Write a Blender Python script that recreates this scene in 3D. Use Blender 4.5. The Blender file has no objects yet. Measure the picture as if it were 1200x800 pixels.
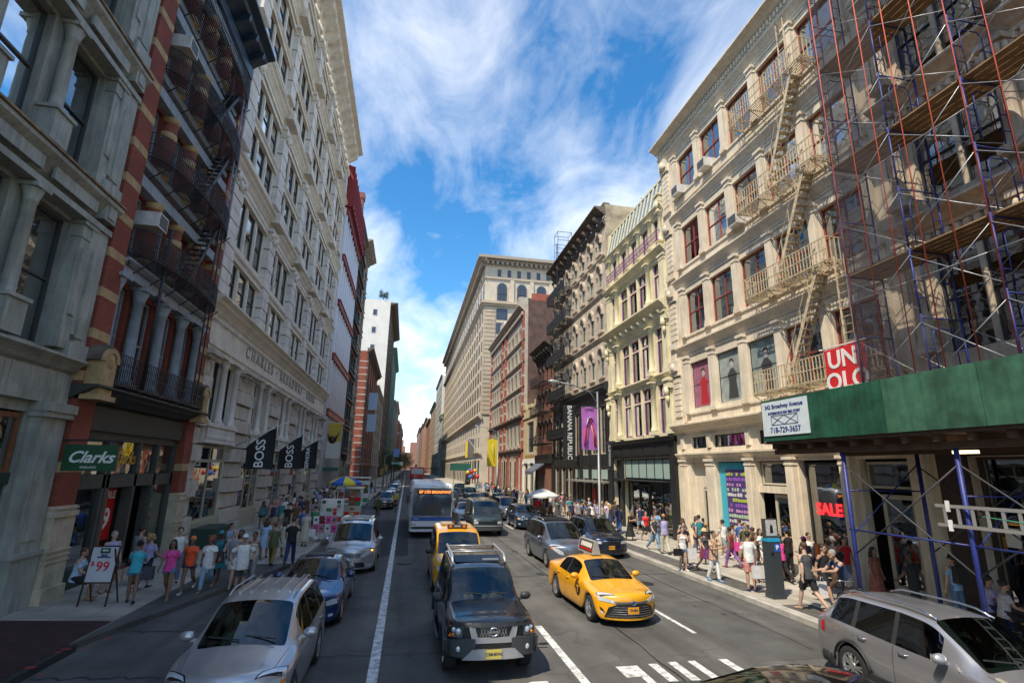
import bpy, bmesh, math, random
from math import sin, cos, pi, sqrt, radians as RAD
from mathutils import Matrix, Vector
random.seed(7)
S = bpy.context.scene
COL = S.collection
# ---------------------------------------------------------------- camera
cam = bpy.data.cameras.new('camera'); camo = bpy.data.objects.new('camera', cam); COL.objects.link(camo)
cam.sensor_width = 36; cam.lens = 18.31; cam.clip_start = 0.1; cam.clip_end = 3000
Rm = Matrix(((0.98090676, -0.06307962, -0.18396438), (-0.19367909, -0.23116536, -0.95344165), (0.01761655, 0.97086742, -0.23896887)))
camo.matrix_world = Matrix.Translation((0, 0, 4.0)) @ Rm.to_4x4()
S.camera = camo
S.view_settings.view_transform = 'Standard'; S.view_settings.look = 'None'; S.view_settings.gamma = 1
S.view_settings.use_curve_mapping = False
S.view_settings.exposure = 1.45
S.view_settings.use_white_balance = True; S.view_settings.white_balance_temperature = 6950; S.view_settings.white_balance_tint = 10
# ---------------------------------------------------------------- sun and sky
SUN_EL = 57.0; SD = (0.74, 0.67)      # horizontal direction the light travels in
sl = bpy.data.lights.new('sun', 'SUN'); sl.energy = 2.1; sl.angle = RAD(0.55); sl.color = (1.0, 0.92, 0.78)
so = bpy.data.objects.new('sun', sl); COL.objects.link(so)
ld = Vector((SD[0] * cos(RAD(SUN_EL)), SD[1] * cos(RAD(SUN_EL)), -sin(RAD(SUN_EL))))
so.rotation_euler = ld.to_track_quat('-Z', 'Y').to_euler(); so.location = (-30, -30, 60)
W = bpy.data.worlds.new('World'); S.world = W; W.use_nodes = True
wn = W.node_tree.nodes; wl = W.node_tree.links; wn.clear()
def N(t, **k):
    n = wn.new(t)
    for a, b in k.items(): setattr(n, a, b)
    return n
sky = N('ShaderNodeTexSky', sky_type='NISHITA', sun_disc=False)
sky.sun_elevation = RAD(SUN_EL); sky.sun_rotation = math.atan2(-SD[0], -SD[1]); sky.altitude = 0; sky.air_density = 1.0; sky.dust_density = 0.35; sky.ozone_density = 3.5
bg1 = N('ShaderNodeBackground'); bg1.inputs[1].default_value = 0.1
hsv = N('ShaderNodeHueSaturation'); hsv.inputs['Saturation'].default_value = 1.3
tint = N('ShaderNodeVectorMath', operation='MULTIPLY'); tint.inputs[1].default_value = (0.80, 0.97, 0.95)
wl.new(sky.outputs[0], hsv.inputs['Color']); wl.new(hsv.outputs[0], tint.inputs[0]); wl.new(tint.outputs[0], bg1.inputs[0])
tc = N('ShaderNodeTexCoord'); sep = N('ShaderNodeSeparateXYZ'); wl.new(tc.outputs['Generated'], sep.inputs[0])
def M(op, a, b=None, c=None):
    n = N('ShaderNodeMath', operation=op)
    for i, v in enumerate((a, b, c)):
        if v is None: continue
        if isinstance(v, (int, float)): n.inputs[i].default_value = v
        else: wl.new(v, n.inputs[i])
    return n.outputs[0]
zz = M('ADD', M('MAXIMUM', sep.outputs[2], 0.0), 0.22)
cx = N('ShaderNodeCombineXYZ'); wl.new(M('DIVIDE', sep.outputs[0], zz), cx.inputs[0]); wl.new(M('DIVIDE', sep.outputs[1], zz), cx.inputs[1])
mp = N('ShaderNodeMapping'); mp.inputs['Rotation'].default_value = (0, 0, RAD(28)); mp.inputs['Scale'].default_value = (1.25, 0.8, 1); mp.inputs['Location'].default_value = (0.4, 2.2, 0.0)
wl.new(cx.outputs[0], mp.inputs[0])
n1 = N('ShaderNodeTexNoise'); n1.inputs['Scale'].default_value = 1.7; n1.inputs['Detail'].default_value = 12; n1.inputs['Roughness'].default_value = 0.55; n1.inputs['Distortion'].default_value = 0.45
wl.new(mp.outputs[0], n1.inputs['Vector'])
n2 = N('ShaderNodeTexNoise'); n2.inputs['Scale'].default_value = 4.2; n2.inputs['Detail'].default_value = 9; n2.inputs['Roughness'].default_value = 0.62; n2.inputs['Distortion'].default_value = 0.9
wl.new(mp.outputs[0], n2.inputs['Vector'])
dens = M('ADD', M('MULTIPLY', n1.outputs[0], 0.68), M('MULTIPLY', n2.outputs[0], 0.32))
hz = M('MULTIPLY', M('POWER', M('SUBTRACT', 1.0, M('MAXIMUM', sep.outputs[2], 0.0)), 5.0), 0.24)   # more cloud low down
cr = N('ShaderNodeValToRGB'); cr.color_ramp.elements[0].position = 0.425; cr.color_ramp.elements[1].position = 0.75
cr.color_ramp.elements[0].color = (0, 0, 0, 1); cr.color_ramp.elements[1].color = (0.78, 0.78, 0.78, 1)
wl.new(M('ADD', dens, hz), cr.inputs[0])
bg2 = N('ShaderNodeBackground'); bg2.inputs[0].default_value = (0.90, 0.93, 0.97, 1); bg2.inputs[1].default_value = 0.66
mx = N('ShaderNodeMixShader'); wl.new(cr.outputs[0], mx.inputs[0]); wl.new(bg1.outputs[0], mx.inputs[1]); wl.new(bg2.outputs[0], mx.inputs[2])
wo = N('ShaderNodeOutputWorld'); wl.new(mx.outputs[0], wo.inputs[0])
S.render.engine = 'CYCLES'
S.cycles.max_bounces = 6; S.cycles.diffuse_bounces = 4; S.cycles.glossy_bounces = 3; S.cycles.transparent_max_bounces = 12; S.cycles.transmission_bounces = 2
S.cycles.caustics_reflective = False; S.cycles.caustics_refractive = False
S.cycles.use_denoising = True

# ---------------------------------------------------------------- materials
MATS = {}
def mat(name, c, rough=0.7, metal=0.0, var=0.0, vscale=3.0, bump=0.0, bscale=30.0, streak=0.0, coat=0.0, spec=None, alpha=None, emit=0.0):
    """plain procedural material: base colour broken up by two noises (blotches and vertical streaks) plus bump"""
    if name in MATS: return MATS[name]
    m = bpy.data.materials.new(name); m.use_nodes = True; nt = m.node_tree; p = nt.nodes['Principled BSDF']
    p.inputs['Base Color'].default_value = (*c, 1); p.inputs['Roughness'].default_value = rough; p.inputs['Metallic'].default_value = metal
    if coat: p.inputs['Coat Weight'].default_value = coat; p.inputs['Coat Roughness'].default_value = 0.03
    if spec is not None: p.inputs['Specular IOR Level'].default_value = spec
    if emit: p.inputs['Emission Color'].default_value = (*c, 1); p.inputs['Emission Strength'].default_value = emit
    if var or streak or bump:
        t = nt.nodes.new('ShaderNodeTexCoord'); g = nt.nodes.new('ShaderNodeNewGeometry')
        def noise(scale, vec, det=5, r=0.6):
            n = nt.nodes.new('ShaderNodeTexNoise'); n.inputs['Scale'].default_value = scale; n.inputs['Detail'].default_value = det; n.inputs['Roughness'].default_value = r
            nt.links.new(vec, n.inputs['Vector']); return n.outputs[0]
        cur = None
        def darken(fac, amt, lo, hi):
            nonlocal cur
            mr = nt.nodes.new('ShaderNodeMapRange'); mr.inputs[1].default_value = lo; mr.inputs[2].default_value = hi; mr.inputs[3].default_value = 1 + amt * 0.45; mr.inputs[4].default_value = 1 - amt
            nt.links.new(fac, mr.inputs[0])
            v = nt.nodes.new('ShaderNodeVectorMath'); v.operation = 'SCALE'
            if cur is None: v.inputs[0].default_value = c
            else: nt.links.new(cur, v.inputs[0])
            nt.links.new(mr.outputs[0], v.inputs['Scale']); cur = v.outputs[0]
        if var: darken(noise(vscale, g.outputs['Position']), var, 0.35, 0.68)
        if streak:
            mpn = nt.nodes.new('ShaderNodeMapping'); mpn.inputs['Scale'].default_value = (4.6, 4.6, 0.42); nt.links.new(g.outputs['Position'], mpn.inputs[0])
            darken(noise(1.6, mpn.outputs[0], 7, 0.7), streak, 0.45, 0.75)
        if cur is not None: nt.links.new(cur, p.inputs['Base Color'])
        if bump:
            b = nt.nodes.new('ShaderNodeBump'); b.inputs['Strength'].default_value = bump; b.inputs['Distance'].default_value = 0.02
            nt.links.new(noise(bscale, g.outputs['Position'], 3), b.inputs['Height']); nt.links.new(b.outputs[0], p.inputs['Normal'])
    MATS[name] = m; return m
def brickmat(name, c1, c2, mortar, bw=0.22, bh=0.075, ms=0.012, var=0.25):
    if name in MATS: return MATS[name]
    m = bpy.data.materials.new(name); m.use_nodes = True; nt = m.node_tree; p = nt.nodes['Principled BSDF']
    t = nt.nodes.new('ShaderNodeTexCoord'); s = nt.nodes.new('ShaderNodeSeparateXYZ'); cb = nt.nodes.new('ShaderNodeCombineXYZ'); a = nt.nodes.new('ShaderNodeMath'); a.operation = 'ADD'
    nt.links.new(t.outputs['Object'], s.inputs[0]); nt.links.new(s.outputs[0], a.inputs[0]); nt.links.new(s.outputs[1], a.inputs[1]); nt.links.new(a.outputs[0], cb.inputs[0]); nt.links.new(s.outputs[2], cb.inputs[1])
    b = nt.nodes.new('ShaderNodeTexBrick'); b.inputs['Color1'].default_value = (*c1, 1); b.inputs['Color2'].default_value = (*c2, 1); b.inputs['Mortar'].default_value = (*mortar, 1)
    b.inputs['Scale'].default_value = 1; b.inputs['Brick Width'].default_value = bw; b.inputs['Row Height'].default_value = bh; b.inputs['Mortar Size'].default_value = ms; b.inputs['Mortar Smooth'].default_value = 0.3
    nt.links.new(cb.outputs[0], b.inputs[0])
    n = nt.nodes.new('ShaderNodeTexNoise'); n.inputs['Scale'].default_value = 0.9; n.inputs['Detail'].default_value = 6; nt.links.new(t.outputs['Object'], n.inputs['Vector'])
    mr = nt.nodes.new('ShaderNodeMapRange'); mr.inputs[1].default_value = 0.3; mr.inputs[2].default_value = 0.7; mr.inputs[3].default_value = 1 + var * .6; mr.inputs[4].default_value = 1 - var
    nt.links.new(n.outputs[0], mr.inputs[0]); v = nt.nodes.new('ShaderNodeVectorMath'); v.operation = 'SCALE'; nt.links.new(b.outputs[0], v.inputs[0]); nt.links.new(mr.outputs[0], v.inputs['Scale'])
    nt.links.new(v.outputs[0], p.inputs['Base Color']); p.inputs['Roughness'].default_value = 0.85
    bp = nt.nodes.new('ShaderNodeBump'); bp.inputs['Strength'].default_value = 0.35; bp.inputs['Distance'].default_value = 0.01; nt.links.new(b.outputs['Fac'], bp.inputs['Height']); bp.invert = True; nt.links.new(bp.outputs[0], p.inputs['Normal'])
    MATS[name] = m; return m
def glassmat(name, tint, refl=0.12, rough=0.02, trans=0.6):
    """thin window glass: see-through mixed with a mirror by viewing angle"""
    if name in MATS: return MATS[name]
    m = bpy.data.materials.new(name); m.use_nodes = True; nt = m.node_tree; nt.nodes.clear()
    o = nt.nodes.new('ShaderNodeOutputMaterial'); mix = nt.nodes.new('ShaderNodeMixShader'); tr = nt.nodes.new('ShaderNodeBsdfTransparent'); gl = nt.nodes.new('ShaderNodeBsdfGlossy')
    tr.inputs[0].default_value = (*[trans * x for x in tint], 1); gl.inputs['Roughness'].default_value = rough; gl.inputs[0].default_value = (0.95, 0.98, 1, 1)
    lw = nt.nodes.new('ShaderNodeLayerWeight'); lw.inputs[0].default_value = 0.35
    mr = nt.nodes.new('ShaderNodeMapRange'); mr.inputs[1].default_value = 0; mr.inputs[2].default_value = 1; mr.inputs[3].default_value = refl; mr.inputs[4].default_value = 0.95 if refl > .15 else .6
    nt.links.new(lw.outputs['Fresnel'], mr.inputs[0]); nt.links.new(mr.outputs[0], mix.inputs[0]); nt.links.new(tr.outputs[0], mix.inputs[1]); nt.links.new(gl.outputs[0], mix.inputs[2])
    g = nt.nodes.new('ShaderNodeNewGeometry'); n = nt.nodes.new('ShaderNodeTexNoise'); n.inputs['Scale'].default_value = 1.3; nt.links.new(g.outputs['Position'], n.inputs['Vector'])
    b = nt.nodes.new('ShaderNodeBump'); b.inputs['Strength'].default_value = 0.06; b.inputs['Distance'].default_value = 0.05; nt.links.new(n.outputs[0], b.inputs['Height']); nt.links.new(b.outputs[0], gl.inputs['Normal'])
    nt.links.new(mix.outputs[0], o.inputs[0]); MATS[name] = m; return m
GLASS = glassmat('window_glass', (0.75, 0.9, 0.9), 0.30)
CARGLASS = glassmat('car_glass', (0.42, 0.62, 0.55), 0.05, 0.01, 0.6)
DARKGLASS = glassmat('tinted_glass', (0.2, 0.22, 0.22), 0.12, 0.02, 0.5)
FARGLASS = mat('far_glass', (0.035, 0.045, 0.05), 0.12, spec=0.8)
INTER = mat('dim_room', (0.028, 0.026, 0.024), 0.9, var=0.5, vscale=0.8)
BLIND = mat('window_blind', (0.42, 0.42, 0.38), 0.8, var=0.15, vscale=1.0)
BLACK = mat('black_iron', (0.018, 0.018, 0.02), 0.5)
WHITE = mat('white_paint', (0.78, 0.78, 0.76), 0.55, var=0.1)
# ---------------------------------------------------------------- mesh helpers
class MB:
    """a small mesh collector: boxes, bars, tubes, extruded profiles"""
    def __init__(s): s.v = []; s.f = []; s.sm = []; s.mi = []; s.cur = 0
    def add(s, vs, fs, smooth=False):
        o = len(s.v); s.v += [tuple(p) for p in vs]; s.f += [tuple(o + i for i in f) for f in fs]; s.sm += [smooth] * len(fs); s.mi += [s.cur] * len(fs); return s
    def box(s, x0, x1, y0, y1, z0, z1, mx=None):
        vs = [(x, y, z) for z in (z0, z1) for y in (y0, y1) for x in (x0, x1)]
        if mx: vs = [mx @ Vector(p) for p in vs]
        return s.add(vs, [(0, 2, 3, 1), (4, 5, 7, 6), (0, 1, 5, 4), (2, 6, 7, 3), (0, 4, 6, 2), (1, 3, 7, 5)])
    def quad(s, a, b, c, d): return s.add([a, b, c, d], [(0, 1, 2, 3)])
    def bar(s, a, b, w, h=None):
        a = Vector(a); b = Vector(b); h = h or w; d = (b - a)
        if d.length < 1e-6: return s
        q = d.to_track_quat('Z', 'Y'); L = d.length
        vs = [a + q @ Vector((x, y, z)) for z in (0, L) for y in (-h / 2, h / 2) for x in (-w / 2, w / 2)]
        return s.add(vs, [(0, 2, 3, 1), (4, 5, 7, 6), (0, 1, 5, 4), (2, 6, 7, 3), (0, 4, 6, 2), (1, 3, 7, 5)])
    def tube(s, pts, r, n=8, cap=True):
        """rings along pts; r a number or a list"""
        pts = [Vector(p) for p in pts]; rs = r if isinstance(r, (list, tuple)) else [r] * len(pts); vs = []; fs = []
        up = Vector((0, 0, 1))
        for i, p in enumerate(pts):
            d = (pts[min(i + 1, len(pts) - 1)] - pts[max(i - 1, 0)]).normalized()
            a = d.cross(up)
            if a.length < 0.05: a = d.cross(Vector((0, 1, 0)))
            a.normalize(); b = a.cross(d).normalized()
            rr = rs[i]; ra, rb = rr if isinstance(rr, (tuple, list)) else (rr, rr)
            for k in range(n):
                t = 2 * pi * k / n; vs.append(p + a * ra * cos(t) + b * rb * sin(t))
        for i in range(len(pts) - 1):
            for k in range(n): fs.append((i * n + k, i * n + (k + 1) % n, (i + 1) * n + (k + 1) % n, (i + 1) * n + k))
        s.add(vs, fs, True)
        if cap:
            o = len(s.v) - len(vs); s.f.append(tuple(o + k for k in range(n))[::-1]); s.f.append(tuple(o + (len(pts) - 1) * n + k for k in range(n))); s.sm += [False] * 2; s.mi += [s.cur] * 2
        return s
    def lathe(s, x, y, prof, n=12, half=False):
        """rings (r, z) about a vertical axis at x, y"""
        vs = []; fs = []
        for r, z in prof:
            for k in range(n): t = 2 * pi * k / n; vs.append((x + r * cos(t), y + r * sin(t), z))
        for i in range(len(prof) - 1):
            for k in range(n): fs.append((i * n + k, i * n + (k + 1) % n, (i + 1) * n + (k + 1) % n, (i + 1) * n + k))
        fs.append(tuple(range(n))[::-1]); fs.append(tuple((len(prof) - 1) * n + k for k in range(n)))
        return s.add(vs, fs, True)
    def prof(s, x0, x1, pts, ret=True):
        """extrude a (y, z) outline along x; y is negative outwards"""
        n = len(pts); vs = [(x, y, z) for x in (x0, x1) for y, z in pts]
        fs = [(i, (i + 1) % n, n + (i + 1) % n, n + i) for i in range(n)] + [tuple(range(n))[::-1], tuple(range(n, 2 * n))]
        return s.add(vs, fs)
    def poly(s, pts, y0, y1):
        """thick plate from an (x, z) outline between depths y0 and y1"""
        n = len(pts); vs = [(x, y, z) for y in (y0, y1) for x, z in pts]
        return s.add(vs, [(i, (i + 1) % n, n + (i + 1) % n, n + i) for i in range(n)] + [tuple(range(n))[::-1], tuple(range(n, 2 * n))])
    def ball(s, c, r, nu=10, nv=7):
        rx, ry, rz = r if isinstance(r, (tuple, list)) else (r, r, r); vs = []; fs = []
        for i in range(1, nv):
            a = pi * i / nv
            for k in range(nu): t = 2 * pi * k / nu; vs.append((c[0] + rx * sin(a) * cos(t), c[1] + ry * sin(a) * sin(t), c[2] - rz * cos(a)))
        vs += [(c[0], c[1], c[2] - rz), (c[0], c[1], c[2] + rz)]; b = len(vs) - 2
        for i in range(nv - 2):
            for k in range(nu): fs.append((i * nu + k, i * nu + (k + 1) % nu, (i + 1) * nu + (k + 1) % nu, (i + 1) * nu + k))
        for k in range(nu): fs.append((b, (k + 1) % nu, k)); fs.append((b + 1, (nv - 2) * nu + k, (nv - 2) * nu + (k + 1) % nu))
        return s.add(vs, fs, True)
    def xf(s, mx, i0=0):
        for i in range(i0, len(s.v)): s.v[i] = tuple(mx @ Vector(s.v[i]))
        return s
    def mesh(s, name, mats):
        me = bpy.data.meshes.new(name); me.from_pydata(s.v, [], s.f)
        for m in (mats if isinstance(mats, (list, tuple)) else [mats]): me.materials.append(m)
        me.polygons.foreach_set('use_smooth', s.sm); me.polygons.foreach_set('material_index', s.mi)
        bm = bmesh.new(); bm.from_mesh(me); bmesh.ops.recalc_face_normals(bm, faces=bm.faces); bm.to_mesh(me); bm.free()
        me.update(); return me
def link(name, me, parent=None, loc=None, rotz=None):
    o = bpy.data.objects.new(name, me); COL.objects.link(o)
    if parent: o.parent = parent
    if loc: o.location = loc
    if rotz is not None: o.rotation_euler = (0, 0, rotz)
    return o
def obj(name, mb, m, parent=None, loc=None, rotz=None): return link(name, mb.mesh(name, m), parent, loc, rotz)
def tag(o, label=None, cat=None, group=None, kind=None):
    if label: o['label'] = label
    if cat: o['category'] = cat
    if group: o['group'] = group
    if kind: o['kind'] = kind
    return o
def thing(name, label, cat, loc=(0, 0, 0), rotz=0, group=None):
    o = bpy.data.objects.new(name, None); COL.objects.link(o); o.location = loc; o.rotation_euler = (0, 0, rotz); o.empty_display_size = .3
    return tag(o, label, cat, group)
KIDS = {}
def copytree(o, parent=None):
    c = o.copy(); COL.objects.link(c)
    if parent: c.parent = parent
    for ch in o.children: copytree(ch, c)
    return c
def text_mesh(txt, size, extrude=0.006, shear=0.0, bold=0.0, space=1.0, align='CENTER'):
    cu = bpy.data.curves.new('t', 'FONT'); cu.body = txt; cu.size = size; cu.extrude = extrude; cu.shear = shear; cu.offset = bold; cu.space_character = space
    cu.align_x = align; cu.align_y = 'CENTER'; cu.resolution_u = 3
    o = bpy.data.objects.new('t', cu); COL.objects.link(o); dg = bpy.context.evaluated_depsgraph_get(); dg.update()
    me = bpy.data.meshes.new_from_object(o.evaluated_get(dg)); bpy.data.objects.remove(o); bpy.data.curves.remove(cu); return me
def text(name, txt, size, m, parent, loc, rot=(pi / 2, 0, 0), **k):
    """letters standing on a face; local frame of the parent, reading along +x and facing -y by default"""
    me = text_mesh(txt, size, **k); me.materials.clear(); me.materials.append(m); me.name = name
    o = link(name, me, parent, loc); o.rotation_euler = rot; return o
def evalmesh(me, mods):
    """run modifiers over a mesh and return the result as a new mesh"""
    o = bpy.data.objects.new('tmp', me); COL.objects.link(o)
    for t, kw in mods:
        md = o.modifiers.new(t, t)
        for a, b in kw.items(): setattr(md, a, b)
    dg = bpy.context.evaluated_depsgraph_get(); dg.update()
    r = bpy.data.meshes.new_from_object(o.evaluated_get(dg)); bpy.data.objects.remove(o); return r
# ---------------------------------------------------------------- ground, road, pavements
ASPH = mat('asphalt', (0.094, 0.091, 0.085), 0.88, var=0.34, vscale=0.55, bump=0.55, bscale=55, streak=0)
def asphalt_detail(m):
    nt = m.node_tree; p = nt.nodes['Principled BSDF']; src = p.inputs['Base Color'].links[0].from_socket
    g = nt.nodes.new('ShaderNodeNewGeometry')
    mp_ = nt.nodes.new('ShaderNodeMapping'); mp_.inputs['Scale'].default_value = (1.6, 0.09, 1); nt.links.new(g.outputs['Position'], mp_.inputs[0])
    a = nt.nodes.new('ShaderNodeTexNoise'); a.inputs['Scale'].default_value = 1.0; a.inputs['Detail'].default_value = 5; nt.links.new(mp_.outputs[0], a.inputs['Vector'])
    b = nt.nodes.new('ShaderNodeTexNoise'); b.inputs['Scale'].default_value = 70; b.inputs['Detail'].default_value = 2; nt.links.new(g.outputs['Position'], b.inputs['Vector'])
    v = nt.nodes.new('ShaderNodeTexVoronoi'); v.feature = 'DISTANCE_TO_EDGE'; v.inputs['Scale'].default_value = 0.22
    nz = nt.nodes.new('ShaderNodeTexNoise'); nz.inputs['Scale'].default_value = 1.1; nt.links.new(g.outputs['Position'], nz.inputs['Vector'])
    ad = nt.nodes.new('ShaderNodeVectorMath'); ad.operation = 'ADD'; nt.links.new(g.outputs['Position'], ad.inputs[0]); nt.links.new(nz.outputs['Color'], ad.inputs[1]); nt.links.new(ad.outputs[0], v.inputs['Vector'])
    def mr(s, i0, i1, o0, o1):
        r = nt.nodes.new('ShaderNodeMapRange'); r.inputs[1].default_value = i0; r.inputs[2].default_value = i1; r.inputs[3].default_value = o0; r.inputs[4].default_value = o1; nt.links.new(s, r.inputs[0]); return r.outputs[0]
    def mul(x, y):
        r = nt.nodes.new('ShaderNodeMath'); r.operation = 'MULTIPLY'; nt.links.new(x, r.inputs[0]); nt.links.new(y, r.inputs[1]); return r.outputs[0]
    fac = mul(mul(mr(a.outputs[0], .35, .65, 1.25, .78), mr(b.outputs[0], .35, .65, .75, 1.3)), mr(v.outputs['Distance'], 0.0, 0.010, .72, 1.0))
    s = nt.nodes.new('ShaderNodeVectorMath'); s.operation = 'SCALE'; nt.links.new(src, s.inputs[0]); nt.links.new(fac, s.inputs['Scale']); nt.links.new(s.outputs[0], p.inputs['Base Color'])
asphalt_detail(ASPH)
ASPH2 = mat('dark_asphalt', (0.03, 0.031, 0.034), 0.9, var=0.3, vscale=1.5, bump=0.5, bscale=60); asphalt_detail(ASPH2)
CONC = brickmat('pavement_slabs', (0.43, 0.395, 0.335), (0.34, 0.315, 0.27), (0.14, 0.13, 0.12), 1.55, 1.5, 0.012, 0.35)
def flat_xy(m):   # slabs lie in the x, y plane
    nt = m.node_tree
    for n in nt.nodes:
        if n.type == 'COMBXYZ':
            for l in list(n.inputs[0].links) + list(n.inputs[1].links): nt.links.remove(l)
            s = [q for q in nt.nodes if q.type == 'SEPXYZ'][0]; nt.links.new(s.outputs[0], n.inputs[0]); nt.links.new(s.outputs[1], n.inputs[1])
flat_xy(CONC)
KERB = mat('granite_kerb', (0.42, 0.40, 0.36), 0.8, var=0.35, vscale=1.6, bump=0.3)
PAINT = mat('road_paint', (0.66, 0.66, 0.64), 0.8, var=0.5, vscale=5, bump=0.3, bscale=60)
def worn(m):
    nt = m.node_tree; p = nt.nodes['Principled BSDF']; src = p.inputs['Base Color'].links[0].from_socket; g = nt.nodes.new('ShaderNodeNewGeometry'); n = nt.nodes.new('ShaderNodeTexNoise'); n.inputs['Scale'].default_value = 9; n.inputs['Detail'].default_value = 8; n.inputs['Roughness'].default_value = .75; nt.links.new(g.outputs['Position'], n.inputs['Vector'])
    r = nt.nodes.new('ShaderNodeMapRange'); r.inputs[1].default_value = .54; r.inputs[2].default_value = .62; r.inputs[3].default_value = 0; r.inputs[4].default_value = .85; nt.links.new(n.outputs[0], r.inputs[0])
    x = nt.nodes.new('ShaderNodeMix'); x.data_type = 'RGBA'; x.inputs['B'].default_value = (.09, .088, .084, 1); nt.links.new(r.outputs[0], x.inputs['Factor']); nt.links.new(src, x.inputs['A']); nt.links.new(x.outputs['Result'], p.inputs['Base Color'])
worn(PAINT)
PAVD = mat('dark_pavers', (0.10, 0.095, 0.09), 0.9, var=0.4, vscale=2.5, bump=0.4)
def sheet(name, x0, x1, y0, y1, z, m, kind='structure', t=0.0):
    b = MB()
    if t: b.box(x0, x1, y0, y1, z - t, z)
    else: b.quad((x0, y0, z), (x1, y0, z), (x1, y1, z), (x0, y1, z))
    return tag(obj(name, b, m), kind=kind)
sheet('ground', -1500, 1500, -1500, 2600, -0.03, mat('far_ground', (0.12, 0.115, 0.11), 0.9, var=0.3, vscale=0.05))
sheet('road', -40, 40, -40, 1400, 0.0, ASPH)
LB = -4.15; RB = 11.12
sheet('pavement_right', RB + 0.2, 18.5, 2, 1200, 0.15, CONC, t=.18)
sheet('kerb_right', RB, RB + 0.198, 2, 1200, 0.14, KERB, t=.17)
sheet('pavement_left', -12.5, LB - 0.2, 24.0, 103.5, 0.15, CONC, t=.18)
sheet('pavement_left_far', -12.5, LB - 0.2, 119, 1200, 0.15, CONC, t=.18)
sheet('kerb_left', LB - .198, LB, 24, 103.5, 0.14, KERB, t=.17); sheet('kerb_left_far', LB - .198, LB, 119, 1200, 0.14, KERB, t=.17)
sheet('pavement_corner', -12.5, -6.95, 14.2, 23.998, 0.146, CONC, t=.176)
sheet('asphalt_apron', -12.5, -6.8, -20, 14.198, 0.146, ASPH2, t=.176)
b = MB(); b.add([(-6.95, 14.2, .0), (-4.35, 24, .0), (-6.95, 24, 0), (-6.95, 14.2, .14), (-4.35, 24, .148), (-6.95, 24, .148)], [(0, 1, 4, 3), (3, 4, 5)]); tag(obj('pavement_ramp', b, ASPH), kind='structure')
REDP = mat('worn_maroon_paint', (0.04, 0.012, 0.012), 0.9, var=0.4, vscale=3, bump=0.4)
b = MB(); b.quad((-9.9, 11.0, .156), (-6.9, 11.0, .156), (-6.98, 16.0, .156), (-9.9, 16.4, .156)); tag(obj('painted_pavement_patch', b, REDP), kind='structure')
sheet('road_patch', -1.9, 0.35, 26.5, 44, 0.004, ASPH2); sheet('road_patch', 3.0, 3.9, 20, 60, 0.004, ASPH2); sheet('road_patch', 7.9, 9.9, 11.5, 16.8, 0.004, mat('grey_asphalt', (0.085, 0.083, 0.08), .9, var=.3, vscale=1, bump=.4))
sheet('lane_line', -0.50, -0.29, 4, 420, 0.008, PAINT); sheet('lane_line', 3.60, 3.78, 4, 14.75, 0.008, PAINT)
for y in (13.6, 25.6, 37.6, 49.6, 61.6): sheet('lane_dash', 7.5, 7.62, y, y + 3.05, 0.008, PAINT)
for y in (30, 42, 54, 66): sheet('lane_dash', 3.62, 3.74, y, y + 3.05, 0.008, PAINT)
for i, (x0, x1, y0, y1) in enumerate(((4.6, 5.08, 11.05, 11.65), (4.9, 5.08, 9, 11.05), (5.36, 5.56, 9, 11.7), (5.83, 6.03, 9, 11.75), (6.3, 6.48, 9, 11.75), (7.05, 7.25, 9.6, 11.75))): sheet('crossing_stripe', x0, x1, y0, y1, 0.008, PAINT)
o = text('road_letters', 'BUS', 2.2, PAINT, None, (2.0, 10.35, 0.010), (0, 0, pi), extrude=0.0, bold=0.03); o.scale = (.55, 1.1, 1); tag(o, kind='structure')
sheet('paver_strip', RB + .35, RB + 1.3, 17.3, 70, 0.154, PAVD); sheet('paver_strip', RB + .35, RB + 1.3, 9, 15.4, 0.154, PAVD)
sheet('pavement_band', RB + 1.3, RB + 1.55, 8, 70, 0.154, mat('pale_concrete', (0.42, 0.4, 0.35), .85, var=.2, bump=.3))
TAR = mat('tar_seam', (0.018, 0.018, 0.019), .6)
rt = random.Random(3)
def seam(pts, w):
    b = MB(); n = len(pts); vs = []
    for i, (x, y) in enumerate(pts):
        a = Vector(pts[max(0, i - 1)]); c = Vector(pts[min(n - 1, i + 1)]); d = (c - a).normalized(); k = w * rt.uniform(.6, 1.3); vs += [(x - d.y * k, y + d.x * k, .0062), (x + d.y * k, y - d.x * k, .0062)]
    b.add(vs, [(2 * i, 2 * i + 1, 2 * i + 3, 2 * i + 2) for i in range(n - 1)]); tag(obj('tar_seam', b, TAR), kind='structure')
def wob(x0, y0, x1, y1, n=26, a=.09): return [(x0 + (x1 - x0) * i / n + rt.uniform(-a, a) * (abs(y1 - y0) > abs(x1 - x0)), y0 + (y1 - y0) * i / n + rt.uniform(-a, a) * (abs(y1 - y0) <= abs(x1 - x0))) for i in range(n + 1)]
for q in ((5.7, 10, 5.6, 44), (9.7, 12, 9.8, 60), (-3.9, 9, -4.0, 23), (2.9, 15, 3.0, 40)): seam(wob(*q, n=60, a=.035), .022)
for y in (13.2, 18.6, 21.4, 27, 33): seam(wob(-4, y, rt.choice((3.5, 10.9)), y + rt.uniform(-.3, .6)), .025)
seam(wob(-6.7, 12.6, -3.2, 12.3), .02); seam(wob(-6.7, 15.6, -3.2, 15.3), .02)
STN = mat('oil_stain', (.035, .033, .032), .55, var=.4, vscale=6)
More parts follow.
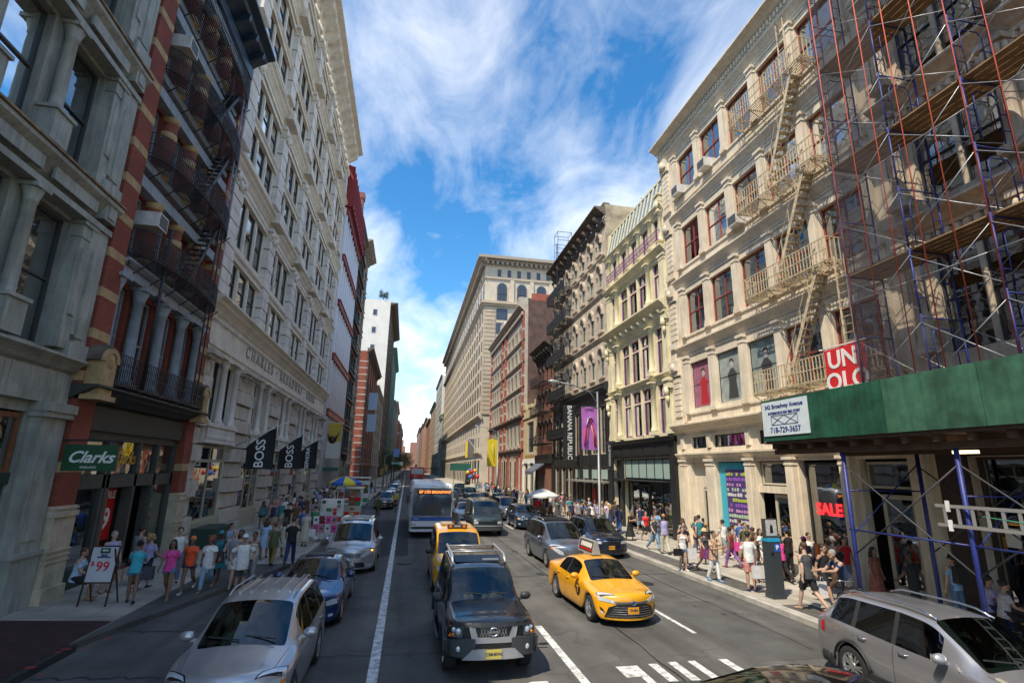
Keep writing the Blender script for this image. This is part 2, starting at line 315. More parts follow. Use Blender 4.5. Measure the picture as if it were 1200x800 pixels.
for k in range(34):
    x = rt.choice((-2.4, 2.0, 5.8, 9.4)) + rt.uniform(-.7, .7); y = rt.uniform(10, 44); r = rt.uniform(.05, .22); b = MB(); n = 11; b.add([(x + r * rt.uniform(.6, 1.2) * cos(6.283 * i / n), y + 1.5 * r * rt.uniform(.6, 1.2) * sin(6.283 * i / n), .0068) for i in range(n)], [tuple(range(n))]); tag(obj('oil_stain', b, STN), kind='structure')
for x, y, lab in ((2.9, 17.6, 'under the yellow taxi van'), (-1.9, 21.3, 'between the blue sedan and the silver minivan'), (8.9, 19.5, 'in the sunlit lane by the kerb'), (0.2, 24.5, 'beside the long white lane line')):
    b = MB(); b.lathe(x, y, [(.36, .004), (.36, .009)], 24); mh = tag(obj('manhole_cover', b, mat('cast_iron', (.05, .048, .046), .6, .6, var=.4, vscale=12, bump=.6, bscale=40)), 'round iron manhole cover ' + lab, 'manhole cover', 'manhole covers in the roadway')
RP = mat('red_spray_paint', (0.42, 0.03, 0.03), 0.8)
for i in range(26):
    y = 11.2 + i * .26 + random.uniform(-.2, .2); x = -6.72 + random.uniform(-.25, .18) + (y - 14) * .06; r = random.uniform(.02, .05)
    if y < 17.8: b = MB(); b.quad((x - r * 2, y - r, .003 if x > -6.8 else .152), (x + r * 2, y - r, .003 if x > -6.8 else .152), (x + r * 2.4, y + r, .003 if x > -6.8 else .152), (x - r, y + r, .003 if x > -6.8 else .152)); tag(obj('spray_mark', b, RP), kind='structure')

# ---------------------------------------------------------------- buildings
class Bld:
    """a building seen in front elevation: local x runs along the street front, y goes into the building, z is up"""
    def __init__(s, name, label, loc, rot, W, D, H, wall, label_cat='building', group=None, core=True, floors=None):
        s.r = thing(name, label, label_cat, loc, rot, group); s.W = W; s.D = D; s.H = H; s.wall = wall; s.rows = []; s.wins = []; s.q = []
        s.core = core; s.depth = .3
    def row(s, z0, z1, xs, arch=0): s.rows.append((z0, z1, xs, arch))
    def part(s, name, m, fn=None, parent=None):
        b = MB(); s.q.append((name, b, m, parent)); return b
    def build_wall(s, x0=0, z0=0):
        b = MB(); W, H, d = s.W, s.H, s.depth; z = z0
        def F(xa, xb, za, zb):
            if xb - xa > 1e-4 and zb - za > 1e-4: b.quad((xa, 0, za), (xb, 0, za), (xb, 0, zb), (xa, 0, zb))
        for r0, r1, xs, arch in sorted(s.rows, key=lambda r: r[0]):
            F(x0, W, z, r0); x = x0
            for xa, xb in xs:
                F(x, xa, r0, r1); x = xb
                b.quad((xa, 0, r0), (xa, d, r0), (xa, d, r1), (xa, 0, r1)); b.quad((xb, 0, r0), (xb, d, r0), (xb, d, r1), (xb, 0, r1))
                b.quad((xa, 0, r0), (xb, 0, r0), (xb, d, r0), (xa, d, r0)); b.quad((xa, 0, r1), (xb, 0, r1), (xb, d, r1), (xa, d, r1))
                if arch:
                    c = (xa + xb) / 2; R = (xb - xa) / 2; h = arch * R; n = 8; n0 = len(b.v)
                    for sg in (-1, 1):
                        pts = [(c + sg * R, r1)] + [(c + sg * R * cos(pi / 2 * k / n), r1 - h + h * sin(pi / 2 * k / n)) for k in range(n)] + [(c, r1)]
                        b.poly(pts, 0.004, d - .01)
            F(x, W, r0, r1); z = r1
        F(x0, W, z, H)
        D = s.D; e = d + .75
        b.quad((x0, 0, z0), (x0, D, z0), (x0, D, H), (x0, 0, H)); b.quad((W, 0, z0), (W, D, z0), (W, D, H), (W, 0, H)); b.quad((x0, D, z0), (W, D, z0), (W, D, H), (x0, D, H)); b.quad((x0, 0, H), (W, 0, H), (W, D, H), (x0, D, H))
        o = link('wall', b.mesh('wall', s.wall), s.r)
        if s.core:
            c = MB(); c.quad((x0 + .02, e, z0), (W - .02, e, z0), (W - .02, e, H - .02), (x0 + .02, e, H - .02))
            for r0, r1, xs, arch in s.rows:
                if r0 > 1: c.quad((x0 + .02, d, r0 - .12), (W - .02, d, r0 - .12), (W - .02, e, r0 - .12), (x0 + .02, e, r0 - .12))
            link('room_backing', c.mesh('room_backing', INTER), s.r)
        return o
    def window(s, x0, x1, z0, z1, style, y=None):
        s.wins.append((x0, x1, z0, z1, style, s.depth - .1 if y is None else y))
    def finish(s, maxwin=100):
        s.build_wall()
        for name, b, m, par in s.q:
            if b.v: link(name, b.mesh(name, m), par or s.r)
        R = Matrix.Rotation(s.r.rotation_euler[2], 4, 'Z')
        def dist(w): p = R @ Vector(((w[0] + w[1]) / 2, 0, w[2])); p = p + s.r.location; return (p - Vector((0, 0, 4))).length
        ws = sorted(s.wins, key=dist); rest = {}
        for i, (x0, x1, z0, z1, st, y) in enumerate(ws):
            fm, pm, bm_, mats = win_mesh(round(x1 - x0, 3), round(z1 - z0, 3), st)
            if i < maxwin:
                o = link('window', fm, s.r, (x0, y, z0)); g = link('pane', pm, o)
                if bm_ is not None and random.random() < WIN[st].get('pblind', .6):
                    k = link('blind', bm_, o); k.scale[2] = random.choice((1, 1, .85, .6, .5, .35)); k.location[2] = (z1 - z0) * (1 - k.scale[2])
            else:
                for me, mm in ((fm, mats[0]), (pm, mats[1])):
                    b = rest.setdefault(mm.name, (MB(), mm))[0]; b.add([(v.co.x + x0, v.co.y + y, v.co.z + z0) for v in me.vertices], [tuple(p.vertices) for p in me.polygons])
        if rest:
            b = MB(); ms = []
            for nm, (q, mm) in rest.items(): b.cur = len(ms); ms.append(mm); b.add(q.v, q.f)
            o = link('remaining_windows', b.mesh('remaining_windows', ms), s.r); o['kind'] = 'stuff'
WIN = {}
WC = {}
def style(name, frame, pane=GLASS, bars=(1, 1), t=.07, meet=.5, blind=BLIND, pblind=.6, arch=0, dep=.08, **k): WIN[name] = dict(frame=frame, pane=pane, bars=bars, t=t, meet=meet, blind=blind, pblind=pblind, arch=arch, dep=dep, **k)
def win_mesh(w, h, st):
    key = (w, h, st)
    if key in WC: return WC[key]
    s = WIN[st]; t = s['t']; d = s['dep']; f = MB()
    f.box(0, t, -d / 2, d / 2, 0, h); f.box(w - t, w, -d / 2, d / 2, 0, h); f.box(t, w - t, -d / 2, d / 2, 0, t); f.box(t, w - t, -d / 2, d / 2, h - t, h)
    cols, mull = s['bars'][0], s['bars'][1]
    for k in range(1, cols): x = w * k / cols; f.box(x - t * .35, x + t * .35, -d / 2 + .005, d / 2 - .02, t, h - t)
    if s['meet']: z = h * s['meet']; f.box(t, w - t, -d / 2 - .01, d / 2 - .025, z - t * .4, z + t * .4)
    for k in range(1, mull): z = h * k / mull; f.box(t, w - t, -d / 2 + .012, d / 2 - .027, z - t * .25, z + t * .25)
    p = MB(); z = h * (s['meet'] or 0)
    p.quad((t * .5, .012, t * .5), (w - t * .5, .012, t * .5), (w - t * .5, .012, h - t * .5), (t * .5, .012, h - t * .5))
    bl = None
    if s['blind'] and s['pane'] is GLASS:
        b = MB(); b.quad((.03, .11, 0), (w - .03, .11, 0), (w - .03, .11, h), (.03, .11, h)); bl = b.mesh('blind', s['blind'])
    WC[key] = (f.mesh('window', s['frame']), p.mesh('pane', s['pane']), bl, (s['frame'], s['pane'])); return WC[key]
def cornice(b, x0, x1, z, h, out, steps=3, y=0.0):
    """stepped moulding whose top edge is at z + h and sticks out by out"""
    pts = [(y + .02, z)]
    for k in range(steps):
        a = out * ((k + 1) / steps) ** 1.3; pts += [(y - a * .75, z + h * k / steps), (y - a, z + h * (k + .55) / steps)]
    pts += [(y - out, z + h), (y + .02, z + h)]
    b.prof(x0, x1, pts)
def dentils(b, x0, x1, z, h, w, gap, out, y=0.0):
    n = max(1, int((x1 - x0) / (w + gap))); st = (x1 - x0) / n
    for k in range(n): b.box(x0 + k * st + gap / 2, x0 + k * st + gap / 2 + w, y - out, y + .01, z, z + h)
def brackets(b, x0, x1, z, h, w, n, out, y=0.0):
    for k in range(n):
        x = x0 + (x1 - x0) * (k + .5) / n; pts = [(y + .01, z), (y - out * .25, z + h * .05), (y - out * .35, z + h * .4), (y - out * .95, z + h * .75), (y - out, z + h), (y + .01, z + h)]
        b.prof(x - w / 2, x + w / 2, pts)
def pilaster(b, x, w, z0, z1, out, cap=.35, base=.35, y=0.0, flutes=0):
    b.box(x - w / 2, x + w / 2, y - out, y + .01, z0 + base, z1 - cap)
    b.box(x - w / 2 - .05, x + w / 2 + .05, y - out - .05, y + .01, z0, z0 + base * .6); b.box(x - w / 2 - .025, x + w / 2 + .025, y - out - .025, y + .01, z0 + base * .6, z0 + base)
    b.box(x - w / 2 - .03, x + w / 2 + .03, y - out - .03, y + .01, z1 - cap, z1 - cap * .8); b.box(x - w / 2 - .015, x + w / 2 + .015, y - out - .015, y + .01, z1 - cap * .8, z1 - cap * .35); b.box(x - w / 2 - .08, x + w / 2 + .08, y - out - .08, y + .01, z1 - cap * .35, z1)
    for k in range(flutes): xx = x - w / 2 + w * (k + .5) / flutes; b.box(xx - w / flutes * .22, xx + w / flutes * .22, y - out - .018, y - out + .01, z0 + base + .05, z1 - cap - .05)
def column(b, x, r, z0, z1, y=0.0, cap=.35, base=.3, n=14):
    b.box(x - r * 1.5, x + r * 1.5, y - r * 1.5, y + r * 1.5, z0, z0 + base * .45)
    b.lathe(x, y, [(r * 1.35, z0 + base * .45), (r * 1.4, z0 + base * .65), (r * 1.05, z0 + base), (r, z0 + base + .05), (r * .88, z1 - cap), (r * 1.05, z1 - cap + .02), (r * 1.0, z1 - cap * .8), (r * 1.45, z1 - cap * .3), (r * 1.5, z1 - cap * .25)], n)
    b.box(x - r * 1.65, x + r * 1.65, y - r * 1.65, y + r * 1.65, z1 - cap * .25, z1)
def ring_hood(b, c, R, z, w, out, h=1.0, y=0.0, n=10):
    """raised arch band over an opening"""
    for k in range(n):
        a, c2 = pi * k / n, pi * (k + 1) / n
        P = [(c + (R + o) * cos(t), z + (R * h + o) * sin(t)) for t, o in ((a, 0), (a, w), (c2, w), (c2, 0))]
        b.poly(P, y - out, y + .01)
def quoins(b, x0, x1, z0, z1, h, out, y=0.0, alt=.12):
    n = int((z1 - z0) / h); h = (z1 - z0) / n
    for k in range(n):
        a = alt if k % 2 else 0; b.box(x0 + a * .5, x1 - a * .5, y - out + a * .12, y + .01, z0 + k * h + .03, z0 + (k + 1) * h - .03)
def balcony_rail(b, x0, x1, y0, y1, z, h=.95, step=.14, t=.022, floor=True, slat=.1):
    """fire-escape landing: slatted floor, uprights and hand rails round three sides; y0 outer (negative), y1 at the wall"""
    if floor:
        n = max(2, int((y1 - y0) / slat))
        for k in range(n + 1): y = y0 + (y1 - y0) * k / n; b.box(x0, x1, y - .02, y + .02, z - .02, z)
        for k in range(int((x1 - x0) / .8) + 2): x = min(x0 + k * .8, x1); b.box(x - .02, x + .02, y0, y1, z - .06, z - .021); b.bar((x, y0, z - .05), (x, y1, z - .65), .03)
    for zz in (z + .04, z + h * .5, z + h): b.box(x0, x1, y0 - t / 2, y0 + t / 2, zz - t / 2, zz + t / 2)
    for x in (x0, x1):
        for zz in (z + .04, z + h): b.box(x - t / 2, x + t / 2, y0, y1, zz - t / 2, zz + t / 2)
    n = int((x1 - x0) / step)
    for k in range(n + 1): x = x0 + (x1 - x0) * k / n; b.box(x - t / 2.4, x + t / 2.4, y0 - t / 2.4, y0 + t / 2.4, z, z + h)
    n = int((y1 - y0) / step)
    for k in range(1, n): y = y0 + (y1 - y0) * k / n; [b.box(x - t / 2.4, x + t / 2.4, y - t / 2.4, y + t / 2.4, z, z + h) for x in (x0, x1)]
def stair(b, xa, za, xb, zb, y, w=.55, n=14, t=.03):
    """steep iron stair from (xa, za) up to (xb, zb), width w about depth y"""
    for yy in (y - w / 2, y + w / 2):
        b.bar((xa, yy, za), (xb, yy, zb), .03, .16); b.bar((xa, yy, za + .8), (xb, yy, zb + .8), .025); 
        for k in range(0, n + 1, 4): f = k / n; x = xa + (xb - xa) * f; z = za + (zb - za) * f; b.box(x - .012, x + .012, yy - .012, yy + .012, z, z + .8)
    for k in range(1, n): f = k / n; x = xa + (xb - xa) * f; z = za + (zb - za) * f; b.box(x - .11, x + .11, y - w / 2, y + w / 2, z - .015, z + .015)
def ladder(b, x, y, z0, z1, w=.42, t=.035, step=.3):
    for sx in (-1, 1): b.box(x + sx * w / 2 - t / 2, x + sx * w / 2 + t / 2, y - t / 2, y + t / 2, z0, z1)
    for k in range(int((z1 - z0) / step)): z = z0 + .15 + k * step; b.box(x - w / 2, x + w / 2, y - .012, y + .012, z - .012, z + .012)
def air_con(s, x, z, w=.65, h=.42, out=.5):
    b = MB(); b.box(x - w / 2, x + w / 2, -out, .2, z, z + h); b.box(x - w / 2 - .01, x + w / 2 + .01, -out - .015, -out + .02, z - .01, z + h + .01)
    o = link('air_conditioner', b.mesh('air_conditioner', mat('ac_white', (0.6, 0.59, 0.56), .6, var=.2, streak=.2)), s.r)
    g = MB(); g.box(x - w / 2 + .05, x + w / 2 - .05, -out - .022, -out - .0155, z + .05, z + h - .05); gg = link('grille', g.mesh('grille', mat('ac_grille', (.08, .08, .08), .6)), o)
    for k in range(2, 9): pass
def awning_text(*a): pass
# ---------------------------------------------------------------- right (sunlit) side of the street
XR = 16.0; XL = -10.2
CREAM = mat('cream_cast_iron', (0.70, 0.61, 0.48), 0.7, var=0.16, vscale=1.1, streak=0.22, bump=0.12)
CREAM2 = mat('yellow_cream_iron', (0.72, 0.65, 0.45), 0.7, var=0.14, vscale=1.3, streak=0.2, bump=0.12)
REDF = mat('red_sash', (0.34, 0.075, 0.05), 0.5, var=0.15)
PURP = mat('purple_sash', (0.17, 0.05, 0.19), 0.5, var=0.15)
TEALF = mat('grey_green_sash', (0.14, 0.22, 0.21), 0.6)
DKF = mat('dark_sash', (0.03, 0.03, 0.032), 0.5); WHF = mat('pale_sash', (0.5, 0.5, 0.47), 0.5)
BLKIRON = mat('black_shopfront', (0.022, 0.023, 0.024), 0.45, var=0.2)
BROWNST = mat('brownstone', (0.50, 0.42, 0.34), 0.85, var=0.25, vscale=1.2, streak=0.3, bump=0.3)
RUST = mat('rusty_cream_iron', (0.50, 0.40, 0.28), 0.7, var=0.35, vscale=4)
style('red', REDF, bars=(2, 1), t=.062, meet=.5, pblind=.9); style('purple', PURP, bars=(1, 1), t=.11, meet=.72, pblind=.35)
style('purple_small', PURP, bars=(1, 1), t=.10, meet=0, pblind=.3); style('teal', TEALF, bars=(1, 1), t=.08, meet=.5, pblind=.6)
style('dark', DKF, bars=(1, 1), t=.06, meet=.5, pblind=.4); style('shop', DKF, bars=(1, 1), t=.06, meet=0, blind=None); style('shopc', CREAM, bars=(1, 1), t=.09, meet=0, blind=None)
style('far', DKF, pane=FARGLASS, bars=(1, 1), t=.08, meet=.5, blind=None); style('farw', WHF, pane=FARGLASS, bars=(1, 1), t=.12, meet=.5, blind=None)
style('poster', DKF, bars=(1, 1), t=.05, meet=.5, pblind=0)
def R_(name, label, y0, y1, H, D, wall, **k): return Bld(name, label, (XR, y1, 0), -pi / 2, y1 - y0, D, H, wall, **k)
def L_(name, label, y0, y1, H, D, wall, **k): return Bld(name, label, (XL, y0, 0), pi / 2, y1 - y0, D, H, wall, **k)

# --- R2: cream cast-iron block with red sashes and pale fire escape (x = 29.5 - Y)
B = R_('cast_iron_building', 'cream cast iron loft building with red window sashes and a rusty zigzag fire escape', 13.6, 29.5, 25.2, 22, CREAM, label_cat='building')
px = [1.75, 4.4, 7.1, 9.75, 12.45, 15.15]
bays = [(px[i] + .22, px[i + 1] - .22) for i in range(5)]
for z0, z1 in ((7.6, 10.25), (12.0, 14.6), (16.4, 18.9), (21.1, 23.7)):
    B.row(z0, z1, bays)
    for i, (a, c) in enumerate(bays): B.window(a, c, z0, z1, 'poster' if (z0 < 8 and i in (0, 1, 2)) else 'red')
B.row(5.35, 6.0, [(.55 + 1.0, 3.3), (3.75, 7.0), (7.5, 9.6), (10.1, 12.3), (12.8, 15.0)])
for a, c in [(1.55, 3.3), (3.75, 7.0), (7.5, 9.6), (10.1, 12.3), (12.8, 15.0)]: B.window(a, c, 5.35, 6.0, 'shop')
GF = [(1.35, 3.15), (3.85, 6.6), (7.15, 9.35), (9.95, 12.15), (13.0, 14.9)]
B.row(0.15, 4.6, GF)
for z0, z1 in ((7.3, 10.7), (11.85, 14.95), (16.2, 19.3), (20.95, 24.05)):
    for i, x in enumerate(px): pilaster(B.part('pilaster', CREAM), x, .40, z0, z1, .20, cap=.42, base=.4)
    b = B.part('spandrel', CREAM); b.box(1.5, 15.4, -.07, 0, z0 - .55, z0 - .02); b.box(1.5, 15.4, -.14, 0, z0 - .05, z0 + .06)
    b = B.part('string_course', CREAM); cornice(b, .9, 15.9, z1 + .15, .5, .34, 3); b.box(1.4, 15.9, -.05, 0, z1 - .02, z1 + .12)
    for i in range(5): a, c = bays[i]; B.part('window_sill', CREAM).box(a - .02, c + .02, -.1, .14, z0 - .12, z0 - .001)
b = B.part('cornice', CREAM); cornice(b, -.1, 15.95, 24.45, .5, .3, 2); cornice(b, -.15, 15.95, 25.1, .55, .85, 3); dentils(b, .1, 15.8, 24.9, .28, .12, .12, .38)
b.box(-.15, 15.95, -.75, 1.5, 25.6, 25.75)
b = B.part('corner_pier', CREAM); b.box(.05, 1.25, -.12, 0, 6.9, 24.4)
for z0 in (7.2, 11.9, 16.4, 21.0): quoins(b, .3, 1.0, z0, z0 + 2.4, .34, .22, alt=.0); b.box(.2, 1.1, -.3, 0, z0 + 2.5, z0 + 2.75); b.box(.25, 1.05, -.42, 0, z0 + 2.78, z0 + 3.4); b.ball((.65, -.36, z0 + 3.0), (.3, .16, .3), 8, 6); b.box(.15, 1.15, -.26, 0, z0 - .5, z0 - .15)
b = B.part('shop_cornice', CREAM); cornice(b, -.05, 15.95, 6.25, .5, .5, 3); cornice(b, .1, 15.9, 4.75, .35, .28, 2); b.box(.1, 15.9, -.06, 0, 5.12, 5.28)
for x in (.75, 3.5, 6.88, 9.65, 12.55, 15.4): pilaster(B.part('shop_pilaster', CREAM), x, .5, .15, 4.75, .22, cap=.35, base=.6); b = B.part('fluting', CREAM); b.box(x - .16, x + .16, -.24, -.2, 1.0, 4.2); b.box(x - .14, x + .14, -.14, 0, 5.35, 6.05)
STONEW = mat('warm_doorframe', (0.5, 0.46, 0.36), .6)
def door(B, x0, x1, z1, fm, pm=GLASS, y=.3):
    o = obj('door', MB().box(x0, x0 + .14, y - .04, y + .04, .16, z1).box(x1 - .14, x1, y - .04, y + .04, .16, z1).box(x0 + .14, x1 - .14, y - .04, y + .04, z1 - .14, z1).box(x0 + .14, x1 - .14, y - .04, y + .04, .16, .5), fm, B.r)
    obj('pane', MB().box(x0 + .14, x1 - .14, y - .008, y + .008, .5, z1 - .14), pm, o); obj('handle', MB().bar((x1 - .2, y - .1, 1.0), (x1 - .2, y - .1, 1.35), .03), BLACK, o)
def shopwin(B, x0, x1, z0, z1, fm, y=.3, t=.08, mull=0):
    b = MB().box(x0, x1, y - .05, y + .05, z0, z0 + t).box(x0, x1, y - .05, y + .05, z1 - t, z1).box(x0, x0 + t, y - .05, y + .05, z0 + t, z1 - t).box(x1 - t, x1, y - .05, y + .05, z0 + t, z1 - t)
    for k in range(1, mull + 1): x = x0 + (x1 - x0) * k / (mull + 1); b.box(x - t / 2, x + t / 2, y - .045, y + .045, z0 + t, z1 - t)
    o = obj('shop_window', b, fm, B.r); obj('pane', MB().quad((x0, y, z0), (x1, y, z0), (x1, y, z1), (x0, y, z1)), GLASS, o); return o
door(B, 2.1, 3.05, 3.2, STONEW); B.part('transom_panel', CREAM).box(1.35, 3.15, .28, .34, 3.25, 4.6); B.part('door_side_panel', CREAM).box(1.35, 2.1, .28, .34, .15, 3.25)
shopwin(B, 7.25, 9.3, 3.55, 4.55, STONEW); B.part('lintel_panel', CREAM).box(7.15, 9.35, .1, .3, 3.2, 3.5); door(B, 7.95, 9.25, 3.15, STONEW)
shopwin(B, 10.0, 12.1, .6, 4.5, DKF, mull=0); shopwin(B, 13.05, 14.85, 3.6, 4.5, STONEW); door(B, 13.5, 14.75, 3.4, STONEW)
TEAL = mat('cyan_film', (0.03, 0.42, 0.55), .4)
o = obj('cyan_window_display', MB().box(3.9, 6.55, .2, .26, .3, 4.55), TEAL, B.r)
o = obj('display_board', MB().box(4.45, 6.4, .17, .199, .7, 4.2), mat('display_back', (.09, .05, .2), .4), B.r)
for k in range(13):
    z = 4.05 - k * .25; c = [(0.42, .55, .08), (.3, .12, .5), (.6, .3, .55), (.45, .6, .4), (.65, .65, .6)][k % 5]
    for j in range(9): 
        if random.random() < .82: obj('sticker', MB().box(4.52 + j * .205, 4.52 + j * .205 + random.uniform(.1, .18), .15, .168, z - .14, z + random.uniform(-.03, .03)), mat('sticker%d' % (k % 5), c, .5), o)
SALE = mat('red_sale_letters', (0.85, 0.03, 0.04), .4, emit=0.5)
text('sale_lettering', 'SALE', .62, SALE, B.r, (11.1, .2, 2.7), bold=.02); b = B.part('red_shop_interior', mat('red_interior', (.35, .03, .02), .6)); b.box(10.05, 12.05, .85, .95, 2.9, 4.5); 
b = B.part('intercom', BLACK); b.box(1.8, 1.95, .2, .3, 1.3, 1.6)
# figure posters in three first-floor windows
for i, (bgc, fc) in enumerate((((.36, .13, .2), (.45, .02, .03)), ((.3, .34, .33), (.05, .05, .05)), ((.22, .28, .27), (.04, .04, .045)))):
    a, c = bays[i]; m_ = (a + c) / 2; f = MB().box(a + .08, c - .08, .16, .18, 7.65, 10.2); p = obj('fashion_poster', f, mat('poster_bg%d' % i, bgc, .7, var=.3, vscale=2.5), B.r)
    g = MB().poly([(m_ - .42, 7.75), (m_ + .42, 7.75), (m_ + .3, 8.6), (m_ + .38, 9.0), (m_ + .12, 9.28), (m_ - .12, 9.28), (m_ - .38, 9.0), (m_ - .3, 8.6)], .15, .158); obj('printed_figure', g, mat('poster_fig%d' % i, fc, .7), p)
    g = MB(); g.ball((m_, .15, 9.5), (.17, .01, .22), 12, 8); obj('printed_head', g, mat('poster_skin%d' % i, (.5, .38, .32) if i == 0 else (.42, .42, .41), .7), p)
    g = MB(); g.ball((m_, .153, 9.62), (.2, .01, .2), 12, 8); obj('printed_hair', g, mat('poster_hair', (.06, .04, .03), .7), p)
for x, z in ((2.5, 20.9), (5.55, 20.85), (7.9, 16.2)): air_con(B, x, z, .75, .55, .6)
# fire escape on R2
FE = mat('pale_fire_escape', (0.56, 0.45, 0.30), .7, var=.4, vscale=5, streak=.2)
fe = MB(); fe.box(9.0, 9.02, -.02, 0, 7, 7.02); fe = obj('fire_escape', MB().bar((9.7, -.9, 7.2), (9.7, -.9, 7.25), .05), FE, B.r)
def xy(Y): return 29.5 - Y
for z in (7.45, 11.85, 16.25, 20.95):
    b = MB(); balcony_rail(b, xy(20.6), xy(15.6) if z > 8 else xy(14.0), -1.0, -.02, z, h=.95, step=.17, t=.035); obj('balcony', b, FE, fe)
for z0, z1 in ((16.25, 20.95), (11.85, 16.25), (7.45, 11.85)):
    b = MB(); stair(b, xy(18.6), z0, xy(16.3), z1, -.62, w=.5, n=16); obj('stair', b, FE, fe)
b = MB(); ladder(b, xy(15.2), -.9, 7.6, 11.9, .45, .05); obj('drop_ladder', b, FE, fe)
b = MB(); ladder(b, xy(17.3), -.3, 21, 25.7, .45, .045); obj('roof_ladder', b, FE, fe)
B.finish()
UQ = thing('hanging_banner', 'red cloth banner with white letters hanging over the green shed', 'banner', (14.55, 15.0, 0))
b = MB().box(-.02, .02, -.85, .85, 6.5, 8.35); obj('cloth', b, mat('red_cloth', (.62, .015, .02), .8, var=.1), UQ); obj('pole', MB().tube([(1.4, .95, 8.4), (-.1, .95, 8.4)], .03).tube([(0, -.95, 8.4), (0, .95, 8.4)], .025), WHITE, UQ)
for t_, z in (('UNI', 7.92), ('QLO', 7.15)): text('lettering', t_, .85, WHITE, UQ, (-.03, -.02, z), (pi / 2, 0, -pi / 2), bold=.02)

# --- R1: ornate building behind the scaffold (x = 13.5 - Y)
TAN = mat('tan_cast_iron', (0.52, 0.43, 0.34), .75, var=.3, vscale=1.2, streak=.35, bump=.15); DBR = mat('dark_brown_shopfront', (0.055, 0.036, 0.03), .6, var=.3)
B = R_('ornate_building', 'weathered tan building with leafy column capitals wrapped in tall scaffolding', -6, 13.55, 27.5, 22, TAN)
px = [.55, 4.0, 7.4, 10.8, 14.2, 17.6]
for z0, z1, st in ((7.7, 11.0, 'dark'), (12.6, 15.6, 'dark'), (17.2, 20.2, 'dark'), (21.8, 24.6, 'dark')):
    bs = [(px[i] + .4, px[i + 1] - .4) for i in range(5)]; B.row(z0, z1, bs)
    for a, c in bs: h = (a + c) / 2; B.window(a, h - .06, z0, z1, st); B.window(h + .06, c, z0, z1, st); B.part('mullion', TAN).box(h - .08, h + .08, .1, .3, z0, z1)
    for x in px:
        b = B.part('column', TAN); b.box(x - .45, x + .45, -.2, 0, z0 - .9, z0); column(b, x, .23, z0, z1 + .5, y=-.25, cap=.75, base=.5)
        for k in range(7): t = pi * k / 6; b.ball((x + .36 * cos(t), -.25 - .36 * sin(t), z1 + .05), (.1, .1, .22), 6, 5)
    b = B.part('string_course', TAN); cornice(b, 0, 18, z1 + .55, .55, .65, 3); b.box(0, 18, -.1, 0, z1 + 1.1, z1 + 1.4); dentils(b, 0, 18, z1 + .3, .2, .15, .15, .18)
b = B.part('cornice', TAN); cornice(b, 0, 18, 26.2, 1.1, 1.1, 4)
B.row(.3, 4.6, [(.9, 3.7), (4.5, 7.8), (8.6, 12), (12.8, 16)]); b = B.part('brown_shopfront', DBR); b.box(0, .88, -.1, 0, .15, 6.2); b.box(3.7, 4.5, -.1, 0, .15, 6.2); b.box(7.8, 8.6, -.1, 0, .15, 6.2); b.box(.88, 18, -.08, 0, 4.62, 6.2); b.box(.9, 18, -.05, .3, .15, .7)
b = B.part('lintel_beam', DBR); cornice(b, -.02, 18, 6.2, .5, .5, 3)
for a, c in ((.95, 3.65), (4.55, 7.75), (8.65, 11.95)): shopwin(B, a, c, .7, 4.6, DBR, mull=1)
for x in (1.6, 3.0): B.part('paper_notice', WHITE).box(x - .25, x + .1, .2, .24, 2.2, 2.7)
B.finish()

# --- scaffolding above the shed
BLUES = mat('blue_scaffold', (0.018, 0.032, 0.19), .5, var=.3, vscale=6); GALV = mat('galvanised_pipe', (0.42, 0.43, 0.44), .45, .6, var=.2); REDR = mat('orange_red_pipe', (0.62, 0.10, 0.05), .6, var=.2)
PLANK = mat('scaffold_plank', (0.30, 0.19, 0.095), .85, var=.35, vscale=3, bump=.3)
sc = thing('scaffolding', 'tall blue pipe scaffolding with plank decks and red uprights above the green shed', 'scaffolding', (0, 0, 0))
ys = [13.75, 11.55, 9.35, 7.15, 4.95]; X0, X1 = 13.9, 15.25
for yi, y in enumerate(ys):
    for lv in range(10):
        z = 6.45 + lv * 2.0; b = MB()
        for x in (X0, X1): b.tube([(x, y, z), (x, y, z + 2)], .028, 6)
        b.tube([(X0, y, z + 1.9), (X1, y, z + 1.9)], .022, 6); b.tube([(X0 + .3, y, z + .1), (X0 + .3, y, z + 1.45), (X0 + .42, y, z + 1.6), (X1 - .42, y, z + 1.6), (X1 - .3, y, z + 1.45), (X1 - .3, y, z + .1)], .018, 6)
        for zz in (.5, 1.0): b.tube([(X0, y, z + zz), (X0 + .3, y, z + zz)], .015, 6); b.tube([(X1 - .3, y, z + zz), (X1, y, z + zz)], .015, 6)
        obj('end_frame', b, BLUES, sc)
for i in range(4):
    for lv in range(10):
        z = 6.45 + lv * 2.0; b = MB()
        for x in (X0 - .03, X1 + .03): b.tube([(x, ys[i], z + .15), (x, ys[i + 1], z + 1.75)], .012, 5); b.tube([(x, ys[i], z + 1.75), (x, ys[i + 1], z + .15)], .012, 5)
        obj('cross_brace', b, GALV, sc)
        if lv in (1, 3, 5, 7, 8): b = MB(); [b.box(X0 + .05 + k * .26, X0 + .29 + k * .26, ys[i + 1] - .12, ys[i] + .12, z + 1.93 + .012 * (i % 2), z + 1.975 + .012 * (i % 2)) for k in range(5)]; obj('plank_deck', b, PLANK, sc)
        if lv in (1, 3, 4, 6, 7, 9): b = MB(); b.tube([(X0 - .05, ys[i] + .2, z + 1.0), (X0 - .05, ys[i + 1] - .2, z + 1.0)], .018, 5); obj('guard_rail', b, GALV, sc)
for k in range(11):
    y = 13.6 - k * .86; b = MB(); b.tube([(X0 - .12, y, 6.4), (X0 - .12, y, 26)], .016, 6); obj('red_upright', b, REDR, sc)
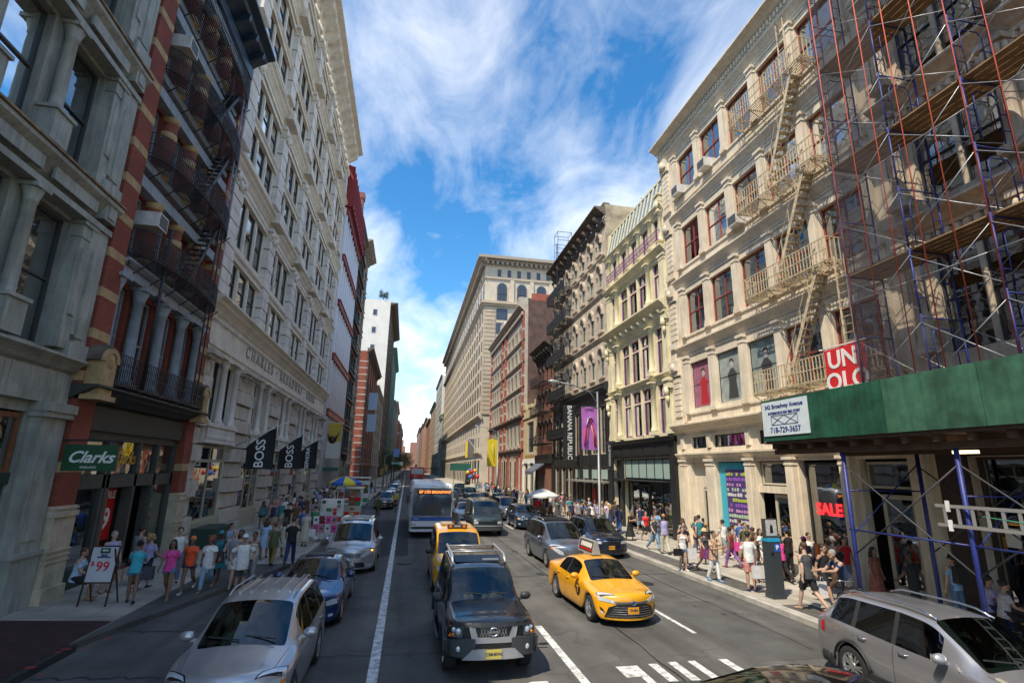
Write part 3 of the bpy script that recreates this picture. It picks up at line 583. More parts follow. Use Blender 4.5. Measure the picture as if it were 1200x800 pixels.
# debris netting: a fine mesh of cords
NET = bpy.data.materials.new('debris_netting'); NET.use_nodes = True; nt = NET.node_tree; pr = nt.nodes['Principled BSDF']; pr.inputs['Base Color'].default_value = (.06, .05, .055, 1); pr.inputs['Roughness'].default_value = .9
tr = nt.nodes.new('ShaderNodeBsdfTransparent'); mxn = nt.nodes.new('ShaderNodeMixShader'); nz = nt.nodes.new('ShaderNodeTexNoise'); nz.inputs['Scale'].default_value = 1.5; g_ = nt.nodes.new('ShaderNodeNewGeometry'); nt.links.new(g_.outputs['Position'], nz.inputs['Vector'])
mr_ = nt.nodes.new('ShaderNodeMapRange'); mr_.inputs[3].default_value = .08; mr_.inputs[4].default_value = .58; nt.links.new(nz.outputs[0], mr_.inputs[0]); nt.links.new(mr_.outputs[0], mxn.inputs[0]); nt.links.new(tr.outputs[0], mxn.inputs[1]); nt.links.new(pr.outputs[0], mxn.inputs[2]); nt.links.new(mxn.outputs[0], nt.nodes['Material Output'].inputs[0])
def wavy(p0, du, dv, nu, nv, amp, axis):
    b = MB(); vs = []
    for j in range(nv + 1):
        for i in range(nu + 1): p = Vector(p0) + Vector(du) * i / nu + Vector(dv) * j / nv; p[axis] += amp * (sin(i * 2.1 + j) + sin(j * 1.3)) * .5; vs.append(p)
    b.add(vs, [(j * (nu + 1) + i, j * (nu + 1) + i + 1, (j + 1) * (nu + 1) + i + 1, (j + 1) * (nu + 1) + i) for j in range(nv) for i in range(nu)], True); return b
obj('netting', wavy((X0 - .08, 13.8, 6.6), (0, -2.3, 0), (0, 0, 19.5), 6, 24, .05, 0), NET, sc); obj('netting', wavy((X0 - .05, 13.85, 6.6), (1.5, 0, 0), (0, 0, 19.5), 4, 24, .05, 1), NET, sc)
# --- sidewalk shed
GREEN = mat('green_plywood', (0.012, 0.078, 0.045), .6, var=.5, vscale=1.7, streak=.4, bump=.15)
sh = thing('sidewalk_shed', 'green plywood sidewalk shed on blue legs over the pavement', 'shed', (0, 0, 0))
XF = 12.0; YE = 16.15
seams = [YE, 13.75, 11.35, 8.95, 6.55, 4.15, 1.75]
GREEN2 = mat('faded_green_plywood', (0.035, 0.115, 0.07), .65, var=.55, vscale=1.3, streak=.35, bump=.2)
for k, (a, c) in enumerate(zip(seams, seams[1:])): obj('front_panel', MB().box(XF - .02 - .004 * (k % 2), XF + .02, c + .012, a - .012, 5.08, 6.45), GREEN2 if k in (2, 3, 5) else GREEN, sh)
obj('end_panel', MB().box(XF + .03, 15.7, YE - .04, YE, 5.08, 6.45), GREEN, sh)
obj('deck', MB().box(XF + .03, 15.8, 1.75, YE - .05, 5.0, 5.12), mat('shed_deck', (.09, .055, .04), .9, var=.3), sh)
b = MB(); [b.box(XF + .1, 15.7, y - .05, y + .05, 4.82, 5.0) for y in [YE - .3 - .8 * k for k in range(17)]]; obj('joists', b, mat('shed_joist', (.10, .055, .035), .9, var=.3), sh)
for x in (XF + .35, 14.9):
    obj('girder', MB().box(x - .07, x + .07, 1.75, YE - .1, 4.66, 4.82), mat('shed_joist', (.10, .055, .035), .9, var=.3), sh)
    for y in (13.25, 10.0, 6.8):
        obj('leg', MB().tube([(x, y, .2), (x, y, 4.66)], .055, 10), BLUES, sh); obj('base_plate', MB().box(x - .12, x + .12, y - .12, y + .12, .15, .2), PLANK, sh)
    for y in (13.25, 10.0):
        obj('brace', MB().tube([(x, y, 1.9), (x, y - 3.25, 4.3)], .02, 6).tube([(x, y - .0, 4.3), (x, y - 3.25, 1.9)], .02, 6), mat('dark_brace', (.05, .05, .055), .6), sh)
        if x < 13: obj('cross_rail', MB().tube([(x, y + .1, 2.55), (x, y - 3.3, 2.55)], .025, 6), BLUES, sh)
for y in (13.25, 10.0): obj('cross_rail', MB().tube([(XF + .35, y, 3.6), (14.9, y, 3.6)], .022, 6).tube([(XF + .35, y, 2.4), (14.9, y, 4.4)], .018, 6), BLUES, sh)
obj('work_lamp', MB().box(12.6, 12.75, 9.8, 10.3, 4.55, 4.62), mat('lamp_glow', (1, .8, .5), .5, emit=1.2), sh)
sg = tag(obj('permit_sign', MB().box(XF - .05, XF - .022, YE - 2.2, YE - .08, 5.25, 6.38), mat('pale_sign', (.62, .7, .74), .5, var=.08)), 'pale blue contractor sign with an address and phone number on the green shed', 'sign')
NAVY = mat('navy_letters', (.02, .04, .2), .5)
for t_, z, s_ in (('542 Broadway Avenue', 6.2, .195), ('INTERBOROUGH S&S CORP', 5.98, .12), ('718-729-3657', 5.42, .25)):
    text('lettering', t_, s_, NAVY, sg, (XF - .053, YE - 1.14, z), (pi / 2, 0, -pi / 2), bold=.004)
b = MB(); y0, y1 = YE - 1.75, YE - .53
for p, q in (((y0, 5.6), (y1, 5.6)), ((y0, 5.9), (y1, 5.9)), ((y0, 5.6), (y0, 5.9)), ((y1, 5.6), (y1, 5.9)), ((y0, 5.6), ((y0 + y1) / 2, 5.9)), (((y0 + y1) / 2, 5.6), y1 and (y1, 5.9)), ((y0, 5.9), ((y0 + y1) / 2, 5.6)), (((y0 + y1) / 2, 5.9), (y1, 5.6))): b.bar((XF - .054, p[0], p[1]), (XF - .054, q[0], q[1]), .012)
obj('drawn_frame', b, NAVY, sg)
ld_ = thing('ladder', 'aluminium extension ladder lashed sideways to the blue shed leg', 'ladder', (0, 0, 0))
ALU = mat('aluminium', (0.62, 0.62, 0.6), .4, .7)
for z in (2.95, 3.37): obj('clamp', MB().bar((12.2, 10.3, z - .12), (12.2, 10.3, z + .12), .06), WHITE, ld_); obj('rail', MB().box(12.2, 12.24, 4.0, 10.6, z - .035, z + .035), ALU, ld_)
for k in range(21): y = 10.4 - k * .31; obj('rung', MB().box(12.205, 12.235, y - .03, y + .03, 2.99, 3.33), ALU, ld_)
tag(obj('rope', MB().tube([(12.22, 9.6, 3.2), (12.2, 8.2, 3.1), (12.2, 6.2, 3.12)], .012, 5), mat('green_rope', (.05, .35, .2), .7)), 'green rope threaded through the aluminium ladder rungs', 'rope')

# --- R3: yellow-cream building with purple sashes (x = 40.2 - Y)
B = R_('mansard_building', 'yellow cream loft building with purple window frames and a glazed sloping roof', 29.6, 40.2, 21.9, 20, CREAM2)
def grp(z0, z1, zt):
    xs = [(.95, 1.95), (2.75, 4.25), (4.4, 5.95), (6.1, 7.7), (8.5, 9.6)]
    B.row(z0, z1, xs)
    for a, c in xs: B.window(a, c, z0, zt - .05, 'purple_small'); B.window(a, c, zt + .05, z1, 'purple_small'); B.part('transom', CREAM2).box(a, c, .12, .3, zt - .05, zt + .05)
    for x in (2.35, 8.1): b = B.part('column', CREAM2); column(b, x, .19, z0 - .1, z1 + .25, y=-.16, cap=.4, base=.5)
    for x in (.5, 10.05): pilaster(B.part('pilaster', CREAM2), x, .7, z0 - .1, z1 + .25, .14, cap=.4, base=.5)
    for x in (4.32, 6.02): B.part('mullion', CREAM2).box(x - .06, x + .06, -.06, .1, z0, z1)
grp(6.45, 9.6, 8.75); grp(10.35, 13.4, 12.6); grp(15.2, 18.0, 17.2)
for z, h, o_ in ((9.85, .35, .28), (18.3, .5, .45), (13.6, .5, .3), (14.2, .75, .75)): b = B.part('string_course', CREAM2); cornice(b, 0, 10.6, z, h, o_, 3)
b = B.part('cornice', CREAM2); brackets(b, .1, 10.5, 13.75, .6, .16, 10, .55)
xs = [(1.3 + k * 1.9, 2.6 + k * 1.9) for k in range(4)] + [(8.95, 10.0)]; B.row(19.3, 21.1, xs)
for a, c in xs: B.window(a, c, 19.3, 21.1, 'purple_small')
for k in range(6): x = .95 + k * 1.92; b = B.part('column', CREAM2); column(b, min(x, 10.2), .16, 19.1, 21.3, y=-.12, cap=.3, base=.2)
b = B.part('cornice', CREAM2); cornice(b, 0, 10.6, 21.35, .5, .35, 3)
b = MB(); balcony_rail(b, 1.0, 10.3, -.42, -.02, 19.15, h=.75, step=.16, t=.03, floor=False); obj('balustrade', b, PURP, B.r)
for x, zs in ((10.25, (22.3, 14.0, 9.5)), (.35, (14.0, 9.5))):
    b = B.part('carved_pier', CREAM2)
    for z in zs: b.box(x - .3, x + .3, -.34, 0, z - .35, z + .1); b.ball((x, -.32, z - .55), (.22, .16, .3), 8, 6); b.ball((x, -.26, z - 1.0), (.16, .12, .25), 8, 6); b.box(x - .36, x + .36, -.42, 0, z + .1, z + .22)
# sloping glazed roof
b = B.part('mansard_frame', CREAM2); sl_ = lambda t: (-.1 + .5 * t, 21.9 + 2.2 * t)
for k in range(15): x = .5 + k * .68; b.bar((x, *sl_(0)), (x, *sl_(1)), .16, .1)
b.bar((.2, *sl_(1)), (10.4, *sl_(1)), .16); b.bar((.2, *sl_(0)), (10.4, *sl_(0)), .16); b.poly([(0, 21.9), (0.4, 21.9), (0.4, 24.1), (0.0, 24.1)], .2, 1.8)
o = obj('roof_glazing', MB().quad((.4, *sl_(0.02)), (10.3, *sl_(0.02)), (10.3, *sl_(.98)), (.4, *sl_(.98))), mat('sky_glazing', (.12, .18, .24), .08, spec=.9), B.r)
B.part('roof_box', DKF).box(8.3, 10.2, 2, 4.5, 23.0, 25.0); B.part('roof_slab', CREAM2).box(0.2, 10.4, .45, 6, 23.9, 24.12)
b = B.part('shopfront', BLKIRON); b.box(0, 10.6, -.15, 0, 4.95, 6.05); cornice(b, -.03, 10.6, 5.85, .35, .45, 3); b.box(0, .5, -.2, 0, .15, 4.95); b.box(9.9, 10.6, -.2, 0, .15, 4.95); b.box(2.1, 2.5, -.1, 0, .15, 4.95); b.box(.5, 9.9, -.05, .2, 3.35, 3.5)
for k in range(5): b.box(.7 + k * 1.9, 2.3 + k * 1.9, -.19, -.15, 5.1, 5.7)
B.row(.15, 4.9, [(.5, 2.1), (2.5, 9.9)]); shopwin(B, 2.55, 9.85, 3.55, 4.85, mat('pale_transom', (.3, .38, .35), .5), mull=5, y=.15); shopwin(B, 2.55, 4.5, .5, 3.3, DKF); shopwin(B, 6.1, 9.8, .5, 3.3, DKF, mull=1); door(B, 4.6, 6.0, 3.2, DKF)
B.part('frosted_transom', mat('frosted_transom', (.34, .46, .42), .4)).box(2.6, 9.8, .05, .07, 3.62, 4.8); b = B.part('transom_bars', BLKIRON); [b.box(2.55 + k * 1.2, 2.62 + k * 1.2, .02, .09, 3.55, 4.85) for k in range(7)]; B.part('pale_shop_wall', mat('shop_inner_wall', (.5, .5, .45), .8)).box(6.2, 9.8, .5, .55, .3, 3.2)
B.part('red_window_poster', mat('red_poster', (.55, .02, .03), .5)).box(3.0, 3.9, .5, .52, .7, 2.6)
b = B.part('dark_hall', DKF); b.box(.5, 2.1, .25, .3, 3.2, 4.9); door(B, .9, 1.9, 2.9, DKF)
B.part('thin_canopy', BLKIRON).box(2.5, 9.9, -.8, 0, 3.4, 3.48)
B.finish()
def mannequin(): pass

# --- R4: brownstone with black shopfront and fire escapes (x = 57 - Y)
B = R_('brownstone_building', 'grey brown stone loft with arched hooded windows and black fire escapes', 40.2, 57, 26.2, 20, BROWNST)
wx = [1.1 + k * 2.35 for k in range(7)]
for z0, z1 in ((11.9, 14.3), (15.9, 18.2), (19.8, 21.9), (23.1, 24.9)):
    B.row(z0, z1, [(x - .48, x + .48) for x in wx], 1.0)
    for x in wx:
        B.window(x - .48, x + .48, z0, z1, 'teal'); b = B.part('window_hood', BROWNST); ring_hood(b, x, .5, z1 - .48, .18, .22); b.box(x - .72, x - .5, -.18, 0, z1 - .9, z1 - .45); b.box(x + .5, x + .72, -.18, 0, z1 - .9, z1 - .45); b.box(x - .1, x + .1, -.3, 0, z1 - .02, z1 + .3)
        B.part('window_sill', BROWNST).box(x - .65, x + .65, -.2, .05, z0 - .2, z0 - .01)
    b = B.part('string_course', BROWNST); cornice(b, 0, 16.8, z0 - .85, .3, .2, 2)
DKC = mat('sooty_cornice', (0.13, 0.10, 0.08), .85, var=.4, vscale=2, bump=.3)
b = B.part('cornice', DKC); cornice(b, -.05, 16.85, 25.3, .4, .3, 2); cornice(b, -.1, 16.9, 26.3, .7, 1.0, 3); brackets(b, .1, 16.7, 25.3, 1.0, .3, 11, .85); b.box(0, 16.8, -.1, .5, 26.95, 27.5)
# party wall above its neighbour, with a faded painted ring
GRAF = mat('graffiti_green', (.18, .34, .24), .9, var=.3); B.part('side_parapet', brickmat('tan_side_wall', (.44, .36, .25), (.36, .29, .2), (.3, .26, .2), .3, .1, .015, .5)).box(16.75, 16.86, .02, 9, 22, 27.3)
b = B.part('faded_graffiti', GRAF)
for k in range(16): t0, t1 = 2 * pi * k / 16, 2 * pi * (k + 1) / 16; b.bar((16.87, 3.4 + 1.5 * cos(t0), 25.9 + .9 * sin(t0)), (16.87, 3.4 + 1.5 * cos(t1), 25.9 + .9 * sin(t1)), .12, .02)
b = B.part('black_ironwork', BLKIRON); b.box(0, 16.8, -.12, 0, 9.6, 10.4); cornice(b, 0, 16.8, 10.3, .5, .6, 3); b.box(0, 16.8, -.1, 0, 4.4, 5.4)
for k in range(8): x = .3 + k * 2.32; b.box(x - .25, x + .25, -.15, 0, .15, 9.6)
for r in ((5.5, 9.4), (.4, 4.3)):
    B.row(r[0], r[1], [(.58 + k * 2.32, 2.32 * k + 2.35) for k in range(7)])
    for k in range(7): B.window(.6 + k * 2.32, 2.33 + k * 2.32, r[0], r[1], 'dark' if r[0] > 5 else 'shop')
B.part('frosted_transom', mat('frosted_transom', (.34, .46, .42), .4)).box(7.6, 16.2, .02, .06, 3.4, 4.2); B.part('red_window_poster', mat('red_poster', (.55, .02, .03), .5)).box(12.3, 13.1, -.02, 0, .9, 2.6)
b = B.part('shop_canopy', mat('canopy_edge', (.25, .25, .22), .5)); b.box(7.5, 16.5, -.9, 0, 3.1, 3.25)
fe = obj('fire_escape', MB().bar((.3, -.9, 11), (.3, -.9, 11.05), .05), BLACK, B.r)
for z in (7.2, 11.3, 15.3, 19.2, 22.6):
    b = MB(); balcony_rail(b, .6, 7.6, -1.05, -.02, z, h=.95, step=.17, t=.05); obj('balcony', b, BLACK, fe)
for z0, z1 in ((7.2, 11.3), (11.3, 15.3), (15.3, 19.2), (19.2, 22.6)): b = MB(); stair(b, 3.0, z0, 5.4, z1, -.6, n=12); obj('stair', b, BLACK, fe)
b = MB(); ladder(b, 4.2, -.8, 22.6, 29, .5, .05); b.tube([(3.9, -1, 27.2), (3.9, -1, 30.0), (5.2, -1, 30.0), (5.2, -1, 27.2)], .03, 5); b.tube([(3.9, .6, 27.2), (3.9, .6, 30.0), (5.2, .6, 30.0), (5.2, .6, 27.2)], .03, 5); [b.bar((x, -1, z), (x, .6, z), .04) for x in (3.9, 5.2) for z in (28, 29, 30)]; obj('roof_ladder', b, BLACK, fe)
b = MB(); [b.bar((16.7, y, 27.3), (16.7, y, 28.5), .03) for y in (4, 6, 8, 10)]; b.bar((16.7, 3.5, 28.4), (16.7, 10, 28.4), .03); obj('roof_railing', b, BLACK, B.r)
B.finish()

# --- R5, R6, R7
RB5 = brickmat('orange_brick', (.30, .10, .055), (.24, .085, .05), (.2, .15, .12))
B = R_('brick_row_building', 'narrow orange brick building with black bracketed cornice and fire escapes', 57.02, 65, 18.3, 18, RB5)
for z0, z1 in ((7.6, 9.8), (11.2, 13.3), (14.6, 16.5)):
    xs = [(.8 + k * 1.75, 1.8 + k * 1.75) for k in range(4)]; B.row(z0, z1, xs, 1.0)
    for a, c in xs: B.window(a, c, z0, z1, 'far'); ring_hood(B.part('window_hood', DKC), (a + c) / 2, .5, z1 - .5, .2, .15)
b = B.part('cornice', DKC); cornice(b, -.05, 8, 17.9, .9, 1.2, 3); brackets(b, 0, 8, 16.9, 1.2, .25, 7, .9)
b = B.part('black_ironwork', BLKIRON); b.box(0, 8, -.3, 0, 4.8, 5.8); b.box(0, .4, -.2, 0, .15, 5); b.box(7.5, 8, -.2, 0, .15, 5)
fe = obj('fire_escape', MB().bar((.3, -.9, 7), (.3, -.9, 7.05), .05), BLACK, B.r)
for z in (7.0, 10.6, 14.1): b = MB(); balcony_rail(b, .5, 7.3, -1.1, -.02, z, h=.95, step=.22, t=.035); obj('balcony', b, BLACK, fe)
for z0 in (7.0, 10.6): b = MB(); stair(b, 2.5, z0, 4.5, z0 + 3.55, -.6, n=10); obj('stair', b, BLACK, fe)
GREYC = mat('grey_awning', (.10, .11, .14), .8); b = B.part('awning', GREYC); b.prof(.3, 4.5, [(0, 5.0), (-1.6, 3.9), (-1.6, 3.5), (-1.5, 3.5), (-1.5, 3.8), (0, 4.8)]); B.part('roller_shutter', mat('shutter_brown', (.11, .09, .075), .7)).box(.6, 4.3, -.05, 0, .15, 3.5)
B.finish()
YB = mat('buff_brick', (.52, .43, .27), .85, var=.2, vscale=2, bump=.2)
B = R_('low_shop_building', 'two storey buff building with stepped parapet and one wide window', 65.02, 73, 12.2, 14, YB)
B.row(6.2, 10.3, [(2.2, 6.0)]); B.window(2.2, 6.0, 6.2, 10.3, 'farw'); B.row(.15, 4.8, [(1.2, 3.6), (4.4, 6.9)]); B.window(1.2, 3.6, .15, 4.8, 'far'); B.window(4.4, 6.9, .15, 4.8, 'far')
b = B.part('parapet', YB); b.box(0, 1.2, -.1, .6, 12.2, 13.0); b.box(6.8, 7.98, -.1, .6, 12.2, 13.0); b.box(3, 5, -.1, .6, 12.2, 12.7); b.box(0, 7.98, -.14, 0, 10.9, 11.2)
b = B.part('white_shop_surround', WHITE); pilaster(b, .5, .7, .15, 4.9, .2); pilaster(b, 4.0, .6, .15, 4.9, .2); pilaster(b, 7.4, .7, .15, 4.9, .2); b.box(0, 7.98, -.15, 0, 4.9, 5.4)
b = B.part('gilt_frieze', mat('gilt_letters', (.3, .18, .06), .6)); [b.box(1.2 + k * .55, 1.5 + k * .55, -.05, 0, 5.6, 5.95) for k in range(10)]
B.finish()
RB7 = brickmat('red_brick_blocks', (.42, .085, .045), (.35, .075, .045), (.24, .14, .11), .3, .1)
STW = mat('pale_stone_trim', (.46, .40, .33), .8, var=.2, vscale=1.5, streak=.2); SIDEBR = brickmat('brown_party_wall', (.135, .07, .055), (.105, .055, .045), (.13, .09, .08), .22, .075, .012, .4)
B = R_('red_brick_loft', 'red brick loft building with rows of pale stone arched windows', 73.02, 104, 28.4, 22, STW); B.depth = .2
cols = [(1.6 + k * 2.72, 3.2 + k * 2.72) for k in range(4)] + [(13.9, 15.6)] + [(17.9 + k * 3.0, 19.6 + k * 3.0) for k in range(4)]
cols = [c for c in cols]; Z7 = [(7.4, 10.5), (12.2, 15.0), (16.2, 18.6), (19.8, 22.0), (23.2, 25.2)]
for z0, z1 in Z7:
    xs = []
    for a, c in cols: h = (a + c) / 2; xs += [(a, h - .12), (h + .12, c)]
    B.row(z0, z1, xs, .9)
    for a, c in xs: B.window(a, c, z0, z1, 'far')
    for a, c in cols: b = B.part('window_surround', STW); column(b, (a + c) / 2, .1, z0, z1 - .3, y=-.05, cap=.3, base=.2, n=8); b.box(a - .2, c + .2, -.15, 0, z0 - .3, z0 - .02)
for z in (6.4, 11.1, 15.45, 19.1, 22.45): b = B.part('string_course', DKC if z < 12 else STW); cornice(b, 0, 30.98, z, .45, .5 if z < 12 else .3, 2)
for x0, x1 in ((0, 1.1), (12.6, 13.5), (16.0, 17.0), (30.0, 30.98)):
    b = B.part('brick_pier', RB7); b.box(x0, x1, -.22, 0, .15, 28.2)
    for z in (8, 9.5, 13, 14.5, 17.2, 20.8, 24.2): B.part('pier_block', STW).box(x0 - .01, x1 + .01, -.24, 0, z, z + .35)
for k in range(8): x = 2.2 + k * 3.6; pilaster(B.part('shop_pilaster', RB7 if k % 2 else STW), x, .8, .15, 5.9, .25, cap=.5, base=.4)
B.row(.5, 5.2, [(2.9 + k * 3.6, 5.2 + k * 3.6) for k in range(7)])
for k in range(7): B.window(2.9 + k * 3.6, 5.2 + k * 3.6, .5, 5.2, 'far')
b = B.part('cornice', STW); cornice(b, -.05, 31, 27.2, .9, 1.0, 3); dentils(b, 0, 31, 26.6, .5, .35, .35, .5); b = B.part('cornice_gable', STW); b.poly([(12, 28.1), (17.2, 28.1), (16.4, 29.6), (12.8, 29.6)], -.6, .4); b.box(29.6, 31, -.9, .6, 28.1, 29.3)
B.part('party_wall', SIDEBR).box(30.985, 31.0, .5, 22.02, 12, 29.2); B.part('party_wall_coping', RB7).box(30.96, 31.02, 1.0, 22.0, 28.9, 30.0)
B.finish()

# --- R8: large limestone office block at the corner, with its side front
LIME = mat('tan_limestone', (0.48, 0.39, 0.29), .85, var=.15, vscale=.6, streak=.15, bump=.1); LIME2 = mat('pale_limestone', (0.55, 0.48, 0.38), .85, var=.15, vscale=.5, streak=.12)
DG = mat('dark_office_window', (.035, .045, .07), .15, spec=.8); style('office', DKF, pane=DG, bars=(1, 1), t=.14, meet=.5, blind=None)
B = R_('office_block', 'huge tan limestone office block with arched top storey and deep cornice', 118, 251.95, 50.5, 40, LIME2); B.r.scale = (1, 1, 1.065); B.depth = .12
nb = 27; pit = 133.95 / nb
for fl in range(7):
    z0 = 16.0 + fl * 3.35; xs = []
    for k in range(nb): xs += [(k * pit + .9, k * pit + 2.3), (k * pit + 2.7, k * pit + 4.1)]
    B.row(z0, z0 + 2.5, xs); [B.window(a, c, z0, z0 + 2.5, 'office') for a, c in xs]
for z0, z1 in ((8.3, 10.4), (11.4, 13.2)):
    xs = [(k * pit + 1.2, k * pit + 2.2) for k in range(nb)] + []; B.row(z0, z1, xs); [B.window(a, c, z0, z1, 'office') for a, c in xs]
xs = [(k * pit + 1.2, k * pit + 3.6) for k in range(nb)]; B.row(41, 45.2, xs, 1.0); [B.window(a, c, 41, 45.2, 'office') for a, c in xs]; B.row(.6, 5.6, xs); [B.window(a, c, .6, 5.6, 'office') for a, c in xs]
xs = [(k * pit + .9 + j * 1.6, k * pit + 1.7 + j * 1.6) for k in range(nb) for j in range(2)]; B.row(46.6, 48.2, xs); [B.window(a, c, 46.6, 48.2, 'office') for a, c in xs]
b = B.part('piers', LIME); [b.box(k * pit - .3, k * pit + .3, -.14, 0, 15.2, 39.4) for k in range(1, nb)]; b.box(133.0, 134.1, -.2, .3, 15.2, 39.4)
for z, h, o_ in ((6.6, .6, .6), (14.0, .9, .9), (39.6, .9, .9), (45.8, .5, .3)): b = B.part('string_course', LIME); cornice(b, -.2, 134.0 + .4, z, h, o_, 3)
b = B.part('cornice', mat('grey_stone_cornice', (.36, .31, .25), .85, var=.2)); cornice(b, -.3, 135.6, 49.6, 1.4, 2.0, 3); dentils(b, 0, 134, 49.0, .7, .6, .6, 1.2)
B.part('attic', LIME).box(60, 131, 3, 30, 50.5, 53.0)
# side front facing the camera (local x = 133.95 plane)
SX = 133.96
b = B.part('side_quoins', LIME); [b.box(SX, SX + .25, 0.0, 2.6, 15.2 + k * .95, 15.2 + k * .95 + .8) for k in range(25)]
b = B.part('side_string_course', LIME); b.box(SX, SX + .9, -.9, 40, 39.9, 40.5); b.box(SX, SX + .5, -.5, 40, 39.4, 39.9); b.box(SX, SX + .3, -.3, 40, 45.9, 46.3)
b = B.part('side_cornice', mat('grey_stone_cornice', (.36, .31, .25), .85)); b.box(SX, SX + 1.0, -1, 40, 49.9, 50.3); b.box(SX, SX + 2, -2, 40, 50.3, 51.0); [b.box(SX, SX + 1.2, y, y + .6, 49.2, 49.9) for y in [k * 1.2 for k in range(33)]]
for k in range(7):
    y = 2.9 + k * 2.45
    for z0, h, w in ((46.6, 1.7, .9),): f = obj('window', MB().box(SX - .02, SX + .03, y, y + w, z0, z0 + h), DKF, B.r); obj('pane', MB().box(SX + .03, SX + .04, y + .1, y + w - .1, z0 + .1, z0 + h - .1), DG, f)
for k in range(4):
    y = 2.9 + k * 4.9
    f = obj('window', MB().box(SX - .02, SX + .06, y - .3, y + 2.7, 40.7, 44.2), LIME, B.r); b = MB(); b.box(SX + .06, SX + .08, y, y + 2.4, 40.8, 43.9); n0 = len(b.v)
    pts = [(1.2 * cos(pi * j / 10), 43.9 + 1.2 * sin(pi * j / 10)) for j in range(11)]; b.add([(SX + .08, y + 1.2 + p, q) for p, q in pts] + [(SX + .06, y + 1.2 + p, q) for p, q in pts], [tuple(range(11))]); obj('pane', b, DG, f)
    b = MB(); [b.box(SX + .08, SX + .12, y + .75 + j * .8, y + .83 + j * .8, 40.8, 44.6) for j in range(2)]; b.box(SX + .08, SX + .12, y, y + 2.4, 42.3, 42.5); obj('glazing_bars', b, DKF, f)
    B.part('side_column', LIME2).box(SX, SX + .35, y + 3.2, y + 4.1, 40.6, 45.8)
    for fl in range(7):
        z0 = 16.3 + fl * 3.35; f = obj('window', MB().box(SX - .02, SX + .05, y, y + 2.6, z0, z0 + 2.6), DKF, B.r); obj('pane', MB().box(SX + .05, SX + .06, y + .12, y + 2.48, z0 + .12, z0 + 2.48), DG, f)
B.finish(90)
# ---------------------------------------------------------------- left (shaded) side of the street; x = Y - near edge
GREYI = mat('blue_grey_iron', (0.30, 0.315, 0.28), 0.6, var=0.25, vscale=1.3, streak=0.4, bump=.12); RUSTT = mat('rust_streaked_ledge', (0.30, 0.21, 0.13), .8, var=.5, vscale=4)
style('sash_grey', mat('dark_grey_sash', (.05, .055, .055), .5), bars=(1, 1), t=.09, meet=.5, pblind=.5)
B = L_('grey_iron_building', 'grey green cast iron building with slim columns and rust streaked ledges', -7, 17.75, 23.2, 20, GREYI)
O = 7.0
cx_ = [14.45 + O - 2.45 * k for k in range(8)]   # column centres along the front
for z0, z1 in ((7.15, 10.9), (12.35, 15.9), (17.6, 20.9)):
    xs = [(cx_[k + 1] + .55, cx_[k] - .45) for k in range(7)][::-1] + [(cx_[0] + .45, cx_[0] + 2.0)]; B.row(z0, z1, xs)
    for a, c in xs: B.window(a, c, z0, z1, 'sash_grey', y=.25)
    for x in cx_[:6]: b = B.part('column', GREYI); column(b, x, .17, z0 + .15, z1 + .1, y=-.2, cap=.5, base=.6); b.box(x - .36, x + .36, -.5, 0, z0 - .1, z0 + .75); b.box(x - .42, x + .42, -.56, 0, z0 + .75, z0 + .85)
    for x in (cx_[0] + 2.35,): b = B.part('pilaster', GREYI); pilaster(b, x, .55, z0, z1 + .2, .3, cap=.6, base=.8); b.box(x - .14, x + .14, -.34, -.3, z0 + 1.0, z1 - .7)
    b = B.part('corner_pier', GREYI); b.box(23.9, 24.72, -.35, 0, z0 - .2, z1 + .3); b.box(24.1, 24.5, -.4, -.35, z0 + .4, z1 - .6); b.box(23.82, 24.74, -.45, 0, z0 - .3, z0 + .25); b.box(24.0, 24.6, -.52, 0, z1 + .45, z1 + 1.05); b.box(24.12, 24.48, -.56, -.52, z1 + .55, z1 + .95)
    b = B.part('entablature', GREYI); b.box(0, 24.74, -.42, 0, z1 + .12, z1 + .3); cornice(b, 0, 24.74, z1 + .3, .8, .62, 3); b.box(0, 24.74, -.3, 0, z1 + 1.1, z1 + 1.35); [b.box(x - 1.0 + 1.2, x + 1.0 + 1.2, -.48, -.4, z1 + .45, z1 + .8) for x in cx_[:6]]
    B.part('rusted_ledge', RUSTT).box(0, 24.76, -.68, 0, z1 + 1.12, z1 + 1.18)
b = B.part('cornice', GREYI); cornice(b, 0, 24.74, 22.0, 1.2, 1.0, 4)
B.row(.5, 5.3, [(1, 4.4), (5.4, 9), (10, 13.6), (14.6, 18.2), (19.2, 23.5)])
WOODF = mat('varnished_wood', (.20, .075, .03), .5, var=.3, vscale=6)
for a, c in [(14.6, 18.2), (19.2, 23.5)]: shopwin(B, a + .1, c - .1, 3.7, 5.25, WOODF, y=.1, t=.14); shopwin(B, a + .1, c - .1, .5, 3.4, mat('deep_green_frame', (.015, .04, .035), .5), y=.15); B.part('shop_panel', mat('deep_green_frame', (.015, .04, .035), .5)).box(a, c, .05, .2, 3.4, 3.7)
for x in (4.9, 9.5, 14.1, 18.7): pilaster(B.part('shop_pilaster', GREYI), x, .8, .15, 5.6, .35, cap=.4, base=1.0)
b = B.part('shop_pilaster', GREYI); b.box(23.65, 24.7, -.3, 0, .15, 5.2); b.box(23.9, 24.45, -.34, -.3, 1.9, 4.7); b.box(23.58, 24.74, -.36, 0, .15, 1.5); b.box(23.54, 24.75, -.42, 0, 1.5, 1.62); b.box(23.55, 24.75, -.45, 0, 5.2, 5.35); b.box(23.5, 24.76, -.52, 0, 5.35, 5.6)
b = B.part('entablature', GREYI); b.box(0, 24.74, -.2, 0, 5.6, 6.5); cornice(b, 0, 24.74, 6.45, .5, .55, 3)
B.finish()

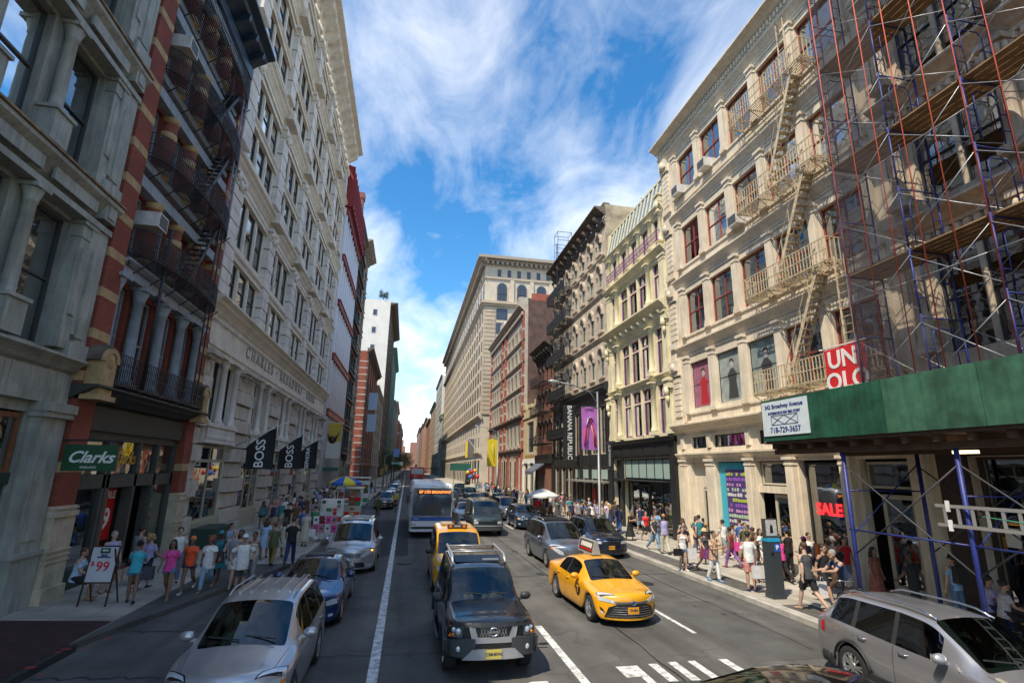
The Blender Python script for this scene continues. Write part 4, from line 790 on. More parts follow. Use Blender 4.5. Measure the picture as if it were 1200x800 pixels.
# L2: red brick with banded piers, round fire escapes, shoe shop below (x = Y - 17.8)
RBR = brickmat('dark_red_brick', (.31, .065, .035), (.25, .052, .03), (.10, .05, .035), .25, .08, .01); OCH = mat('ochre_stone', (.46, .32, .16), .85, var=.3, vscale=3); SAND = mat('sandstone_base', (.46, .39, .29), .85, var=.25, vscale=2, streak=.2)
BLUEG = mat('slate_blue_iron', (.27, .32, .37), .6, var=.2, streak=.25); SHOPG = mat('olive_shopfront', (.065, .07, .062), .55, var=.2)
style('blueg', BLUEG, bars=(1, 1), t=.08, meet=.5, pblind=.4)
B = L_('banded_brick_building', 'dark red brick building banded in ochre stone above a green shoe shop', 17.8, 26.95, 25.4, 20, RBR)
for x0, x1 in ((.0, .95), (8.35, 9.13)):
    b = B.part('brick_pier', RBR); b.box(x0, x1, -.42, 0, 1.9 + .85, 25)
    b = B.part('stone_bands', OCH)
    for z in [3.7 + 1.35 * k for k in range(16)]: 
        if not 5.0 < z < 6.3: b.box(x0 - .005, x1 + .005, -.428, 0, z, z + .3)
    b = B.part('pier_base', SAND); b.box(x0 - .02, x1 + .02, -.5, 0, .15, 2.75); b.box(x0 - .06, x1 + .06, -.58, 0, .15, .55); b.box(x0 - .05, x1 + .05, -.56, 0, 2.45, 2.6); [b.box(x0 - .05, x1 + .05, -.54, 0, z, z + .05) for z in (1.2, 1.35, 1.5, 2.66)]
    b = B.part('carved_finial', OCH); b.box(x0 + .1, x1 - .1, -.85, -.3, 6.0, 7.1); ring_hood(b, (x0 + x1) / 2, .3, 7.05, .15, .6, y=-.3); b.box(x0, x1, -.95, -.3, 5.85, 6.0); b.ball(((x0 + x1) / 2, -.75, 7.1), (.32, .16, .35), 10, 7)
    d = B.part('finial_dark_ring', DKC); ring_hood(d, (x0 + x1) / 2, .42, 7.05, .14, .5, y=-.3)  # dark arch band set round the carved finial
pc = [2.9, 4.55, 6.2, 7.85]
for z0, z1 in ((11.0, 13.5), (14.7, 17.2), (18.4, 20.8), (21.9, 24.0)):
    xs = [(1.05, 2.3), (2.95, 4.2), (4.85, 6.1), (6.75, 8.0)]; B.row(z0, z1, xs)
    for a, c in xs: B.window(a, c, z0, z1, 'blueg')
    for x in (2.62, 4.52, 6.42):
        b = B.part('round_pier', RBR); b.lathe(x, -.12, [(.3, z0 + .1), (.3, z1)], 14); b = B.part('pier_band', OCH); b.lathe(x, -.12, [(.33, z0 + .0), (.33, z0 + .25), (.31, z0 + .3)], 14); b.lathe(x, -.12, [(.31, z1 - .9), (.33, z1 - .85), (.33, z1 - .62), (.31, z1 - .6)], 14); b.lathe(x, -.12, [(.31, z1 - .18), (.345, z1), (.345, z1 + .08)], 14)
    b = B.part('lintel', BLUEG); b.box(.95, 8.35, -.36, 0, z1 + .08, z1 + .5); b.box(.95, 8.35, -.3, 0, z0 - .3, z0 - .02)
NAVYC = mat('navy_cornice', (.018, .035, .06), .4, var=.2); b = B.part('cornice', NAVYC); b.box(0, 9.1, -.5, 0, 24.6, 25.2); cornice(b, -.05, 9.25, 25.2, 1.1, 1.5, 4); brackets(b, .1, 9.0, 24.6, 1.2, .25, 7, 1.2); b.box(0, 9.13, -.4, 1, 26.3, 26.7)
xs = [(1.2, 2.4), (2.95, 4.3), (4.8, 6.15), (6.7, 8.1)]; B.row(6.6, 10.0, xs); [B.window(a, c, 6.6, 10.0, 'blueg') for a, c in xs]
for x in (1.05, 2.68, 4.55, 6.42, 8.25): b = B.part('column', BLUEG); column(b, x, .2, 6.55, 10.2, y=-.22, cap=.55, base=.3)
b = B.part('entablature', BLUEG); b.box(.95, 8.35, -.42, 0, 10.2, 10.5); cornice(b, .95, 8.35, 10.45, .35, .55, 2)
b = B.part('shop_cornice', mat('olive_dark_moulding', (.045, .045, .04), .6, var=.2)); cornice(b, -.1, 9.2, 5.75, .55, .95, 4); b.box(.95, 8.35, -.3, 0, 5.0, 5.75)
# shop
SG = MB(); B.row(.15, 5.0, [(.98, 8.33)])
b = B.part('shop_frame', SHOPG); b.box(.98, 8.33, -.12, .25, 4.75, 5.0); b.box(.98, 8.33, -.12, .25, 3.15, 3.6)
for x in (.98, 2.85, 3.1, 5.0, 6.55, 8.15): b.box(x, x + .18, -.12, .25, .15, 4.75)
for a, c in ((1.2, 2.82), (3.3, 4.98), (5.2, 6.5), (6.75, 8.12)): o = obj('transom_window', MB().quad((a, 0, 3.62), (c, 0, 3.62), (c, 0, 4.73), (a, 0, 4.73)), GLASS, B.r)
B.part('transom_interior', mat('lit_shop_tone', (.8, .74, .56), .8, var=.5, vscale=1.4)).box(1.0, 8.3, .7, .75, 3.6, 4.75)  # panel whose bright colour stands in for the lit shop inside
obj('shop_window', MB().quad((1.2, 0, .75), (2.82, 0, .75), (2.82, 0, 3.15), (1.2, 0, 3.15)), GLASS, B.r); B.part('stall_riser', mat('deep_green_frame', (.015, .04, .035), .5)).box(1.15, 2.9, -.14, .3, .15, .75)
obj('shop_window', MB().quad((6.75, 0, .75), (8.12, 0, .75), (8.12, 0, 3.15), (6.75, 0, 3.15)), GLASS, B.r); B.part('stall_riser', mat('deep_green_frame', (.015, .04, .035), .5)).box(6.7, 8.2, -.14, .3, .15, .75)
B.part('display_table', mat('pale_green_shelf', (.3, .45, .33), .6)).box(1.3, 2.8, .15, .7, .75, .85)
obj('open_door', MB().box(3.3, 3.42, -.1, .9, .16, 3.1), mat('orange_wood', (.3, .07, .02), .5), B.r)
o = obj('sale_banner', MB().box(4.0, 4.9, .35, .37, 1.3, 3.1), mat('red_banner', (.5, .01, .012), .6), B.r); text('lettering', 'SALE', .36, WHITE, o, (4.45, .34, 2.85), bold=.01); text('lettering', '9', 1.0, WHITE, o, (4.45, .34, 2.0), bold=.02); 
text('gold_lettering', 'Clarks', .62, mat('gold_leaf', (.62, .38, .06), .35, .3), B.r, (4.2, -.03, 4.15), shear=.45, bold=.012)
# curved fire escapes
def round_bal(b, x0, x1, z, out, h=.95, n=22):
    c = (x0 + x1) / 2; a = (x1 - x0) / 2; P = [(c + a * cos(pi - pi * k / n), -.05 - out * sin(pi * k / n) ** .55) for k in range(n + 1)]
    for zz in (z, z + .12, z + .5, z + h): b.tube([(x, y, zz) for x, y in P], .02, 5)
    for i in range(n):
        for j in range(4): f = j / 4; x = P[i][0] + (P[i + 1][0] - P[i][0]) * f; y = P[i][1] + (P[i + 1][1] - P[i][1]) * f; b.box(x - .011, x + .011, y - .011, y + .011, z, z + h); 
        if i % 2: b.bar((P[i][0], P[i][1], z), (P[i + 1][0], P[i + 1][1], z + .5), .014); b.bar((P[i][0], P[i][1], z + .5), (P[i + 1][0], P[i + 1][1], z), .014)
    for k in range(int(out / .09) + 1):
        y = -.08 - k * .09; s_ = max(0, 1 - (min(1, (-y - .05) / out)) ** (2 / .55)) ** .5; xx = a * s_; b.box(c - xx, c + xx, y - .022, y + .022, z - .02, z)
    for k in range(6): x = x0 + .5 + k * (x1 - x0 - 1) / 5; b.bar((x, -out * .85, z - .03), (x, -.05, z - .9), .035)
fe = obj('fire_escape', MB().bar((1.0, -.5, 10.5), (1.0, -.5, 11.0), .04), BLACK, B.r)
for z in (11.0, 14.75, 18.45, 21.95): b = MB(); round_bal(b, 1.05, 8.4, z, 1.25); obj('balcony', b, BLACK, fe)
b = MB(); balcony_rail(b, .9, 8.5, -.85, -.02, 6.45, h=1.0, step=.13, t=.028); 
for k in range(28): x = 1.0 + k * .27; b.tube([(x + .07 * cos(t), -.85, 7.15 + .07 * sin(t)) for t in (0, 1.57, 3.14, 4.71, 6.28)], .01, 4)
obj('balcony', b, BLACK, fe)
STLG = mat('grey_steel', (.25, .28, .33), .5, .4)
b = MB(); ladder(b, 7.3, -1.0, 14.8, 22.5, .42, .05); obj('ladder', b, STLG, fe); b = MB(); ladder(b, 6.9, -1.0, 6.5, 15, .45, .05); obj('ladder', b, BLACK, fe); b = MB(); stair(b, 4.6, 11, 6.9, 14.75, -.6, n=12); stair(b, 4.6, 14.75, 6.9, 18.45, -.6, n=12); stair(b, 4.6, 18.45, 6.9, 21.95, -.6, n=12); obj('stair', b, BLACK, fe)
b = MB(); b.tube([(2.6, -.9, 6.5), (2.6, -.9, 12.6)], .06, 8); obj('drain_pipe', b, BLACK, fe)
for x, z in ((2.0, 20.0), (2.2, 12.4)): air_con(B, x, z, .7, .55, .75)
B.finish()
SGN = thing('hanging_shop_sign', 'dark green projecting shop sign with white script on a black arm', 'sign', (-9.3, 17.75, 0))
obj('arm', MB().bar((-.9, .0, 4.62), (1.0, .0, 4.62), .06), BLACK, SGN); obj('sign_board', MB().box(-.5, .9, -.04, .04, 3.75, 4.5), mat('bottle_green', (.008, .07, .03), .4), SGN); text('lettering', 'Clarks', .46, WHITE, SGN, (.21, -.045, 4.13), shear=.4, bold=.01); text('lettering', 'ENGLAND', .09, WHITE, SGN, (.2, -.045, 3.85))

# L3: big white stone palace (x = Y - 27)
PST = mat('palace_stone', (0.66, 0.595, 0.50), .8, var=.16, vscale=.9, streak=.22, bump=.12); GST = mat('grey_base_stone', (.50, .45, .385), .85, var=.22, vscale=1.4, streak=.25, bump=.2); PPL = mat('pale_upper_stone', (.66, .61, .55), .8, var=.14, vscale=1, streak=.2)
style('palace', mat('palace_sash', (.06, .06, .058), .6), bars=(1, 1), t=.08, meet=.5, pblind=.35)
B = L_('palace_office_building', 'ornate pale stone office building with banded pilasters and deep bracketed cornice', 27.0, 64.3, 42.6, 24, PST); B.depth = .2
pcx = [.95, 8.4, 15.6, 22.6, 29.6, 36.4]; hw = [.9, .85, .85, .85, .85, .8]
bay = [(pcx[i] + hw[i], pcx[i + 1] - hw[i + 1]) for i in range(5)]
rows = [(12.7, 14.9), (15.9, 18.8), (21.4, 23.4), (24.3, 26.6), (30.0, 31.9), (32.8, 35.2), (38.2, 40.4)]
for r, (z0, z1) in enumerate(rows):
    xs = []
    for a, c in bay: w = (c - a) / 3; xs += [(a + w * k + .2, a + w * (k + 1) - .2) for k in range(3)]
    B.row(z0, z1, xs, 1.0 if r in (6,) else 0); [B.window(a, c, z0, z1, 'palace') for a, c in xs]
    for a, c in bay:
        w = (c - a) / 3
        b = B.part('window_colonnette', PPL); [b.box(a + w * k - .12, a + w * k + .12, -.06, 0, z0, z1 - .25) or b.box(a + w * k - .18, a + w * k + .18, -.12, 0, z1 - .25, z1 + .02) for k in (1, 2)]
    b = B.part('spandrel', PST); b.box(1.5, 36.2, -.12, 0, z0 - .3, z0 - .05); b.box(1.5, 36.2, -.16, 0, z1 + .05, z1 + .35)
    if r in (0, 2, 4):
        for a, c in bay: w = (c - a) / 3; [B.part('panel', PPL).box(a + w * k + .3, a + w * (k + 1) - .3, -.16, 0, z1 + .42, rows[r + 1][0] - .4) for k in range(3)]
for i, x in enumerate(pcx):
    for z0, z1 in ((12.5, 18.6), (21.2, 26.4), (29.8, 35.0), (38.0, 40.6)):
        b = B.part('banded_pilaster', PPL); quoins(b, x - hw[i] * .85, x + hw[i] * .85, z0, z1, .62, .38, alt=.16); b.box(x - hw[i], x + hw[i], -.5, 0, z1 + .55, z1 + .8)
        b = B.part('capital', PST)
        for sx in (-1, 1): b.ball((x + sx * hw[i] * .6, -.42, z1 + .35), (.22, .18, .22), 8, 6)
        b.box(x - hw[i] * .8, x + hw[i] * .8, -.42, 0, z1, z1 + .55); b.ball((x, -.45, z1 + .15), (.25, .15, .3), 8, 6)
for z in (19.4, 27.4, 36.2): b = B.part('main_ledge', PST); b.box(0, 37.25, -.2, 0, z - .25, z); cornice(b, -.02, 37.28, z, .9, .62, 4); b.box(0, 37.25, -.35, 0, z + .9, z + 1.2); [b.box(x - .95, x + .95, -.85, 0, z + .35, z + 1.05) for x in pcx[1:-1]]
for z in (15.15, 23.65, 32.15): b = B.part('minor_ledge', PST); cornice(b, .1, 37.2, z - .05, .3, .28, 2)
b = B.part('inscribed_frieze', PST); b.box(0, 37.25, -.3, 0, 9.95, 11.3); cornice(b, -.05, 37.28, 11.3, .95, .85, 4); b.box(0, 37.25, -.45, 0, 9.75, 9.95); b.box(0, 37.25, -.38, 0, 9.5, 9.75); dentils(b, 0, 37.2, 11.05, .22, .14, .14, .42)
LET = mat('dark_carved_letters', (.30, .26, .21), .8); text('inscription', 'CHARLES · BROADWAY · ROUSS', 1.02, LET, B.r, (18.3, -.32, 10.6), extrude=.03, space=1.62, bold=.01).scale = (1.07, 1, 1)
b = B.part('cornice', PST); cornice(b, -.1, 37.4, 43.0, 1.5, 1.9, 4); b.box(0, 37.3, -.2, 0, 41.2, 41.6); brackets(b, .2, 37.1, 41.6, 1.9, .4, 22, 1.5); b.box(0, 37.3, -.5, .5, 44.5, 45.4); [b.lathe(x, -1.2, [(.2, 44.5), (.3, 44.8), (.1, 45.1)], 8) for x in pcx]
# giant order at street level: rusticated piers
gp = [(0.1, 1.35), (5.9, 8.8), (13.4, 16.2), (20.3, 23.1), (27.3, 30.1), (34.7, 37.2)]
for x0, x1 in gp:
    b = B.part('rusticated_pier', GST); n = 10
    for k in range(n): z = .8 + k * .83; al = 0 if k % 2 == 0 else .22; b.box(x0 + al, x1 - al, -.40 + al * .7, 0, z + .05, z + .78)
    b.box(x0 - .06, x1 + .06, -.46, 0, .15, .8); b = B.part('pier_capital', GST); b.box(x0 + .05, x1 - .05, -.5, 0, 9.1, 9.5); b.box(x0 - .12, x1 + .12, -.7, 0, 9.25, 9.5); [b.tube([(x0 + .35 + j * .6 + .16 * cos(t), -.52, 8.95 + .16 * sin(t)) for t in (0, 1.1, 2.2, 3.3, 4.4, 5.5, 6.28)], .035, 5) for j in range(int((x1 - x0 - .4) / .6))]
go = [(gp[i][1], gp[i + 1][0]) for i in range(5)]
B.row(6.15, 9.3, [(a + .25 + (c - a - .5) / 2 * k + .12, a + .25 + (c - a - .5) / 2 * (k + 1) - .12) for a, c in go for k in range(2)])
B.row(1.2, 5.0, [(a + .15, c - .15) for a, c in go])
for i, (a, c) in enumerate(go):
    h = (a + c) / 2
    for k in range(2): B.window(a + .25 + (c - a - .5) / 2 * k + .12, a + .25 + (c - a - .5) / 2 * (k + 1) - .12, 6.15, 9.3, 'palace', y=.3)
    for x in (a + .2, h, c - .2): b = B.part('tall_column', PPL); column(b, x, .2, 6.0, 9.5, y=-.1, cap=.4, base=.35)
    b = B.part('balustrade', PPL); b.box(a + .05, c - .05, -.55, 0, 5.85, 6.02); b.box(a + .05, c - .05, -.5, 0, 5.05, 5.2); [b.lathe(a + .2 + j * .17, -.45, [(.035, 5.2), (.06, 5.35), (.03, 5.55), (.05, 5.85)], 6) for j in range(int((c - a - .3) / .17))]; b.box(a + .05, c - .05, -.3, -.1, 5.2, 5.85)
    shopwin(B, a + .2, c - .2, 1.2, 4.95, mat('cream_shopframe', (.42, .38, .27), .6), y=.0, t=.13, mull=1 if i != 1 else 2); b = B.part('transom_bar', mat('cream_shopframe', (.42, .38, .27), .6)); b.box(a + .2, c - .2, -.06, .06, 4.1, 4.25); b.box(a, c, -.2, .3, .15, 1.2)
B.part('cellar_flap', mat('dark_green_box', (.02, .045, .035), .6)).box(1.2, 3.6, -1.6, -.5, .15, 1.05)
B.finish(100)

# flags on L3
def fabric_flag(name, label, y, words_, z0, z1, out0=.35, wid=1.5, size=.55):
    t = thing(name, label, 'flag', (XL, y, 0), 0, None)
    obj('pole', MB().tube([(.3, .15, z1 - .3), (3.0, .15, z1 + 1.15)], .03, 8), ALU, t)
    b = MB(); P = []
    nx, nz = 8, 8
    for j in range(nz + 1):
        for i in range(nx + 1):
            u = i / nx; top = z1 - .35 + 1.25 * u; x = .9 + 1.55 * u; z = z0 + (top - z0) * j / nz; P.append((x, .15 + .07 * sin(u * 7 + j * .4), z + .05 * sin(u * 3)))
    b.add(P, [(j * (nx + 1) + i, j * (nx + 1) + i + 1, (j + 1) * (nx + 1) + i + 1, (j + 1) * (nx + 1) + i) for j in range(nz) for i in range(nx)], True); obj('cloth', b, mat('black_flag', (.012, .014, .018), .8), t)
    o = text('lettering', words_, size, WHITE, t, (1.7, .05, (z0 + z1) / 2 + .1), (pi / 2, -pi / 2, 0), bold=.01); return t
fabric_flag('shop_flag', 'large black flag with a white four letter name, nearest the brick building', 33.6, 'BOSS', 3.75, 5.4, size=.72)
fabric_flag('shop_flag', 'black flag with a white four letter name hung between two other black flags', 41.8, 'BOSS', 3.75, 5.4, size=.72)
fabric_flag('shop_flag', 'farthest black flag with a seven letter white name, beside the yellow banner', 49.0, 'SEPHORA', 3.75, 5.4, size=.42)
t = thing('shop_banner', 'yellow and white vertical banner with a winged emblem hanging beyond the black flags', 'banner', (-8.9, 66.5, 0)); obj('cloth', MB().box(-.95, .95, -.02, .02, 4.9, 9.1), mat('yellow_banner', (.55, .40, .05), .7, var=.3, vscale=1), t)
obj('pale_field', MB().box(-.94, .94, -.03, -.021, 4.95, 6.9), mat('pale_banner', (.6, .58, .5), .7), t); b = MB(); b.lathe(0, 0, [(.45, 0), (.45, .01)], 16); b.xf(Matrix.Translation((0, -.035, 7.1)) @ Matrix.Rotation(pi / 2, 4, 'X')); b.poly([(-.2, 7.3), (-.75, 8.1), (-.55, 7.3), (-.35, 7.0)], -.045, -.035); b.poly([(.2, 7.3), (.75, 8.1), (.55, 7.3), (.35, 7.0)], -.045, -.035); obj('emblem', b, mat('dark_emblem', (.05, .035, .02), .6), t); obj('arm', MB().bar((-1.6, 0, 9.15), (1.2, 0, 9.15), .05), ALU, t)

# L4: white tubes and red beams
WHT = mat('white_steel', (.62, .60, .62), .5, var=.08); REDB = mat('oxide_red_beam', (.26, .02, .022), .5, var=.15)
B = L_('red_beam_building', 'modern building of white round columns and dark red steel beams', 64.4, 81.0, 36.5, 20, WHT)
for z0, z1 in ((6.4, 9.6), (11.3, 16.2), (18.2, 23.0), (25.0, 29.0), (30.8, 35.2)):
    xs = [(.6 + k * 3.9, 4.1 + k * 3.9) for k in range(4)]; B.row(z0, z1, xs)
    for a, c in xs: B.window(a, c, z0, z1, 'far')
for k in range(9): b = B.part('round_column', WHT); b.tube([(.35 + k * 1.95, -.35, .15), (.35 + k * 1.95, -.35, 36.5)], .42, 12)
for z in (9.8, 16.5, 23.3, 29.3, 35.6): b = B.part('red_beam', REDB); b.box(0, 16.6, -.85, 0, z, z + .8); b.box(0, 16.6, -.95, 0, z + .7, z + .85); b.box(0, 16.6, -.95, 0, z - .05, z + .08)
b = B.part('sloping_roof', REDB); b.prof(0, 16.6, [(-1.3, 36.8), (-1.0, 42.5), (1, 43.2), (3, 43.2), (3, 36.5)]); [b.bar((.2 + k * 1.6, -1.35, 36.9), (.2 + k * 1.6, -1.05, 42.6), .18) for k in range(11)]
B.part('green_canopy', mat('green_canopy', (.02, .10, .08), .6)).box(.5, 9, -2.4, 0, 3.5, 3.9); B.finish()
# L5: dark green iron with red
DGRN = mat('dark_green_iron', (.028, .055, .05), .5, var=.3, streak=.2); RTRM = mat('dull_red_trim', (.22, .06, .045), .7, var=.2)
B = L_('green_iron_building', 'dark green iron fronted building with thin red trim and brick chimney', 81.05, 92, 43, 20, DGRN)
for fl in range(9): z0 = 6.2 + fl * 4.1; xs = [(.7 + k * 3.4, 3.5 + k * 3.4) for k in range(3)]; B.row(z0, z0 + 3.1, xs); [B.window(a, c, z0, z0 + 3.1, 'far') for a, c in xs]; b = B.part('red_trim', RTRM); b.box(0, 10.9, -.5, 0, z0 + 3.35, z0 + 3.7); b = B.part('green_balcony', DGRN); b.box(.4, 10.5, -.9, 0, z0 - .3, z0 - .1); b.box(.4, 10.5, -.92, -.88, z0 + .5, z0 + .6)
for k in range(4): b = B.part('green_column', DGRN); b.box(.1 + k * 3.45, .45 + k * 3.45, -.45, 0, 5, 43); B.part('red_corner', RTRM).box(.46 + k * 3.45, .56 + k * 3.45, -.4, 0, 6, 43)
b = B.part('cornice', DGRN); cornice(b, 0, 10.95, 42.4, .8, 1.0, 3); b = B.part('chimney', RTRM); b.box(.1, 1.4, -.5, 1.6, 43, 47); b.box(0, 1.5, -.65, 1.7, 47, 48); B.finish()
# generic fronts for the distance
def front(name, label, side, y0, y1, H, wall, trim, fh=3.8, bw=2.2, ww=1.15, z_first=6.0, D=18, arch=0, corn=.9, base=None, maxwin=60, pil=3, st='far', hood=False):
    B = (L_ if side < 0 else R_)(name, label, y0, y1, H, D, wall); B.depth = .14; Wd = y1 - y0; n = max(2, int(Wd / bw)); p = Wd / n; fl = int((H - z_first - 1.2) / fh)
    for f in range(fl):
        z0 = z_first + f * fh; xs = [(p * (k + .5) - ww / 2, p * (k + .5) + ww / 2) for k in range(n)]; B.row(z0, z0 + fh * .6, xs, arch); [B.window(a, c, z0, z0 + fh * .6, st) for a, c in xs]
        b = B.part('string_course', trim); b.box(0, Wd, -.16, 0, z0 - .35, z0 - .1)
        if hood:
            b = B.part('window_hoods', trim); [b.box(a - .12, c + .12, -.22, 0, z0 + fh * .6 + .05, z0 + fh * .6 + .3) for a, c in xs]
    for k in range(0, n + 1, pil): x = min(max(p * k, .35), Wd - .35); B.part('pilaster', trim).box(x - .32, x + .32, -.25, 0, .15, H - .5)
    b = B.part('cornice', trim); cornice(b, -.1, Wd + .1, H - .3, 1.0, corn, 3); brackets(b, 0, Wd, H - .9, 1.1, .22, max(4, int(Wd / 1.6)), corn * .8)
    nb_ = max(2, int(Wd / 4)); xs = [(Wd / nb_ * k + .5, Wd / nb_ * (k + 1) - .5) for k in range(nb_)]; B.row(.5, 4.0, xs); [B.window(a, c, .5, 4.0, 'far') for a, c in xs]; b = B.part('shop_cornice', base or trim); b.box(0, Wd, -.35, 0, 4.4, 5.0)
    B.finish(maxwin); return B
TST = mat('taupe_stone', (.32, .27, .22), .85, var=.25, vscale=1, streak=.2); PKB = brickmat('pink_brick', (.40, .15, .10), (.34, .13, .09), (.3, .22, .18)); ORB = brickmat('bright_red_brick', (.38, .055, .03), (.33, .05, .03), (.25, .15, .1)); WBK = mat('white_painted_wall', (.68, .67, .63), .8, var=.1, vscale=.3); GRYB = mat('grey_far_stone', (.30, .28, .26), .9, var=.2, vscale=.5); TANB = mat('tan_far_brick', (.38, .29, .2), .9, var=.2, vscale=.5)
front('stone_loft_building', 'taupe stone loft building with projecting cornice before the side street', -1, 92.05, 103.5, 44, TST, TST, 4.0, 2.6, 1.5, corn=1.6, hood=True)
B = front('red_brick_corner_building', 'bright red brick corner building striped with white stone bands', -1, 119, 158, 29.5, ORB, mat('sooty_cornice', (.13, .1, .08)), 3.9, 2.4, 1.2, corn=1.4)
b = MB(); [b.box(-.02, .9, -.3, .9, z, z + .22) for z in [3 + 1.5 * k for k in range(17)]]; [b.box(-.03, 0, .9, 18, z, z + .22) for z in [3 + 1.5 * k for k in range(17)]]; obj('stone_bands', b, mat('dull_white_band', (.5, .46, .4), .8), B.r)
for k, z in enumerate((12, 17)): obj('blue_sign', MB().box(7, 7.3, -2.6, -.6, z, z + 4), mat('pale_blue_sign', (.35, .5, .62), .5), B.r)
front('grey_loft_building', 'grey stone loft next beyond the red brick corner building', -1, 158.1, 200, 27, GRYB, GRYB, 3.8, 2.8, 1.4)
B = front('white_tower_building', 'tall white walled building with a roof tree and brown cornice', -1, 200.1, 262, 66, TST, DKC, 3.9, 2.8, 1.4, corn=3, D=34)
b = MB().box(-.12, -.02, -.2, 34, 10, 67.5); obj('white_side_wall', b, WBK, B.r)
for k in range(5):
    for y in (4.5, 11): f = obj('window', MB().box(-.2, -.12, y, y + 1.8, 61 - k * 7, 63.6 - k * 7), WHF, B.r); obj('pane', MB().box(-.23, -.2, y + .2, y + 1.6, 61.2 - k * 7, 63.4 - k * 7), DG, f)
front('pale_brick_tower', 'slim tan tower with green copper top beyond the white tower', -1, 262.1, 330, 62, TANB, mat('copper_green', (.10, .22, .17), .7), 3.9, 3.2, 1.5, corn=2)
for i, (y0, y1, H, w_) in enumerate(((330, 400, 44, GRYB), (400, 500, 52, TANB), (500, 640, 46, PKB), (640, 800, 55, TST), (800, 1000, 60, PKB))): front('distant_building', ['grey distant block after the slim tan tower on the shaded side', 'tan distant block fourth before the vanishing point, shaded side', 'pink brick distant block on the shaded side', 'taupe distant block near the vanishing point, shaded side', 'last pink block of the shaded side at the vanishing point'][i], -1, y0, y1, H, w_, w_, 4.5, 4.5, 2.2, corn=1.5, maxwin=0)
B = front('glass_terrace_building', 'blue green glass building with a planted roof terrace', 1, 258, 276, 28, mat('green_glass_wall', (.12, .26, .26), .25, spec=.7), WHF, 3.4, 2.4, 1.9, z_first=4.5); b = MB(); [b.ball((random.uniform(1, 21), random.uniform(0, 3), 28.6 + random.uniform(0, 1.2)), random.uniform(.7, 1.4), 6, 5) for _ in range(26)]; obj('terrace_shrubs', b, mat('shrub_green', (.04, .10, .025), .9, var=.5, vscale=2), B.r)
B = front('white_loft_building', 'white walled loft with scattered dark windows beyond the office block', 1, 276.1, 330, 52, WBK, GRYB, 4.0, 3.4, 1.5, D=30); 
for k in range(9):
    for x in (3, 9, 15): f = obj('window', MB().box(61.9, 61.98, x, x + 2.2, 12 + 4.2 * k, 14.8 + 4.2 * k), DKF, B.r)
for i, (y0, y1, H, w_) in enumerate(((330, 400, 44, TANB), (400, 480, 40, PKB), (480, 600, 48, TANB), (600, 760, 52, PKB), (760, 1000, 60, GRYB))): front('distant_building', ['tan distant block after the white loft on the sunlit side', 'pink distant block second after the white loft, sunlit side', 'tan distant block third after the white loft, sunlit side', 'large pink block near the vanishing point, sunlit side', 'last grey block of the sunlit side at the vanishing point'][i], 1, y0, y1, H, w_, w_, 4.5, 4.5, 2.2, corn=1.5, maxwin=0)
b = MB(); b.box(-24, -4, 0, 12, 0, 46); b.box(-5, 6, 4, 14, 0, 34); b.box(5, 24, 2, 12, 0, 54); b.box(-14, -8, 0, 10, 46, 58); o = tag(obj('distant_building', b, PKB, None, (0, 1080, 0)), 'hazy pink cluster closing the far end of the avenue', 'building')
# ---------------------------------------------------------------- vehicles (local: front at y = 0 facing -y, x across, z up)
def lerp_tab(tab, y):
    if y <= tab[0][0]: return tab[0][1]
    for (a, b), (c, d) in zip(tab, tab[1:]):
        if y <= c: return b + (d - b) * (y - a) / (c - a)
    return tab[-1][1]
TYRE = mat('tyre_rubber', (0.022, 0.022, 0.023), .85, bump=.2); RIM = mat('alloy_rim', (0.55, 0.55, 0.56), .28, .85); CHROME = mat('chrome', (.75, .75, .76), .12, 1.0); PLAS = mat('black_plastic', (.025, .026, .028), .55); LENS = mat('headlamp_lens', (.62, .66, .70), .08, .3, spec=.9); LENSD = mat('lamp_interior', (.18, .19, .2), .2, .6); AMB = mat('amber_lens', (.75, .20, .02), .2); REDL = mat('red_lens', (.45, .01, .01), .15); GRL = mat('grille_black', (.012, .012, .013), .4); SEATM = mat('seat_fabric', (.06, .06, .065), .9); SILV = mat('satin_silver', (.45, .45, .47), .35, .6)
def paint(name, c, metal=.35, rough=.32, coat=.9): return mat(name, c, rough, metal, var=.05, vscale=4, coat=coat)
WHC = {}
